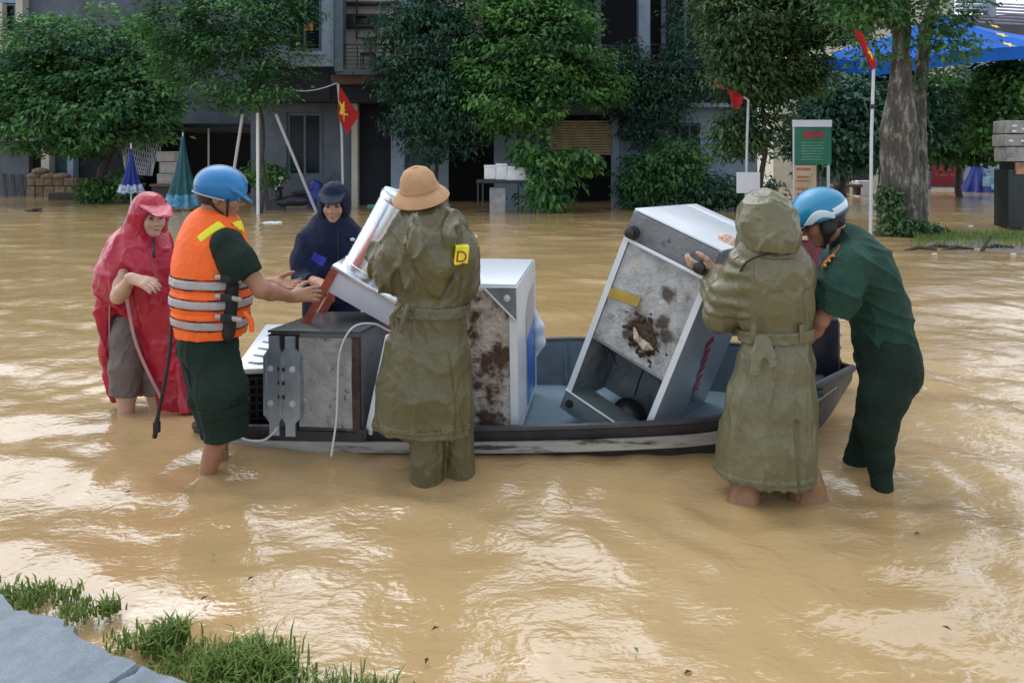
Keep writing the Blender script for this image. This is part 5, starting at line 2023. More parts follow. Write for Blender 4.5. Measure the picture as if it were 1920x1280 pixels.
# ---------------------------------------------------------------- man in the tan hat, long raincoat
def hat_man():
    r = foot_root(810, 3.5, 'man in a tan domed hat and olive belted raincoat holding the steel boiler')
    f = nrm([-.45, .88, -.05])
    J = dict(head=P(792, 376, 3.52), f=f, u=V3(-.08, -.12, 1), neck=P(801, 418, 3.52), shL=P(752, 436, 3.56), shR=P(846, 436, 3.48), elL=P(727, 518, 3.56), wrL=P(708, 464, 3.76), hdL=(V3(.35, .6, .6), V3(-.8, -.3, .3), .5),
             elR=P(868, 535, 3.56), wrR=P(812, 560, 3.78), hdR=(V3(-.6, .7, .1), V3(.4, .3, .9), .4), pelvis=P(812, 610, 3.52), hipL=P(790, 625, 3.5), hipR=P(834, 625, 3.52), knL=P(802, 765, 3.47), knR=P(858, 765, 3.53),
             anL=P(800, 975, 3.46), anR=P(864, 970, 3.56), toeL=V3(-.4, .9, 0), toeR=V3(.1, .9, 0))
    q, A, o = body(r, J, 'skin_tan')
    face_parts(r, q, A)
    S = SDF()
    S.ell(q(0, -.020, -.008), V3(.078, .088, .070), A, k=.01)
    S.plane(q(0, .035, .02), A[1], q(0, .2, 0) - .25, q(0, .2, 0) + .25)
    v, f_ = S.mesh(.006)
    meshobj('hair', v, f_, M['hair'], r, sharp=0)
    S = SDF()
    for hp, kn, bt, ra in ((P(795, 640, 3.5), P(800, 770, 3.47), P(801, 925, 3.465), .082), (P(836, 640, 3.52), P(858, 770, 3.53), P(862, 925, 3.545), .078)):
        S.chain([hp, kn, bt], [.10, ra, ra * .98], k=.03)
    garment('trousers', r, S, 'olive_coat', amp=.010, sc=6, seed=12, vert=.006)
    C = SDF()
    W = V3(1, -.1, 0)
    rows = [(803, 418, 44), (802, 436, 62), (804, 475, 68), (805, 520, 65), (808, 562, 58), (806, 600, 66), (801, 680, 81), (796, 740, 90), (793, 802, 97)]
    qs = [.62, .66, .66, .68, .70, .72, .72, .72]
    for i in range(len(rows) - 1):
        a, b_ = rows[i], rows[i + 1]
        C.cone(P(a[0], a[1], 3.51), P(b_[0], b_[1], 3.51), a[2] / 396., b_[2] / 396., k=.03, q=qs[i], w=W, cut=(0, 1 if i == len(rows) - 2 else 0))
    C.chain([P(768, 436, 3.53), P(745, 477, 3.52), P(730, 518, 3.54)], [.080, .076, .074], k=.05)
    C.chain([P(728, 518, 3.54), P(716, 492, 3.66), P(709, 466, 3.745)], [.074, .066, .052], k=.04, cut=(0, 1))
    C.chain([P(846, 436, 3.49), P(862, 480, 3.50), P(866, 535, 3.54)], [.080, .078, .075], k=.05)
    C.chain([P(866, 535, 3.54), P(816, 558, 3.76)], [.072, .055], k=.04)
    # hood bunched down the back
    C.chain([P(784, 424, 3.41), P(792, 455, 3.37), P(806, 500, 3.36), P(812, 540, 3.38)], [.040, .055, .055, .03], k=.04, q=.5, w=W)
    C.chain([P(826, 420, 3.42), P(838, 445, 3.38), P(832, 500, 3.36), P(816, 540, 3.38)], [.034, .045, .048, .026], k=.03, q=.55, w=W)
    C.chain([P(772, 412, 3.50), P(803, 414, 3.45), P(836, 412, 3.50)], [.034, .036, .034], k=.04)
    zb = P(0, 575, 3.5)[2]
    mk = lambda v: np.clip((zb - v[:, 2]) / .12, 0, 1)

    def fold(v):
        up_ = np.clip((v[:, 2] - zb) / .1, 0, 1)
        x, z = v[:, 0], v[:, 2]
        n1 = pn(np.stack([x * 11 - z * 3, v[:, 1] * 9, z * 3.2 + x * 2], 1), 21)
        return up_ * .024 * (1.2 * ridge(n1, .22) - .5)
    co = garment('raincoat', r, C, 'olive_coat', amp=.007, sc=6.5, seed=14, vert=.010, mask=mk, axis=P(801, 0, 3.51), fold=fold)
    garment('hem_band', r, C, 'olive_coat', h=.006, amp=.007, sc=6.5, seed=14, vert=.010, mask=mk, axis=P(801, 0, 3.51), fold=fold, grow=.003, clip=zband(P(0, 796, 3.5), P(0, 784, 3.5)))
    garment('belt', r, C, 'olive_coat', h=.006, amp=.005, sc=8, seed=14, grow=.016, clip=(P(740, 577, 3.5) * [1, 0, 1] + [0, 3.0, -.04], V3(P(885, 0, 3.5)[0], 4, P(0, 552, 3.5)[2] + .02), zband(P(0, 577, 3.5), P(0, 553, 3.5), V3(.02, 0, 1))[2]))
    b = MB()
    for dx, ln in ((0, .10), (14, .13)):
        p = P(752 + dx, 570, 3.37)
        b.tube([p, p + [-.02 - .02 * (dx == 0), -.02, -ln * .5], p + [-.035, -.015, -ln]], .012, n=6)
    b.build('belt_end', M['olive_coat'], r)
    c = P(862, 474, 3.43)
    R3 = np.stack([V3(1, .25, -.12) / np.linalg.norm([1, .25, -.12]), V3(.12, 0, 1) / np.linalg.norm([.12, 0, 1]), V3(0, -1, 0)])
    AB = garment('armband', r, C, 'yellow', h=.005, amp=.004, sc=9, seed=14, grow=.02, clip=(c - .14, c + .14, obox(c, R3, V3(.037, .042, .3))[2])).name
    bv = np.array([q_.co[:] for q_ in bpy.data.objects[AB].data.vertices]) + ORG[r.name]
    nb = bv[(np.abs(bv[:, 0] - c[0]) < .02) & (np.abs(bv[:, 2] - c[2]) < .03)]
    text('.D', 'armband_letter', mat('red_brown_print', (0.35, 0.06, 0.03), .5), r, V3(c[0] - .030, nb[:, 1].min() - .004, c[2] - .024), V3(1, .25, -.12), V3(.12, 0, 1), .05)
    # domed felt hat
    u = nrm([-.14, -.34, .93])
    hc = q(-.012, -.012, .060)
    b = MB()
    prof = [(.002, .108), (.03, .105), (.062, .090), (.084, .062), (.094, .028), (.098, .004), (.103, -.006), (.120, -.018), (.138, -.035), (.146, -.047), (.144, -.051), (.118, -.033), (.098, -.018), (.09, -.01)]
    b.lathe(hc, u, prof[::-1], n=48, sx=.93, xdir=A[0])
    ht = b.build('felt_hat', M['felt'], r, sharp=0.9)
    b = MB()
    b.lathe(hc, u, [(.097, -.010), (.1015, -.008), (.1005, .010), (.096, .012)], n=48, sx=.93, xdir=A[0])
    b.build('hat_band', mat('tan_felt_band', (0.44, 0.25, 0.13), .9), ht)
    b = MB()
    b.lathe(hc + u * .106, u, [(.016, 0), (.014, .005), (.002, .007)], n=14)
    b.build('vent_button', M['felt'], ht)


# ---------------------------------------------------------------- hooded raincoat man
def hood_man():
    r = foot_root(1450, 3.32, 'man in a pale olive raincoat with the hood up, holding the tipped freezer')
    f = nrm([-.35, .92, -.1])
    J = dict(head=P(1434, 418, 3.34), f=f, u=V3(-.05, .12, 1), neck=P(1442, 472, 3.33), shL=P(1394, 506, 3.38), shR=P(1494, 503, 3.32), elL=P(1352, 592, 3.47), wrL=P(1343, 504, 3.62), hdL=(V3(-.95, .15, .12), V3(-.1, -.55, -.82), .55),
             elR=P(1470, 590, 3.62), wrR=P(1398, 478, 3.74), hdR=(V3(-.70, .25, .55), V3(.3, -.9, .3), .35), pelvis=P(1455, 660, 3.33), hipL=P(1430, 680, 3.33), hipR=P(1478, 680, 3.33), knL=P(1412, 800, 3.34), knR=P(1496, 800, 3.36),
             anL=P(1394, 1000, 3.28), anR=P(1512, 995, 3.32), toeL=V3(-.5, .85, 0), toeR=V3(.2, .9, 0))
    q, A, o = body(r, J, 'skin_fair')
    face_parts(r, q, A)
    C = SDF()
    W = V3(1, -.05, 0)
    rows = [(1442, 476, 52), (1444, 500, 72), (1446, 530, 77), (1449, 570, 72), (1456, 604, 60), (1458, 630, 55), (1454, 680, 68), (1447, 760, 82), (1440, 830, 90), (1436, 893, 95)]
    for i in range(len(rows) - 1):
        a, b_ = rows[i], rows[i + 1]
        C.cone(P(a[0], a[1], 3.33), P(b_[0], b_[1], 3.33), a[2] / 417., b_[2] / 417., k=.03, q=.66 if i < 5 else .72, w=W, cut=(0, 1 if i == len(rows) - 2 else 0))
    C.chain([P(1396, 506, 3.36), P(1372, 550, 3.39), P(1352, 590, 3.45)], [.085, .084, .080], k=.05)
    C.chain([P(1352, 590, 3.45), P(1345, 550, 3.54), P(1341, 516, 3.60)], [.080, .070, .056], k=.04, cut=(0, 1))
    C.chain([P(1490, 506, 3.34), P(1490, 560, 3.42), P(1470, 590, 3.60)], [.080, .076, .066], k=.05)
    C.chain([P(1470, 590, 3.60), P(1404, 486, 3.73)], [.06, .05], k=.03, cut=(0, 1))
    zb = P(0, 636, 3.33)[2]
    mk = lambda v: np.clip((zb - v[:, 2]) / .12, 0, 1)

    def fold(v):
        up_ = np.clip((v[:, 2] - zb) / .1, 0, 1) * np.clip((1.02 - v[:, 2]) / .1, .25, 1)
        x, z = v[:, 0], v[:, 2]
        n1 = pn(np.stack([x * 9 + z * 1.0, v[:, 1] * 7, z * 1.8], 1), 41)
        slv = (x < P(1385, 0, 3.4)[0]) * .005 * np.sin(z * 95 + 6 * pn(v * 5, 3) + x * 20)
        slit = -.018 * np.exp(-((x - P(1488, 0, 3.2)[0] - .03 * (zb - z)) / .010) ** 2) * (z < zb - .32) * (v[:, 1] < 3.3)
        return up_ * .012 * (1.3 * ridge(n1, .2) - .5) + slv * (z > .78) + slit
    garment('raincoat', r, C, 'olive_pale', amp=.006, sc=5.5, seed=34, vert=.012, mask=mk, axis=P(1450, 0, 3.33), fold=fold)
    garment('hem_band', r, C, 'olive_pale', h=.006, amp=.006, sc=5.5, seed=34, vert=.012, mask=mk, axis=P(1450, 0, 3.33), fold=fold, grow=.003, clip=zband(P(0, 886, 3.33), P(0, 874, 3.33)))
    # back yoke flap
    R3 = np.eye(3)
    garment('yoke', r, C, 'olive_pale', h=.006, amp=.007, sc=6, seed=34, grow=.006, clip=(P(1398, 560, 3.33) * [1, 0, 1] + [0, 2.9, -.02], V3(P(1520, 0, 3.33)[0], 3.30, P(0, 470, 3.33)[2]),
            lambda X, Y, Z: np.maximum(np.maximum(P(0, 552, 3.15)[2] + .05 * (X - 1.15) - Z, Z - P(0, 480, 3.3)[2]), np.maximum(P(1408, 0, 3.2)[0] + .25 * (1.02 - Z) - X, X - P(1530, 0, 3.2)[0])) + 0 * Y))
    garment('belt', r, C, 'olive_pale', h=.006, amp=.005, sc=8, seed=34, grow=.015, clip=(P(1400, 642, 3.2) * [1, 0, 1] + [0, 2.9, -.03], V3(P(1525, 0, 3.3)[0], 4, P(0, 610, 3.3)[2] + .03), zband(P(1450, 637, 3.33), P(1450, 615, 3.33), V3(-.06, 0, 1))[2]))
    for x in (1412, 1502):
        b = MB()
        p = P(x, 626, 3.205 if x < 1450 else 3.225)
        b.box(p, (.02, .02, .085), .004)
        b.build('belt_loop', M['olive_pale'], r)
    S = SDF()
    S.chain([P(1424, 636, 3.19), P(1420, 668, 3.165), P(1414, 705, 3.15)], [.022, .026, .024], k=.01, q=.3, w=V3(1, 0, 0), cut=(0, 1))
    S.chain([P(1436, 636, 3.19), P(1444, 664, 3.165), P(1450, 690, 3.15)], [.020, .022, .018], k=.01, q=.3, w=V3(1, 0, 0), cut=(0, 1))
    garment('belt_tail', r, S, 'olive_pale', h=.005, amp=.003)
    # hood
    H = SDF()
    H.ell(q(0, -.012, .022), V3(.128, .130, .132), A, k=.02)
    H.chain([q(0, -.02, -.03), P(1440, 468, 3.33)], [.120, .110], k=.05, q=.9, w=A[0])
    H.cone(q(.0, -.05, -.075), q(.0, .05, -.085), .115, .11, k=.03)
    H.ell(q(0, .16, -.01), V3(.085, .10, .11), A, k=.02, op=-1)
    H.plane(P(1440, 474, 3.2) - [0, 0, .0], -UP, P(1440, 540, 3.33) - .4, P(1440, 540, 3.33) + [.4, .4, .14], k=.01)
    garment('hood', r, H, 'olive_pale', h=.006, amp=.013, sc=8, seed=52, fine=.4)
    strap(r, [P(1388, 508, 3.26), P(1402, 490, 3.23), P(1430, 478, 3.21), P(1470, 472, 3.20)], .005, 'web', 'hood_seam')
    b = MB()
    b.frame(P(1378, 502, 3.30), V3(.10, .02, .065), V3(0, .03, 0.01), V3(-.008, -.01, .04), .004)
    b.build('epaulette', M['olive_pale'], r)
    # muddy trouser ends hanging wet round the shins
    S = SDF()
    S.chain([P(1405, 850, 3.34), P(1398, 900, 3.31), P(1393, 965, 3.27)], [.045, .058, .075], k=.03)
    S.chain([P(1500, 850, 3.36), P(1506, 900, 3.34), P(1514, 960, 3.31)], [.045, .068, .082], k=.03)
    S.cone(P(1388, 885, 3.28), P(1370, 955, 3.25), .020, .014, k=.04)
    S.cone(P(1526, 885, 3.32), P(1554, 955, 3.29), .022, .016, k=.04)
    M['mud_cloth'] = mat('mud_soaked_cloth', (0.25, 0.125, 0.055), .40, var=.25, scale=12, bump=.3)
    garment('soaked_trouser_ends', r, S, 'mud_cloth', amp=.008, sc=10, seed=61)


# ---------------------------------------------------------------- bending man, green uniform, blue and white helmet
def bending_man():
    r = foot_root(1650, 3.5, 'man in a dark green uniform and blue-and-white helmet bending over the bow')
    D = V3(0, 1, 0)
    J = dict(head=P(1541, 412, 3.56), f=V3(-.90, .06, -.42), u=V3(-.42, 0, .9), neck=P(1590, 456, 3.55), shL=P(1594, 500, 3.39), shR=P(1574, 492, 3.72), elL=P(1538, 598, 3.42), wrL=P(1498, 655, 3.62), hdL=(V3(-.6, .6, -.3), V3(0, -.6, .7), .4),
             elR=P(1528, 580, 3.80), wrR=P(1490, 640, 3.86), hdR=(V3(-.8, .1, -.4), V3(0, .4, .8), .4), pelvis=P(1664, 672, 3.52), hipL=P(1666, 692, 3.46), hipR=P(1664, 690, 3.60), knL=P(1645, 800, 3.43), knR=P(1632, 798, 3.64),
             anL=P(1658, 970, 3.42), anR=P(1582, 945, 3.74), toeL=V3(-1, .1, 0), toeR=V3(-.9, .3, 0), tw=.74, cw=.74)
    q, A, o = body(r, J, 'skin_tan')
    face_parts(r, q, A)
    S = SDF()
    S.ell(q(0, -.020, .008), V3(.078, .095, .094), A, k=.01)
    S.plane(q(0, .035, .02), A[1], q(0, .2, 0) - .25, q(0, .2, 0) + .25)
    for x in (-1, 1):
        S.ell(q(x * .08, .01, -.014), V3(.02, .035, .045), A, k=.005, op=-1)
    v, f = S.mesh(.006)
    meshobj('hair', v, f, M['hair'], r, sharp=0)
    S = SDF()
    S.chain([P(1660, 650, 3.53), P(1668, 690, 3.53)], [.152, .155], k=.05, q=.92, w=D)
    S.chain([P(1672, 690, 3.46), P(1655, 745, 3.44), P(1645, 802, 3.43), P(1650, 860, 3.425), P(1655, 930, 3.42)], [.115, .100, .080, .054, .050], k=.04)
    S.chain([P(1664, 695, 3.60), P(1632, 798, 3.64), P(1612, 850, 3.68), P(1588, 915, 3.72)], [.12, .080, .062, .068], k=.02)
    garment('trousers', r, S, 'uniform', amp=.008, sc=6, seed=71, fine=.5)
    C = SDF()
    sp = [(1596, 462, .110), (1608, 485, .158), (1626, 520, .172), (1645, 575, .162), (1658, 630, .152), (1666, 684, .165)]
    for i in range(len(sp) - 1):
        a, b_ = sp[i], sp[i + 1]
        C.cone(P(a[0], a[1], 3.54), P(b_[0], b_[1], 3.54), a[2], b_[2], k=.03, q=.76 if i < 3 else .84, w=D, cut=(0, 1 if i == len(sp) - 2 else 0))
    C.ell(P(1625, 500, 3.56), (.09, .17, .10), k=.05)
    C.chain([P(1596, 498, 3.40), P(1572, 540, 3.39), P(1553, 584, 3.40)], [.098, .098, .096], k=.05, cut=(0, 1))
    C.chain([P(1574, 492, 3.70), P(1545, 560, 3.78)], [.09, .088], k=.05, cut=(0, 1))
    C.cone(P(1580, 440, 3.55), P(1596, 462, 3.55), .066, .085, k=.03, cut=(1, 0))
    def fold(v):
        s = v[:, 2] - .55 * v[:, 0]
        n1 = pn(np.stack([v[:, 0] * 3, v[:, 1] * 5, (v[:, 2] + v[:, 0] * .35) * 9], 1), 77)
        return .010 * (1.3 * ridge(n1, .17) - .5)
    garment('shirt', r, C, 'uniform2', amp=.008, sc=7, seed=73, fold=fold)
    garment('shirt_hem', r, C, 'uniform2', h=.006, amp=.008, sc=7, seed=73, fold=fold, grow=.008, clip=zband(P(1665, 690, 3.5), P(1665, 672, 3.5), V3(-.06, 0, 1)))
    c = P(1557, 486, 3.36)
    b = MB()
    ax = P(1573, 466, 3.40) - P(1540, 502, 3.36)
    b.frame(P(1540, 506, 3.36), ax, V3(.03, .05, .02), V3(-.004, -.01, .012), .003)
    sbd = b.build('shoulder_board', mat('red_board', (.50, .10, .04), .5, var=.3, scale=30), r)
    b = MB()
    for k in range(3):
        b.ell(P(1547 + 8 * k, 498 - 9 * k, 3.352 + .012 * k), (.007, .007, .007))
    b.build('gold_stud', M['tape'], sbd)
    # helmet
    H = SDF()
    H.ell(q(0, -.002, .046), V3(.118, .136, .112), A, k=.01)
    H.plane(q(0, -.05, .004), -A[2] + A[1] * .12, q(0, 0, -.2) - .3, q(0, 0, -.2) + .3, k=.01)
    v, f = H.mesh(.006)
    hm = meshobj('helmet', v, f, M['helmet_teal'], r, sharp=0)

    def region(f0):
        def cf(X, Y, Z):
            lx = [(X - q(0, 0, 0)[0]) * A[i, 0] + (Y - q(0, 0, 0)[1]) * A[i, 1] + (Z - q(0, 0, 0)[2]) * A[i, 2] for i in range(3)]
            return f0(*lx)
        return (q(0, 0, 0) - .3, q(0, 0, 0) + .3, cf)

    def wave(x, y, z):      # y forward, z up: arch over the front, tail running to the back
        arc = .058 - 9.5 * (y - .035) ** 2
        tail = .042 + 0 * y
        mid = np.where(y > -.03, np.maximum(arc, .006 + 0 * y), tail)
        return np.abs(z - mid + .004) - np.where(y > -.03, .020, .017)
    for nm, m_, fr, g in (('white_wave', 'helmet_white', wave, .003), ('black_rim', 'black', lambda x, y, z: z - .012 - .09 * np.abs(y + .03) * (y > .0) + 0 * x, .004)):
        v, f = mesh_clip(H, .005, g, region(fr))
        meshobj(nm, v, f, M[m_], hm, sharp=0)
    S = SDF()
    S.cone(q(0, .09, .026), q(0, .150, .002), .088, .062, k=.02, q=.12, w=A[0])
    v, f = S.mesh(.006)
    meshobj('peak', v, f, M['black'], hm, sharp=0)
    S = SDF()
    S.chain([q(-.086, .02, .010), q(-.084, .02, -.035), q(-.066, .04, -.085)], [.022, .026, .012], k=.02)
    S.chain([q(-.084, -.03, .010), q(-.084, .0, -.03)], [.022, .026], k=.02)
    v, f = S.mesh(.006)
    meshobj('ear_flap', v, f, M['web'], hm, sharp=0)
    strap(r, [q(-.070, .045, -.08), q(-.04, .055, -.115), q(.02, .05, -.122)], .008, 'web', 'chin_strap')


# ---------------------------------------------------------------- navy jacket man beyond the boat
def navy_man():
    r = foot_root(624, 5.22, 'man in a navy hooded rain jacket standing beyond the boat behind the steel boiler')
    d = 5.22
    J = dict(head=P(626, 384, d - .04), f=V3(.10, -.95, -.22), u=V3(.03, -.1, 1), neck=P(622, 424, d), shR=P(578, 446, d), shL=P(664, 446, d), elR=P(570, 524, d - .10), wrR=P(596, 528, d - .34), hdR=(V3(.7, -.5, -.15), V3(.2, -.4, .9), .6),
             elL=P(658, 540, d - .06), wrL=P(616, 562, d - .22), hdL=(V3(-.55, -.3, -.75), V3(-.5, -.8, .3), .4), pelvis=P(622, 590, d), hipR=P(604, 600, d), hipL=P(642, 600, d), knR=P(604, 690, d), knL=P(642, 690, d), anR=P(602, 748, d), anL=P(644, 748, d), toeR=V3(0, -1, 0), toeL=V3(0, -1, 0))
    q, A, o = body(r, J, 'skin')
    face_parts(r, q, A)
    S = SDF()
    S.chain([P(622, 432, d), P(622, 455, d), P(622, 520, d), P(622, 605, d)], [.16, .205, .21, .205], k=.04, q=.64, w=V3(1, 0, 0), cut=(0, 1))
    S.chain([P(577, 448, d), P(568, 488, d - .04), P(568, 526, d - .10)], [.082, .080, .078], k=.04)
    S.chain([P(568, 526, d - .10), P(586, 528, d - .25)], [.074, .056], k=.03, cut=(0, 1))
    S.chain([P(666, 448, d), P(668, 500, d - .02), P(658, 540, d - .06)], [.082, .080, .074], k=.04)
    S.chain([P(658, 540, d - .06), P(624, 560, d - .20)], [.072, .052], k=.03, cut=(0, 1))
    garment('jacket', r, S, 'navy', h=.008, amp=.010, sc=7, seed=81)
    c = P(606, 482, d - .12)
    for pc, hf in ((P(606, 482, d), V3(.055, .2, .035)),):
        garment('blue_panel', r, S, 'royal', h=.007, amp=.010, sc=7, seed=81, grow=.004, clip=(pc - .3, V3(pc[0] + .3, d, pc[2] + .3), obox(pc, np.stack([nrm([1, 0, -.5]), V3(0, 1, 0), nrm([.5, 0, 1])]), hf)[2]))
    b = MB()
    b.tube([P(633, 432, d - .15), P(634, 470, d - .155), P(632, 560, d - .155)], .005, n=5)
    b.build('zip', M['web'], r)
    b = MB()
    b.ell(P(661, 449, d - .125), (.018, .006, .012))
    b.build('chest_badge', M['helmet_white'], r)
    S = SDF()
    for a in ('R', 'L'):
        S.chain([J['hip' + a], J['kn' + a], J['an' + a]], [.11, .09, .08], k=.04)
    garment('trousers', r, S, 'navy', h=.009, amp=.008)
    H = SDF()
    H.ell(q(0, -.02, .022), V3(.112, .120, .142), A, k=.02)
    H.chain([q(0, -.02, -.06), P(622, 432, d)], [.105, .12], k=.05, q=.8, w=A[0])
    H.ell(q(0, .13, -.030), V3(.074, .14, .092), A, k=.02, op=-1)
    H.cone(q(0, .06, .082), q(0, .118, .070), .090, .075, k=.015, q=.16, w=A[0])
    garment('hood', r, H, 'navy', h=.006, amp=.006, sc=9, seed=83)


# ---------------------------------------------------------------- woman in the red poncho
def poncho_woman():
    d = 4.5
    r = foot_root(265, d, 'woman in a red hooded plastic poncho with one hand held out, at the left')
    F = nrm([.75, -.65, 0])
    J = dict(head=P(283, 407, 4.42), f=V3(.72, -.64, -.14), u=V3(.2, -.2, 1), neck=P(268, 456, 4.48), shR=P(233, 482, 4.37), shL=P(300, 476, 4.62), elR=P(222, 556, 4.26), wrR=P(246, 521, 4.06), hdR=(V3(.92, -.10, -.30), V3(.1, -.5, .85), .35),
             elL=P(318, 560, 4.60), wrL=P(345, 600, 4.45), hdL=(V3(.6, -.2, -.6), V3(.5, .5, .5), .4), pelvis=P(256, 610, 4.5), hipR=P(242, 620, 4.44), hipL=P(274, 620, 4.55), knR=P(238, 700, 4.40), knL=P(290, 700, 4.52),
             anR=P(236, 830, 4.42), anL=P(302, 832, 4.52), toeR=F, toeL=F, hs=.95)
    q, A, o = body(r, J, 'skin_fair')
    face_parts(r, q, A, .95)
    S = SDF()
    S.chain([P(252, 560, 4.5), P(252, 612, 4.5)], [.13, .14], k=.04, q=.8, w=V3(-.65, -.75, 0))
    S.chain([P(240, 620, 4.44), P(236, 690, 4.40), P(235, 738, 4.41)], [.105, .090, .088], k=.03, cut=(0, 1))
    S.chain([P(274, 620, 4.55), P(290, 690, 4.52), P(297, 735, 4.52)], [.10, .085, .08], k=.03, cut=(0, 1))
    garment('trousers', r, S, 'grey_cloth', amp=.010, sc=7, seed=91)
    S = SDF()
    S.chain([P(262, 480, 4.5), P(256, 560, 4.5), P(253, 605, 4.5)], [.15, .14, .14], k=.04, q=.7, w=V3(-.65, -.75, 0), cut=(0, 1))
    garment('dark_top', r, S, 'maroon_dark', amp=.004)
    C = SDF()
    W = V3(1, -.15, 0)
    C.chain([P(268, 448, 4.47), P(262, 478, 4.46), P(256, 515, 4.45)], [.105, .205, .245], k=.05, q=.78, w=W)
    # front drape towards the right, narrow rear drape at the left
    C.chain([P(282, 520, 4.42), P(296, 580, 4.40), P(316, 660, 4.42), P(337, 766, 4.46)], [.185, .160, .128, .120], k=.06, q=.42, w=V3(1, -.05, 0), cut=(0, 1))
    C.chain([P(322, 520, 4.60), P(347, 640, 4.54), P(358, 768, 4.50)], [.10, .075, .075], k=.06, q=.7, w=V3(1, 0, 0), cut=(0, 1))
    C.cone(P(340, 690, 4.36), P(360, 770, 4.34), .045, .060, k=.05, cut=(0, 1))
    C.chain([P(206, 515, 4.42), P(199, 580, 4.40), P(204, 660, 4.42), P(215, 752, 4.44)], [.075, .060, .050, .032], k=.05, q=.8, w=V3(.6, .8, 0), cut=(0, 1))
    C.cone(P(232, 520, 4.27), P(226, 552, 4.22), .05, .05, k=.03, op=-1)
    C.chain([P(236, 552, 4.1), P(236, 640, 4.1), P(244, 740, 4.1)], [.060, .075, .10], k=.02, op=-1)
    C.chain([P(236, 552, 4.3), P(236, 640, 4.3), P(244, 740, 4.3)], [.055, .075, .10], k=.02, op=-1)

    def fold(v):
        x, z = v[:, 0], v[:, 2]
        n1 = pn(np.stack([x * 10 + z * 3.5, v[:, 1] * 6, z * 2.4 - x * 2], 1), 97)
        n2 = pn(np.stack([x * 4 - z * 5, v[:, 1] * 4, z * 6 + x * 4], 1), 98)
        return .012 * (1.2 * ridge(n1, .26) - .5) + .007 * (1.2 * ridge(n2, .26) - .5)
    garment('poncho', r, C, 'poncho', amp=.006, sc=6, seed=93, fold=fold)
    for pts in ([P(211, 530, 4.27), P(206, 565, 4.33), P(205, 620, 4.36), P(208, 690, 4.38), P(214, 745, 4.41)], [P(236, 548, 4.22), P(243, 590, 4.27), P(254, 640, 4.31), P(274, 690, 4.35), P(303, 748, 4.40)]):
        strap(r, pts, .011, 'hem', 'hem_trim', flat=.35)
    S = SDF()
    S.chain([P(275, 660, 4.62), P(272, 742, 4.60)], [.09, .075], k=.03, q=.3, w=V3(1, 0, 0), cut=(0, 1))
    garment('rear_hem', r, S, 'poncho', amp=.01, sc=8, seed=99)
    H = SDF()
    H.ell(q(0, -.020, .028), V3(.108, .118, .125), A, k=.02)
    H.chain([q(0, -.045, -.03), P(268, 452, 4.47), P(264, 470, 4.47)], [.100, .135, .165], k=.06, q=.85, w=A[0])
    H.ell(q(0, .135, -.035), V3(.076, .12, .100), A, k=.02, op=-1)
    H.cone(q(0, .06, .082), q(0, .160, .056), .090, .064, k=.02, q=.14, w=A[0])
    garment('hood', r, H, 'poncho', h=.006, amp=.006, sc=9, seed=95)
    strap(r, [q(.01, .085, -.125), P(288, 470, 4.22), P(289, 484, 4.21)], .008, 'web', 'drawcord')


# ---------------------------------------------------------------- person in maroon half hidden behind the two men
def hidden_person():
    d = 4.95
    r = foot_root(1512, d, 'person in a maroon raincoat half hidden between the hooded man and the bending man')
    J = dict(head=P(1504, 430, d), f=V3(-.15, -.93, -.3), u=V3(0, -.2, 1), neck=P(1508, 470, d), shR=P(1474, 492, d), shL=P(1546, 492, d), elR=P(1470, 560, d - .1), wrR=P(1500, 580, d - .3), hdR=(V3(.4, -.6, -.3), V3(0, -.3, .9), .5),
             elL=P(1560, 560, d - .12), wrL=P(1536, 530, d - .34), hdL=(V3(-.6, -.6, .1), V3(.2, -.5, .8), .6), pelvis=P(1510, 620, d), hipR=P(1494, 630, d), hipL=P(1526, 630, d), knR=P(1494, 710, d), knL=P(1526, 710, d), anR=P(1494, 775, d), anL=P(1526, 775, d), toeR=V3(0, -1, 0), toeL=V3(0, -1, 0))
    q, A, o = body(r, J, 'skin_fair')
    face_parts(r, q, A)
    S = SDF()
    S.chain([P(1508, 474, d), P(1510, 496, d), P(1510, 560, d), P(1512, 690, d)], [.15, .20, .20, .22], k=.04, q=.66, w=V3(1, 0, 0), cut=(0, 1))
    S.chain([J['shL'], J['elL'], J['wrL']], [.085, .075, .055], k=.04, cut=(0, 1))
    S.chain([J['shR'], J['elR'], J['wrR']], [.085, .075, .055], k=.04, cut=(0, 1))
    garment('raincoat', r, S, 'maroon', h=.009, amp=.012, sc=7, seed=111)
    H = SDF()
    H.ell(q(0, -.02, .02), V3(.11, .12, .135), A, k=.02)
    H.chain([q(0, -.02, -.06), P(1508, 478, d)], [.105, .13], k=.05, q=.8, w=A[0])
    H.ell(q(0, .13, -.03), V3(.066, .12, .085), A, k=.02, op=-1)
    garment('hood', r, H, 'maroon', h=.007, amp=.008, sc=9, seed=113)


M['maroon_dark'] = mat('dark_plum_top', (0.025, 0.008, 0.020), 0.7)
vest_man()
hat_man()
hood_man()
bending_man()
navy_man()
poncho_woman()
hidden_person()
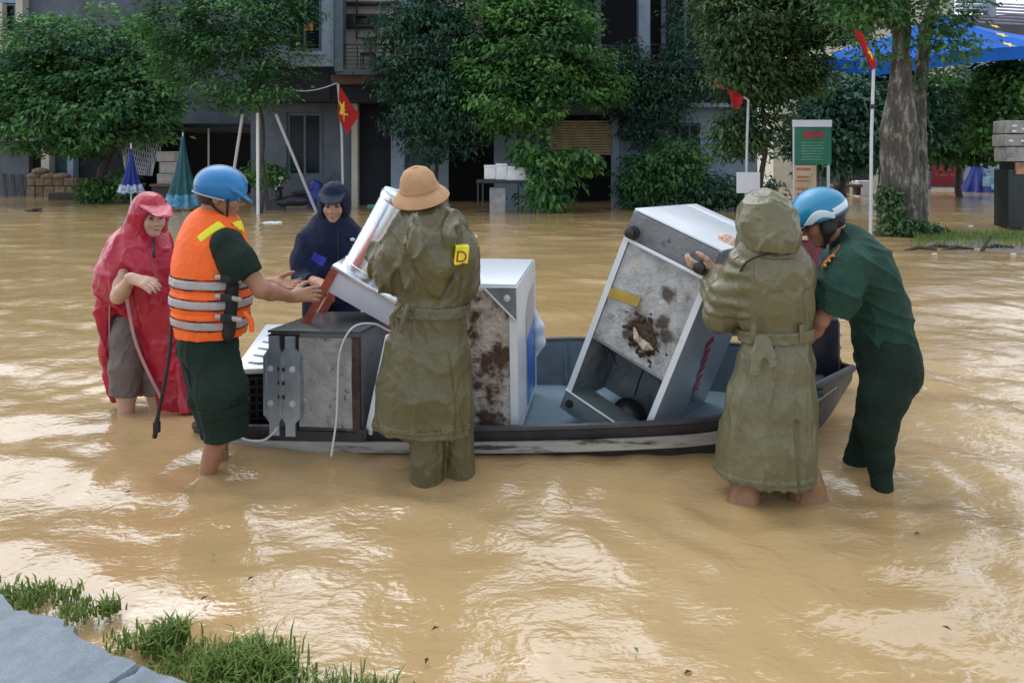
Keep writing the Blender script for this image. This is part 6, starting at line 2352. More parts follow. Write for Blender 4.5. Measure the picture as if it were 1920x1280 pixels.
# ------------------------------------------------------------------ poles, flags, signs, parasols, stalls
M['flag_red'] = mat('flag_red', (0.42, 0.010, 0.012), 0.8, var=0.15)
M['star_yellow'] = mat('star_yellow', (0.85, 0.60, 0.05), 0.6, var=0.05)
M['paper'] = mat('white_paper', (0.72, 0.74, 0.80), 0.7, var=0.04)
M['foam'] = mat('white_foam', (0.76, 0.79, 0.82), 0.6, var=0.06, bump=0.1, bscale=80)
M['tarp_blue'] = mat('dark_blue_tarp', (0.01, 0.03, 0.22), 0.45, var=0.3, scale=5)
M['teal_cloth'] = mat('teal_parasol_cloth', (0.022, 0.11, 0.13), 0.7, var=0.3, scale=5)
M['umb_blue'] = mat('blue_parasol_cloth', (0.008, 0.030, 0.24), 0.7, var=0.25, scale=5)
M['sky_blue'] = mat('bright_blue_canopy', (0.008, 0.115, 0.50), 0.75, var=0.12, scale=2, spec=0.15)
M['concrete'] = mat('grey_concrete', (0.34, 0.34, 0.33), 0.8, var=0.3, scale=5, bump=0.3, bscale=30, stain=(0.14, 0.14, 0.14), sscale=4)


def star_pts(c, xd, yd, r):
    out = []
    for i in range(10):
        a = math.pi / 2 + i * math.pi / 5
        q = r if i % 2 == 0 else r * 0.40
        out.append(np.asarray(c) + nrm(xd) * math.cos(a) * q + nrm(yd) * math.sin(a) * q)
    return out


def flag_sheet(parent, corners, name='cloth', wave=0.05, seed=1, th=0.006):
    """four corners (top-hoist, top-fly, bottom-fly, bottom-hoist) -> rippling doubled cloth"""
    a, b, c, d = (np.asarray(q, float) for q in corners)
    nu, nv = 14, 14
    pts = []
    for i in range(nu):
        for j in range(nv):
            u, w = i / (nu - 1), j / (nv - 1)
            p = (a * (1 - u) + b * u) * (1 - w) + (d * (1 - u) + c * u) * w
            p = p + np.array([0, 1, 0]) * wave * math.sin(u * 7 + w * 2.5 + seed) * u ** 0.5 + np.array([0, 0, 1]) * wave * 0.3 * math.sin(u * 5 + seed)
            pts.append(p)
    pts = np.array(pts)
    m = MB()
    m.grid(pts, nu, nv)
    m.grid(pts + [0, th, 0], nu, nv)
    fl = m.build(name, M['flag_red'], parent, sharp=0)
    return fl, pts.reshape(nu, nv, 3)


def star_on(parent, grid, u, w, r, off=-0.012):
    nu, nv = grid.shape[:2]

    def at(uu, ww):
        x, y = np.clip(uu, 0, 1) * (nu - 1), np.clip(ww, 0, 1) * (nv - 1)
        i, j = int(min(x, nu - 2)), int(min(y, nv - 2))
        fx, fy = x - i, y - j
        return (grid[i, j] * (1 - fx) * (1 - fy) + grid[i + 1, j] * fx * (1 - fy) + grid[i, j + 1] * (1 - fx) * fy + grid[i + 1, j + 1] * fx * fy)
    pts = [at(u, w)]
    for i in range(10):
        a = math.pi / 2 + i * math.pi / 5
        q = r if i % 2 == 0 else r * 0.42
        pts.append(at(u + math.cos(a) * q, w - math.sin(a) * q))
    b = MB()
    pts = np.array(pts) + [0, off, 0]
    b.add(pts, [(0, 1 + i, 1 + (i + 1) % 10) for i in range(10)])
    return b.build('star', M['star_yellow'], parent, smooth=False)


def pole(parent, path, r, m='steel', name='pole', n=10):
    b = MB()
    b.tube(path, r, n=n)
    return b.build(name, M[m], parent)


def grounded(px, py, d):
    p = P(px, py, d)
    p[2] = -0.28
    return p


# three support poles of the staked tree
for a, b_, lab in (((483, 212, 20.4), (484, 0, 20.4), 'upright grey support pole under the staked tree'),
                   ((455, 214, 20.6), (424, 0, 21.2), 'grey support pole leaning left under the staked tree'),
                   ((517, 214, 20.5), (600, 0, 21.6), 'grey support pole leaning right under the staked tree')):
    p0 = P(*a)
    z = -0.28
    p1 = P(b_[0], 300, b_[2])
    p1[2] = z
    b = MB()
    b.tube([p0, p1], 0.042, n=10)
    b.build('support_pole', M['white_paint'] if a[0] == 483 else M['steel'], label=lab, cat='pole', group='support poles of the staked tree')

# flag on the left
t = thing('flagpole', grounded(643, 385, 22.3), 'grey flagpole with a hanging red flag and yellow star by the balcony', 'flagpole', 'flagpoles along the street')
pole(t, [grounded(644, 0, 22.3), P(641, 250, 22.3), P(634, 158, 22.3)], 0.04)
fl, g = flag_sheet(t, [P(636, 162, 22.25), P(673, 214, 22.2), P(652, 252, 22.1), P(634, 222, 22.2)], 'flag', 0.07, 1)
star_on(fl, g, 0.32, 0.55, 0.34)
# bracket pole with the drooping flag
t = thing('flagpole', grounded(1402, 0, 17.6), 'bent grey flagpole with a small drooping red flag and a paper notice', 'flagpole', 'flagpoles along the street')
pole(t, [grounded(1397, 0, 17.6), P(1401, 250, 17.6), P(1403, 188, 17.6), P(1394, 182, 17.6)], 0.030)
pole(t, [P(1396, 183, 17.6), P(1340, 156, 17.4)], 0.018, 'flag_red', 'flag_staff')
flag_sheet(t, [P(1366, 170, 17.5), P(1393, 183, 17.55), P(1386, 207, 17.5), P(1374, 200, 17.4)], 'flag', 0.05, 3)
b = MB()
b.frame(P(1381, 362, 17.5), (P(1425, 362, 17.5) - P(1381, 362, 17.5)), (0, 0.006, 0), P(1381, 323, 17.5) - P(1381, 362, 17.5))
b.build('notice', M['paper'], label='blank white paper notice taped to the bent flagpole', cat='notice')
# right flag
t = thing('flagpole', grounded(1633, 0, 13.9), 'tall grey flagpole with a furled red flag beside the old tree', 'flagpole', 'flagpoles along the street')
pole(t, [grounded(1632, 0, 13.9), P(1634, 250, 13.9), P(1638, 130, 13.9)], 0.030)
b = MB()
p = P(1635, 204, 13.88)
b.lathe(p, (0, 0, 1), [(0.036, 0), (0.042, 0.02), (0.042, 0.06), (0.036, 0.08)], n=10)
b.build('coupling', M['dark_steel'], t)
pole(t, [P(1638, 131, 13.9), P(1604, 56, 13.8)], 0.016, 'wood', 'flag_staff')
fl, g = flag_sheet(t, [P(1602, 56, 13.75), P(1616, 62, 13.7), P(1646, 118, 13.7), P(1636, 132, 13.75)], 'flag', 0.03, 5, 0.03)
star_on(fl, g, 0.55, 0.66, 0.22)
# cable between balcony and tree
b = MB()
b.tube([P(545, 170, 22.6) + (P(632, 156, 22.6) - P(545, 170, 22.6)) * q + np.array([0, 0, -0.10 * math.sin(math.pi * q)]) for q in np.linspace(0, 1, 10)], 0.016, n=6)
b.build('sagging_cable', M['white_paint'], label='pale cable sagging between the staked tree and the balcony', cat='cable')

# green information board
t = thing('information_board', grounded(1523, 0, 17.0), 'tall green and pink information board on silver posts', 'sign')
b = MB()
for x in (1489, 1553):
    p = grounded(x, 0, 17.02)
    b.tube([p, P(x, 226, 17.02)], 0.035, n=10)
b.build('post', M['steel'], t)
b = MB()
b.rect(1487, 225, 1560, 238, 16.95, 0.05)
b.build('header_panel', M['paper'], t)
b = MB()
b.rect(1490, 239, 1559, 309, 16.97, 0.03)
gp = b.build('green_panel', mat('green_print', (0.02, 0.17, 0.10), 0.45, var=0.15, scale=3), t)
txm = mat('pale_print', (0.16, 0.34, 0.24), 0.6)
b = MB()
for i in range(7):
    b.rect(1502 + (i % 3), 267 + i * 5.2, 1546 - (i * 5) % 9, 268.6 + i * 5.2, 16.966, 0.002)
b.build('text_lines', txm, gp)
b = MB()
b.rect(1506, 246, 1544, 259, 16.966, 0.002)
b.build('headline_block', mat('red_print', (0.32, 0.05, 0.06), 0.6), gp)
b = MB()
b.rect(1490, 310, 1531, 400, 16.9, 0.03)
pp = b.build('pink_panel', mat('pink_print', (0.55, 0.40, 0.30), 0.5, var=0.2, scale=4), t)
b = MB()
for i, (x0, x1, y, h) in enumerate(((1493, 1520, 315, 5), (1494, 1517, 330, 4), (1493, 1520, 338, 3), (1494, 1515, 352, 5), (1494, 1512, 362, 4))):
    b.rect(x0, y, x1, y + h, 16.896, 0.002)
b.build('text_lines', mat('brick_print', (0.42, 0.15, 0.10), 0.6), pp)
b = MB()
b.tube([P(1531, 310, 16.88), P(1500, 378, 16.88)], 0.012, n=6)
b.build('green_stripe', mat('lime_print', (0.35, 0.45, 0.12), 0.6), pp)


def parasol(name, base, top, r0, r1, h0, h1, m, label, hem=None, seed=0, folds=9):
    t = thing(name, base, label, 'parasol')
    pole(t, [base, top + np.array([0, 0, 0.12])], 0.025, 'steel')
    z0, z1 = h0, h1
    nu, nv = 40, 18
    pts, top = [], np.asarray(top, float)
    for j in range(nv):
        w = j / (nv - 1)
        z = z1 + (z0 - z1) * w
        for i in range(nu + 1):
            a = 2 * math.pi * i / nu
            r = (r0 * (1 - w) + r1 * w ** 1.3) * (1 + 0.30 * w * math.sin(folds * a + seed + 1.5 * w))
            pts.append((top[0] + math.cos(a) * r, top[1] + math.sin(a) * r, z + 0.04 * w * math.cos(folds * a + seed)))
    b = MB()
    b.grid(np.array(pts), nv, nu + 1)
    c = b.build('canopy', M[m], t, sharp=0)
    if hem:
        k = (nu + 1) * (nv - 4)
        q = np.array(pts)[k:]
        cen = np.array([top[0], top[1], 0])
        q = cen + (q - cen) * np.array([1.02, 1.02, 1])
        b = MB()
        b.grid(q, 4, nu + 1)
        b.build('hem_print', hem, c, sharp=0)
    return t


pt = P(246, 276, 22.6)
parasol('folded_parasol', grounded(246, 0, 22.6), pt, 0.02, 0.30, P(0, 362, 22.6)[2], pt[2], 'umb_blue', 'folded dark blue parasol with a pale printed hem beside the bushy tree',
        mat('pale_hem_print', (0.45, 0.52, 0.66), 0.6, var=0.7, scale=9), 0.4)
pt = P(343, 256, 22.0)
parasol('folded_parasol', grounded(343, 0, 22), pt, 0.05, 0.44, P(0, 388, 22)[2], pt[2], 'teal_cloth', 'tall folded teal parasol next to the stacked foam boxes',
        mat('light_blue_hem', (0.10, 0.33, 0.50), 0.6, var=0.6, scale=6), 1.9)
pt = P(1832, 311, 35)
parasol('blue_tarp_stand', grounded(1832, 0, 35), pt, 0.25, 0.72, P(0, 362, 35)[2], pt[2], 'tarp_blue', 'stand wrapped in a dark blue tarp with a white knob on top', None, 0.8)
b = MB()
b.ell(P(1838, 304, 34.9), (0.11, 0.11, 0.09))
b.build('knob', M['white_paint'], bpy.data.objects['blue_tarp_stand'])

# big blue canopy with stars
t = thing('blue_canopy', grounded(1740, 0, 26.5), 'wide bright blue canopy with yellow stars behind the old tree', 'canopy')
apex = P(1765, 28, 26.5)
rim = [P(1543, 108, 25.0), P(1640, 118, 24.0), P(1840, 92, 24.0), P(1965, 84, 25.2), P(1945, 70, 28.8), P(1770, 60, 29.8), P(1590, 88, 28.6)]
b = MB()
for i in range(len(rim)):
    a, c = rim[i], rim[(i + 1) % len(rim)]
    k = 6
    pts = []
    for u in np.linspace(0, 1, k):
        for w in np.linspace(0, 1, k):
            e = a + (c - a) * w
            p = apex + (e - apex) * u
            p = p - np.array([0, 0, 0.12 * math.sin(math.pi * u) + 0.05 * u * math.sin(math.pi * w)])
            pts.append(p)
    b.grid(np.array(pts), k, k)
cv = b.build('canopy_top', M['sky_blue'], t, sharp=0.3)
b = MB()
for i in range(len(rim)):
    a, c = rim[i], rim[(i + 1) % len(rim)]
    dz = np.array([0, 0, -0.42])
    b.prism([a, c, c + dz, a + dz], (0, 0.012, 0))
b.build('valance', M['sky_blue'], t, smooth=False)
for i, (x, y, r) in enumerate(((1862, 58, 8), (1874, 74, 11), (1886, 92, 12), (1556, 112, 5), (1600, 96, 5), (1575, 101, 5))):
    d_ = 24.3 if x > 1700 else 24.4
    if x > 1700:
        a, c = rim[2], rim[3]
    else:
        a, c = rim[0], rim[1]
    # put the star on the canopy panel: intersect the sight line with the panel plane
    nn = np.cross(a - apex, c - apex)
    dr = P(x, y, 1.0) - np.array([0, 0, CAMZ])
    tt = np.dot(apex - np.array([0, 0, CAMZ]), nn) / np.dot(dr, nn)
    ctr = np.array([0, 0, CAMZ]) + dr * tt - nrm(nn) * np.sign(np.dot(nn, dr)) * 0.16
    xd = nrm(c - a)
    yd = nrm(apex - (a + c) / 2)
    b = MB()
    pp_ = star_pts(ctr, xd, yd, r * tt / FOC * 1.15)
    b.prism(pp_, -nrm(nn) * np.sign(np.dot(nn, dr)) * 0.006)
    b.build('star', M['star_yellow'], cv, smooth=False)
pole(t, [grounded(1716, 0, 26.5), P(1716, 60, 26.5)], 0.04)

# red banner, crates, bench and fence far right
t = thing('red_banner', grounded(1772, 0, 36.5), 'dark red banner with faded lettering on a low frame', 'banner')
b = MB()
b.rect(1746, 305, 1804, 349, 36.5, 0.04)
bn = b.build('banner_sheet', mat('banner_red', (0.24, 0.012, 0.02), 0.6, var=0.2), t)
b = MB()
for i, (x0, x1, y) in enumerate(((1752, 1798, 315), (1754, 1797, 326))):
    for k in range(9):
        w = (x1 - x0) / 9
        if (k * 7 + i) % 4:
            b.rect(x0 + k * w, y, x0 + k * w + w * 0.72, y + 4, 36.494, 0.003)
b.build('faded_letters', mat('faded_letter', (0.36, 0.10, 0.06), 0.7), bn)
b = MB()
for x in (1744, 1806):
    b.rect(x - 1.5, 303, x + 1.5, 356, 36.45, 0.08)
b.rect(1738, 349, 1808, 352, 36.4, 0.08)
b.build('frame', M['trim_slate'], t)
t = thing('park_bench', grounded(1590, 0, 30.5), 'brown wooden bench in front of the grey panel fence', 'bench')
b = MB()
b.rect(1562, 346, 1618, 351, 30.2, 0.5, 0.01)
b.build('seat', M['wood'], t)
for x in (1570, 1610):
    b = MB()
    b.rect(x - 4, 351, x + 4, 366, 30.3, 0.35)
    b.build('leg', M['bark_dark'], t)
t = thing('panel_fence', grounded(1560, 0, 34), 'grey metal panel fence behind the wooden bench', 'fence')
for i in range(5):
    b = MB()
    x0 = 1526 + i * 13.5
    b.rect(x0, 317, x0 + 12.6, 362, 34 + 0.03 * (i % 2), 0.05)
    b.build('panel', M['wall_grey'], t)
b = MB()
b.rect(1608, 339, 1638, 343, 31.0, 0.55, 0.02)
b.rect(1611, 343, 1636, 366, 31.1, 0.4)
b.build('white_counter', M['foam'], label='low white counter beside the wooden bench', cat='counter')
b = MB()
b.rect(1634, 318, 1638, 366, 30.6, 0.1)
b.build('white_post', M['white_paint'], label='short white post at the end of the white counter', cat='post')
b = MB()
b.rect(1598, 318, 1632, 340, 32.2, 0.6)
b.build('dark_stall', M['black'], label='dark box-like stall behind the white counter', cat='stall')
b = MB()
b.rect(1855, 332, 1877, 350, 33.6, 0.5, 0.03)
b.build('plastic_crate', mat('pale_blue_plastic', (0.16, 0.30, 0.38), 0.5), label='pale blue plastic crate beside the tarp-wrapped stand', cat='crate')
b = MB()
b.rect(1872, 346, 1910, 356, 32.5, 0.5, 0.03)
b.build('plastic_basin', mat('grey_blue_plastic', (0.22, 0.32, 0.40), 0.5), label='grey-blue plastic basin right of the pale blue crate', cat='basin')

# concrete utility post at the right edge
d = 16.3
t = thing('utility_post', grounded(1908, 0, d), 'concrete utility post with grey box panels on a black base', 'utility post')
b = MB()
b.rect(1891, 318, 1945, 460, d, 0.5, 0.01)
b.rect(1896, 303, 1945, 318, d + .05, 0.4)
b.build('base', mat('black_green_paint', (0.012, 0.022, 0.022), 0.5), t)
for (x0, y0, x1, y1) in ((1886, 226, 1945, 250), (1884, 252, 1945, 274), (1888, 276, 1945, 303)):
    b = MB()
    b.rect(x0, y0, x1, y1, d - .05, 0.45, 0.03)
    b.build('panel', M['concrete'], t)
for i, (x, y, w) in enumerate(((1898, 234, 9), (1898, 244, 8), (1892, 262, 8), (1914, 262, 7), (1916, 240, 7))):
    b = MB()
    b.rect(x, y, x + w, y + 4, d - .06, 0.02)
    b.build('label_plate', M['paper'], t)
b = MB()
b.rect(1905, 305, 1945, 327, d - .04, 0.05)
b.build('poster', mat('orange_poster', (0.42, 0.22, 0.12), 0.5, var=0.5, scale=8), t)
b = MB()
b.rect(1917, 425, 1945, 445, d - .8, 0.5, 0.05)
b.build('dark_bin', M['black'], label='dark bin at the foot of the utility post', cat='bin')

# stall with foam boxes
d = 20.9
t = thing('market_table', grounded(948, 0, d), 'dark table with thin legs and a pale cabinet below it', 'table')
b = MB()
b.rect(893, 338, 1000, 344, d, 0.9, 0.01)
b.build('tabletop', M['black'], t)
for x in (896, 905, 972, 996):
    b = MB()
    b.rect(x - 1.4, 344, x + 1.4, 425, d + .1 + .3 * (x > 950), 0.05)
    b.build('leg', M['dark_steel'], t)
b = MB()
b.rect(918, 352, 948, 425, d + .12, 0.45, 0.02)
b.build('cabinet', M['concrete'], t)
for i, (x0, y0, x1, y1, tl, lab) in enumerate(((908, 308, 931, 336, 0, 'white foam box at the left end of the dark table'), (930, 305, 952, 337, 0, 'grey-white foam box in the middle of the dark table'), (950, 310, 993, 338, -4.5, 'long tilted foam box at the right end of the dark table'))):
    b = MB()
    a = P(x0, y1, d + .1)
    w = (x1 - x0) * d / FOC
    h = (y1 - y0) * d / FOC - .02
    r_ = math.radians(tl)
    ax = np.array([math.cos(r_), 0, math.sin(r_)])
    az = np.array([-math.sin(r_), 0, math.cos(r_)])
    b.frame(a, ax * (w - .02), (0, .4, 0), az * (h * .8), 0.012)
    b.frame(a + az * (h * .8) - ax * .01 - np.array([0, .01, 0]), ax * w, (0, .42, 0), az * (h * .2), 0.012)
    b.build('foam_box', M['foam'], label=lab, cat='box', group='foam boxes on the dark table')

# foam boxes by the shop
for i, (x0, y0, x1, y1, lab) in enumerate(((294, 326, 331, 345, 'lowest foam box of the stack by the teal parasol'), (300, 304, 330, 325, 'middle foam box of the stack by the teal parasol'), (293, 284, 326, 303, 'topmost foam box of the stack by the teal parasol'))):
    b = MB()
    b.rect(x0, y0 + 3, x1, y1, 25.6, 0.55, 0.02)
    b.rect(x0 - .5, y0, x1 + .5, y0 + 4, 25.57, 0.6, 0.02)
    b.build('foam_box', mat('dirty_foam', (0.42, 0.40, 0.38), 0.7, var=0.15) if i == 0 else bpy.data.materials['dirty_foam'], label=lab, cat='box', group='stacked foam boxes by the shop')
t = thing('low_stall', grounded(315, 0, 25.4), 'dark low stall carrying the stacked foam boxes', 'stall')
b = MB()
b.rect(280, 345, 345, 350, 25.3, 0.9, 0.01)
b.build('top', M['wood'], t)
b = MB()
b.rect(284, 350, 342, 395, 25.5, 0.6)
b.build('body', M['black'], t)

# lattice screen hung from the canopy
t = thing('lattice_screen', P(255, 330, 26.6), 'pale lattice screen hanging slanted beside the bushy tree', 'screen')
A_, B_, C_ = P(222, 236, 26.8), P(302, 262, 26.6), P(285, 330, 26.4)
D_ = P(236, 326, 26.4)
b = MB()
b.prism([A_, B_, C_, D_], (0, 0.02, 0))
b.build('backing', M['wall_dim'], t, smooth=False)
for fam in range(2):
    b = MB()
    for i in range(15):
        u = (i + 0.5) / 15
        if fam == 0:
            p, q = A_ + (B_ - A_) * u, D_ + (C_ - D_) * min(1, u + 0.25)
        else:
            p, q = A_ + (B_ - A_) * u, D_ + (C_ - D_) * max(0, u - 0.25)
        b.tube([p - [0, .02 + .02 * fam, 0], q - [0, .02 + .02 * fam, 0]], 0.016, n=4)
    b.build('lattice_strips', M['paper'], t, kind='stuff')

# stone bench with sacks, planks, trough
t = thing('low_wall_bench', grounded(95, 0, 30.2), 'low stone-block bench in front of the dark house', 'bench')
k = 0
r = random.Random(4)
for row in range(2):
    x = 50.0
    while x < 142:
        w = 14 + r.random() * 8
        b = MB()
        b.rect(x, 334 + row * 15, min(x + w - 1, 143), 348 + row * 15 + (20 if row else 0), 30.2 + r.random() * .08, 0.5, 0.03)
        b.build('stone', bpy.data.materials.get('tan_stone') or mat('tan_stone', (0.20, 0.145, 0.09), 0.85, var=0.4, scale=5, bump=0.3), t)
        x += w
for i, (x, y, lab) in enumerate(((66, 330, 'leftmost tan sack on the stone bench'), (92, 331, 'second tan sack on the stone bench'), (116, 331, 'third tan sack on the stone bench, by the column'), (76, 321, 'tan sack lying on top of the other sacks'))):
    b = MB()
    b.ell(P(x, y, 30.4), (0.34, 0.25, 0.15), nu=14, nv=8)
    o = b.build('sack', bpy.data.materials.get('sackcloth') or mat('sackcloth', (0.20, 0.14, 0.09), 0.9, var=0.35, scale=8), label=lab, cat='sack', group='sacks on the stone bench')
b = MB()
b.rect(90, 362, 143, 380, 27.6, 0.6, 0.02)
b.build('wooden_trough', M['bark_dark'], label='dark wooden trough half under water below the stone bench', cat='trough')
for i, (x, lab) in enumerate(((8, 'leftmost dark plank leaning on the grey wall'), (24, 'second dark plank leaning on the grey wall'), (40, 'third dark plank leaning on the grey wall, nearest the bench'))):
    b = MB()
    a = P(x, 372, 30.4)
    c = P(x - 5, 326, 31.0)
    b.frame(a, (0.14, 0, 0), (0, 0.04, 0), c - a)
    b.build('plank', M['bark_dark'], label=lab, cat='plank', group='planks leaning on the grey wall')

# motorbike under the leaning pole


def motorbike():
    d = 22.4
    c = P(555, 380, d)
    c[2] = -0.28
    t = thing('motorbike', c, 'dark motorbike with a blue cover parked behind the leaning pole', 'motorbike')
    for s, nm in ((-0.62, 'wheel'), (0.62, 'wheel')):
        b = MB()
        o = c + [s, 0, 0.29]
        b.lathe(o - [0, 0.05, 0], (0, 1, 0), [(0.20, 0), (0.28, 0.0), (0.30, 0.03), (0.30, 0.07), (0.28, 0.1), (0.20, 0.1)], n=22)
        w = b.build(nm, M['black'], t)
    b = MB()
    b.ell(c + [0.0, 0, 0.55], (0.50, 0.14, 0.17))
    b.ell(c + [-0.38, 0, 0.50], (0.25, 0.13, 0.14))
    b.tube([c + [-0.62, 0, 0.3], c + [-0.5, 0, 0.75], c + [-0.42, 0, 0.98]], [0.05, 0.05, 0.035])
    b.ell(c + [-0.52, 0, 0.72], (0.10, 0.15, 0.25))
    b.build('body', M['dark_steel'], t)
    b = MB()
    b.ell(c + [0.28, 0, 0.78], (0.42, 0.14, 0.07))
    b.build('seat', M['black'], t)
    b = MB()
    b.tube([c + [-0.40, -0.34, 1.02], c + [-0.44, 0, 0.98], c + [-0.40, 0.34, 1.02]], 0.018)
    b.build('handlebar', M['steel'], t)
    for s in (-1, 1):
        b = MB()
        b.tube([c + [-0.42, 0.26 * s, 1.0], c + [-0.36, 0.32 * s, 1.20]], 0.008)
        b.ell(c + [-0.36, 0.32 * s, 1.23], (0.075, 0.02, 0.05))
        b.build('mirror', M['steel'], t)
    b = MB()
    b.ell(c + [-0.60, 0, 0.90], (0.06, 0.09, 0.07))
    b.build('headlight', M['foam'], t)
    S = SDF()
    S.ell(c + [0.62, 0, 0.68], (0.30, 0.22, 0.42), k=.05)
    S.ell(c + [0.58, 0, 1.0], (0.20, 0.18, 0.18), k=.1)
    v, f = S.mesh(0.03)
    v = crumple(v, f, 0.03, 4, 3)
    meshobj('cover', v, f, M['tarp_blue'], t, sharp=0)


motorbike()

# bits and rubbish on the water
b = MB()
S = SDF()
c = gpt(58, 397)
for i in range(9):
    a = rng.normal(size=3) * [0.3, 0.18, 0.05]
    S.cone(c + a, c + a + rng.normal(size=3) * [0.25, 0.1, 0.06], 0.05, 0.02, k=.05)
v, f = S.mesh(0.02)
meshobj('driftwood', v, f, M['bark_dark'], sharp=0, label='dark clump of driftwood floating in front of the stone bench', cat='driftwood')
b = MB()
b.ell(gpt(890, 446) + [0, 0, 0.01], (0.055, 0.055, 0.05))
b.build('foam_ball', M['foam'], label='white foam ball floating behind the white freezer', cat='ball')
b = MB()
for i, x in enumerate((500, 508, 516, 522)):
    b.ell(gpt(x, 418 - (i % 2)), (0.10, 0.06, 0.03))
b.build('plastic_bag', M['foam'], label='crumpled white plastic bag floating near the upright support pole', cat='bag')
b = MB()
b.rect(688, 384, 708, 392, 21.5, .3, .03)
b.build('green_basket', mat('green_plastic', (0.02, 0.25, 0.12), 0.5), label='small green plastic basket left of the cylinder rim', cat='basket')
# mud bank right with stick
b = MB()
nu, nv = 40, 10
pts = []
for i in range(nu):
    for j in range(nv):
        u, w = i / (nu - 1), j / (nv - 1)
        q = gpt(1705 + u * 330, 476 - 40 * w)
        h = 0.025 * math.sin(math.pi * w) ** 0.7 * min(1, u * 6) - 0.015
        pts.append(q + [0, 0, h])
pts = np.array(pts)
pts[:, 2] += 0.02 * pn(pts * 6, 4) + 0.012 * pn(pts * 17, 5)
b.grid(pts, nu, nv)
b.build('mud_bank', mat('wet_mud', (0.13, 0.115, 0.10), 0.5, var=0.5, scale=6, bump=0.6, bscale=14), kind='structure', sharp=0)
b = MB()
q = gpt(1838, 470)
b.tube([q - [0, 0, .05], q + [0.10, 0, 0.12], P(1858, 443, q[1])], [0.035, 0.028, 0.018])
b.build('stick', M['bark_dark'], label='dark stick poking up out of the mud bank', cat='stick')
for i, (x, y, lab) in enumerate(((1725, 470, 'dark driftwood at the end of the mud bank nearest the old tree'), (1760, 466, 'dark driftwood on the mud bank, second from the old tree'), (1795, 469, 'dark driftwood just left of the upright stick'), (1870, 466, 'dark driftwood on the mud bank right of the upright stick'))):
    b = MB()
    q = gpt(x, y)
    b.tube([q - [0.25, 0, 0], q + [0, .05, .05], q + [0.28, 0, .02]], [0.02, 0.035, 0.015])
    b.build('driftwood', M['bark_dark'], label=lab, cat='driftwood', group='driftwood on the mud bank')
# white scraps floating
sc = mat('pale_scrap', (0.62, 0.62, 0.58), 0.6)
for i, (x, y, w, lab) in enumerate(((1752, 478, .05, 'pale scrap floating in front of the mud bank, towards its left end'), (1707, 428, .05, 'small pale scrap floating right beside the old tree foot'), (1745, 428, .07, 'pale scrap floating between the old tree and the utility post, left one'),
                                      (1820, 425, .07, 'pale scrap floating between the old tree and the utility post, right one'), (1900, 478, .05, 'pale scrap floating at the right end of the mud bank'), (1735, 418, .06, 'pale scrap floating behind the bank grass by the old tree'),
                                      (1855, 372, .12, 'largest pale scrap, far off in front of the tarp-wrapped stand'), (1560, 432, .08, 'pale scrap floating behind the blue-and-white helmet'))):
    b = MB()
    b.ell(gpt(x, y) + [0, 0, .012], (w, w * .7, .018), nu=8, nv=5)
    b.build('floating_scrap', sc, label=lab, cat='scrap', group='pale scraps floating near the old tree')
lm = mat('dark_leaf', (0.06, 0.05, 0.02), 0.5)
lg = mat('green_leaf_litter', (0.12, 0.20, 0.08), 0.5)
for i, (x, y, g, lab) in enumerate(((400, 1041, 1, 'green leaf floating in front of the bare leg of the vest man'), (1193, 1218, 1, 'green leaf floating at the bottom middle of the water'), (383, 1121, 0, 'dark leaf floating just beyond the tallest grass'),
                                      (470, 1084, 0, 'dark leaf floating between the grass and the boat'), (684, 937, 0, 'dark leaf floating just in front of the hat man'), (240, 922, 0, 'dark leaf floating in the bright water left of the vest man'),
                                      (1720, 1000, 0, 'dark leaf floating in front of the bending man, left of two'), (1834, 995, 0, 'dark leaf floating near the right edge, beyond the bending man'), (800, 1238, 0, 'dark leaf floating by the end of the grass verge'),
                                      (1290, 1260, 0, 'dark leaf floating at the bottom edge right of the green leaf'), (1775, 1177, 0, 'dark leaf floating in the lower right water'), (816, 1178, 0, 'dark leaf floating beyond the end of the grass verge'))):
    b = MB()
    q = gpt(x, y, 0.012)
    a = rng.random() * 3.1
    l = 0.016
    dx, dy = np.array([math.cos(a), math.sin(a), 0]) * l, np.array([-math.sin(a), math.cos(a), 0]) * l * .4
    b.add([q - dx, q + dy + [0, 0, .006], q + dx, q - dy + [0, 0, .006]], [(0, 3, 2, 1)])
    b.build('floating_leaf', lg if g else lm, smooth=False, label=lab, cat='leaf', group='green leaves on the water' if g else 'dark leaves on the water')

# ------------------------------------------------------------------ near verge: broken concrete and grass
M['slab'] = mat('wet_concrete_slab', (0.150, 0.188, 0.218), 0.36, var=0.35, scale=11, bump=0.22, bscale=190, stain=(0.085, 0.11, 0.13), stain_at=(0.5, 0.75), sscale=6)


def slab(pix, z, name, label_=None, seed=1):
    pts = []
    n = len(pix)
    for i in range(n):
        a, c = gpt(*pix[i], z), gpt(*pix[(i + 1) % n], z)
        L = np.linalg.norm(c - a)
        k = max(1, int(L / 0.03)) if L < 2.2 else 1
        for j in range(k):
            q = a + (c - a) * j / k
            if 0 < i < n and j:
                q = q + rng.normal(size=3) * [0.006, 0.006, 0]
            pts.append(q)
    b = MB()
    lo = [p - [0, 0, 0.16] for p in pts]
    m = len(pts)
    cs = sum(pts) / m
    # chamfered upper edge
    ins = [p + (cs - p) * 0.012 for p in pts]
    pts2 = [p - [0, 0, 0.012 + 0.006 * rng.random()] for p in pts]
    vs = ins + pts2 + lo
    fs = [tuple(range(m))[::-1]]
    for i in range(m):
        j = (i + 1) % m
        fs.append((i, j, m + j, m + i))
        fs.append((m + i, m + j, 2 * m + j, 2 * m + i))
    b.add(vs, fs)
    return b.build(name, M['slab'], pav, smooth=False)


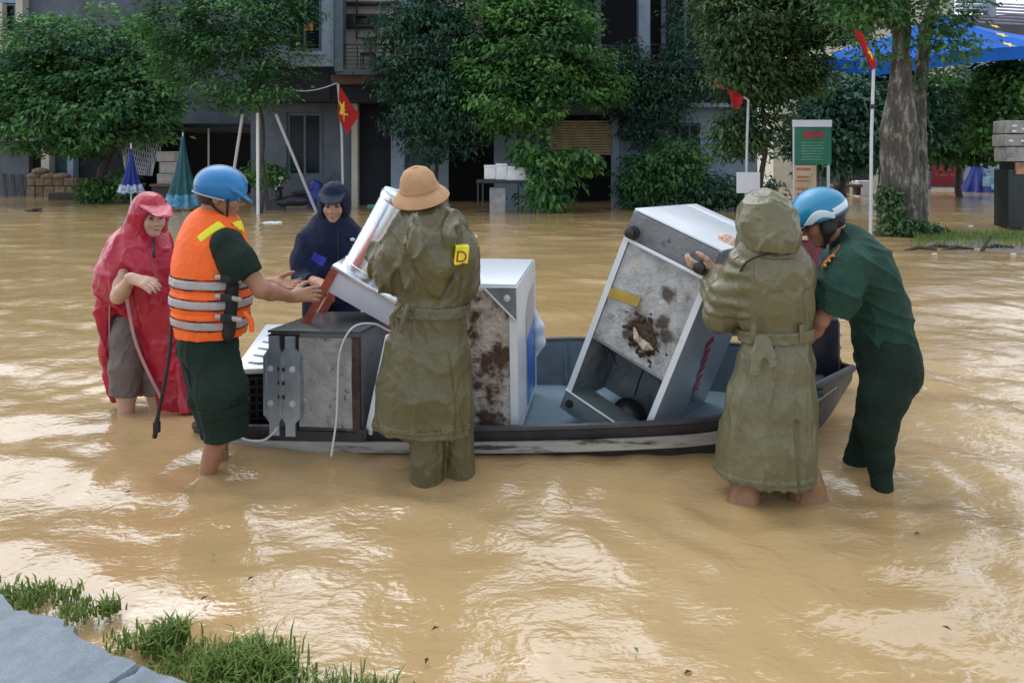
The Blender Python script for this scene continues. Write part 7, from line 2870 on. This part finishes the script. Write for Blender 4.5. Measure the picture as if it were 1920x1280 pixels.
pav = bpy.data.objects.new('pavement', None)
COL.objects.link(pav)
pav.location = tuple(gpt(60, 1250, 0))
ORG['pavement'] = np.array(gpt(60, 1250, 0))
tag(pav, kind='structure')
slab([(-700, 1105), (8, 1112), (30, 1143), (62, 1150), (112, 1156), (152, 1192), (205, 1218), (262, 1243), (205, 1283), (150, 1330), (100, 1500), (-700, 1500)], 0.075, 'slab')
slab([(266, 1245), (300, 1262), (345, 1275), (420, 1310), (420, 1500), (106, 1500), (155, 1333), (210, 1286)], 0.068, 'slab')

def grass():
    tuft = [(-30, 1095, 26, 50, .09), (20, 1108, 30, 150, .10), (75, 1112, 45, 300, .11), (130, 1112, 22, 110, .12), (150, 1140, 40, 200, .09), (205, 1140, 22, 170, .12), (240, 1190, 45, 160, .08), (300, 1200, 35, 400, .15),
            (330, 1190, 30, 380, .17), (345, 1225, 60, 330, .10), (430, 1245, 55, 620, .17), (480, 1240, 55, 700, .20), (520, 1262, 45, 380, .17), (570, 1290, 60, 260, .13), (640, 1290, 50, 150, .17), (700, 1300, 50, 150, .17), (740, 1310, 40, 90, .15), (400, 1285, 60, 260, .12)]
    V, F, T = [], [], []
    n = 0
    r = np.random.default_rng(8)
    for (x, y, sp, k, h) in tuft:
        c = gpt(x, y, 0.02)
        s = c[1] / FOC
        for i in range(int(k * 0.72)):
            b0 = c + np.array([r.normal() * sp * s * 0.5, (r.normal() * 0.5 - 0.25) * sp * s, -0.01])
            ln = h * 0.44 * (0.45 + 0.75 * r.random())
            a = r.random() * 6.283
            lean = 0.25 + 0.75 * r.random()
            dr = np.array([math.cos(a), math.sin(a), 0])
            sd = np.array([-math.sin(a), math.cos(a), 0]) * (0.0024 + 0.002 * r.random())
            p1 = b0 + dr * ln * 0.22 * lean + [0, 0, ln * 0.55]
            p2 = b0 + dr * ln * 0.75 * lean + [0, 0, ln * (0.95 - 0.35 * lean)]
            V += [b0 - sd, b0 + sd, p1 - sd * .8, p1 + sd * .8, p2 - sd * .15, p2 + sd * .15]
            F += [(n, n + 1, n + 3, n + 2), (n + 2, n + 3, n + 5, n + 4)]
            tt = np.clip(0.45 + 0.28 * r.normal(), 0, 1)
            T += [tt, tt]
            n += 6
    meshobj('grass', np.array(V), np.array(F), M['grass'], smooth=False, tone=T, kind='stuff')
    V, F, T = [], [], []
    n = 0
    for i in range(3000):
        c = gpt(1715 + 290 * r.random(), 450 - 14 * r.random() + (r.random() < .3) * 18 * r.random(), 0.02)
        ln = 0.06 + .10 * r.random()
        a = r.random() * 6.28
        dr = np.array([math.cos(a), math.sin(a), 0]) * ln * .6
        sd = np.array([-math.sin(a), math.cos(a), 0]) * .008
        V += [c - sd, c + sd, c + dr + [0, 0, ln * .8], c + dr + [0, 0, ln * .8]]
        F.append((n, n + 1, n + 2, n + 3))
        T.append(np.clip(.4 + .25 * r.normal(), 0, 1))
        n += 4
    meshobj('bank_grass', np.array(V), np.array(F), M['grass'], smooth=False, tone=T, kind='stuff')


grass()
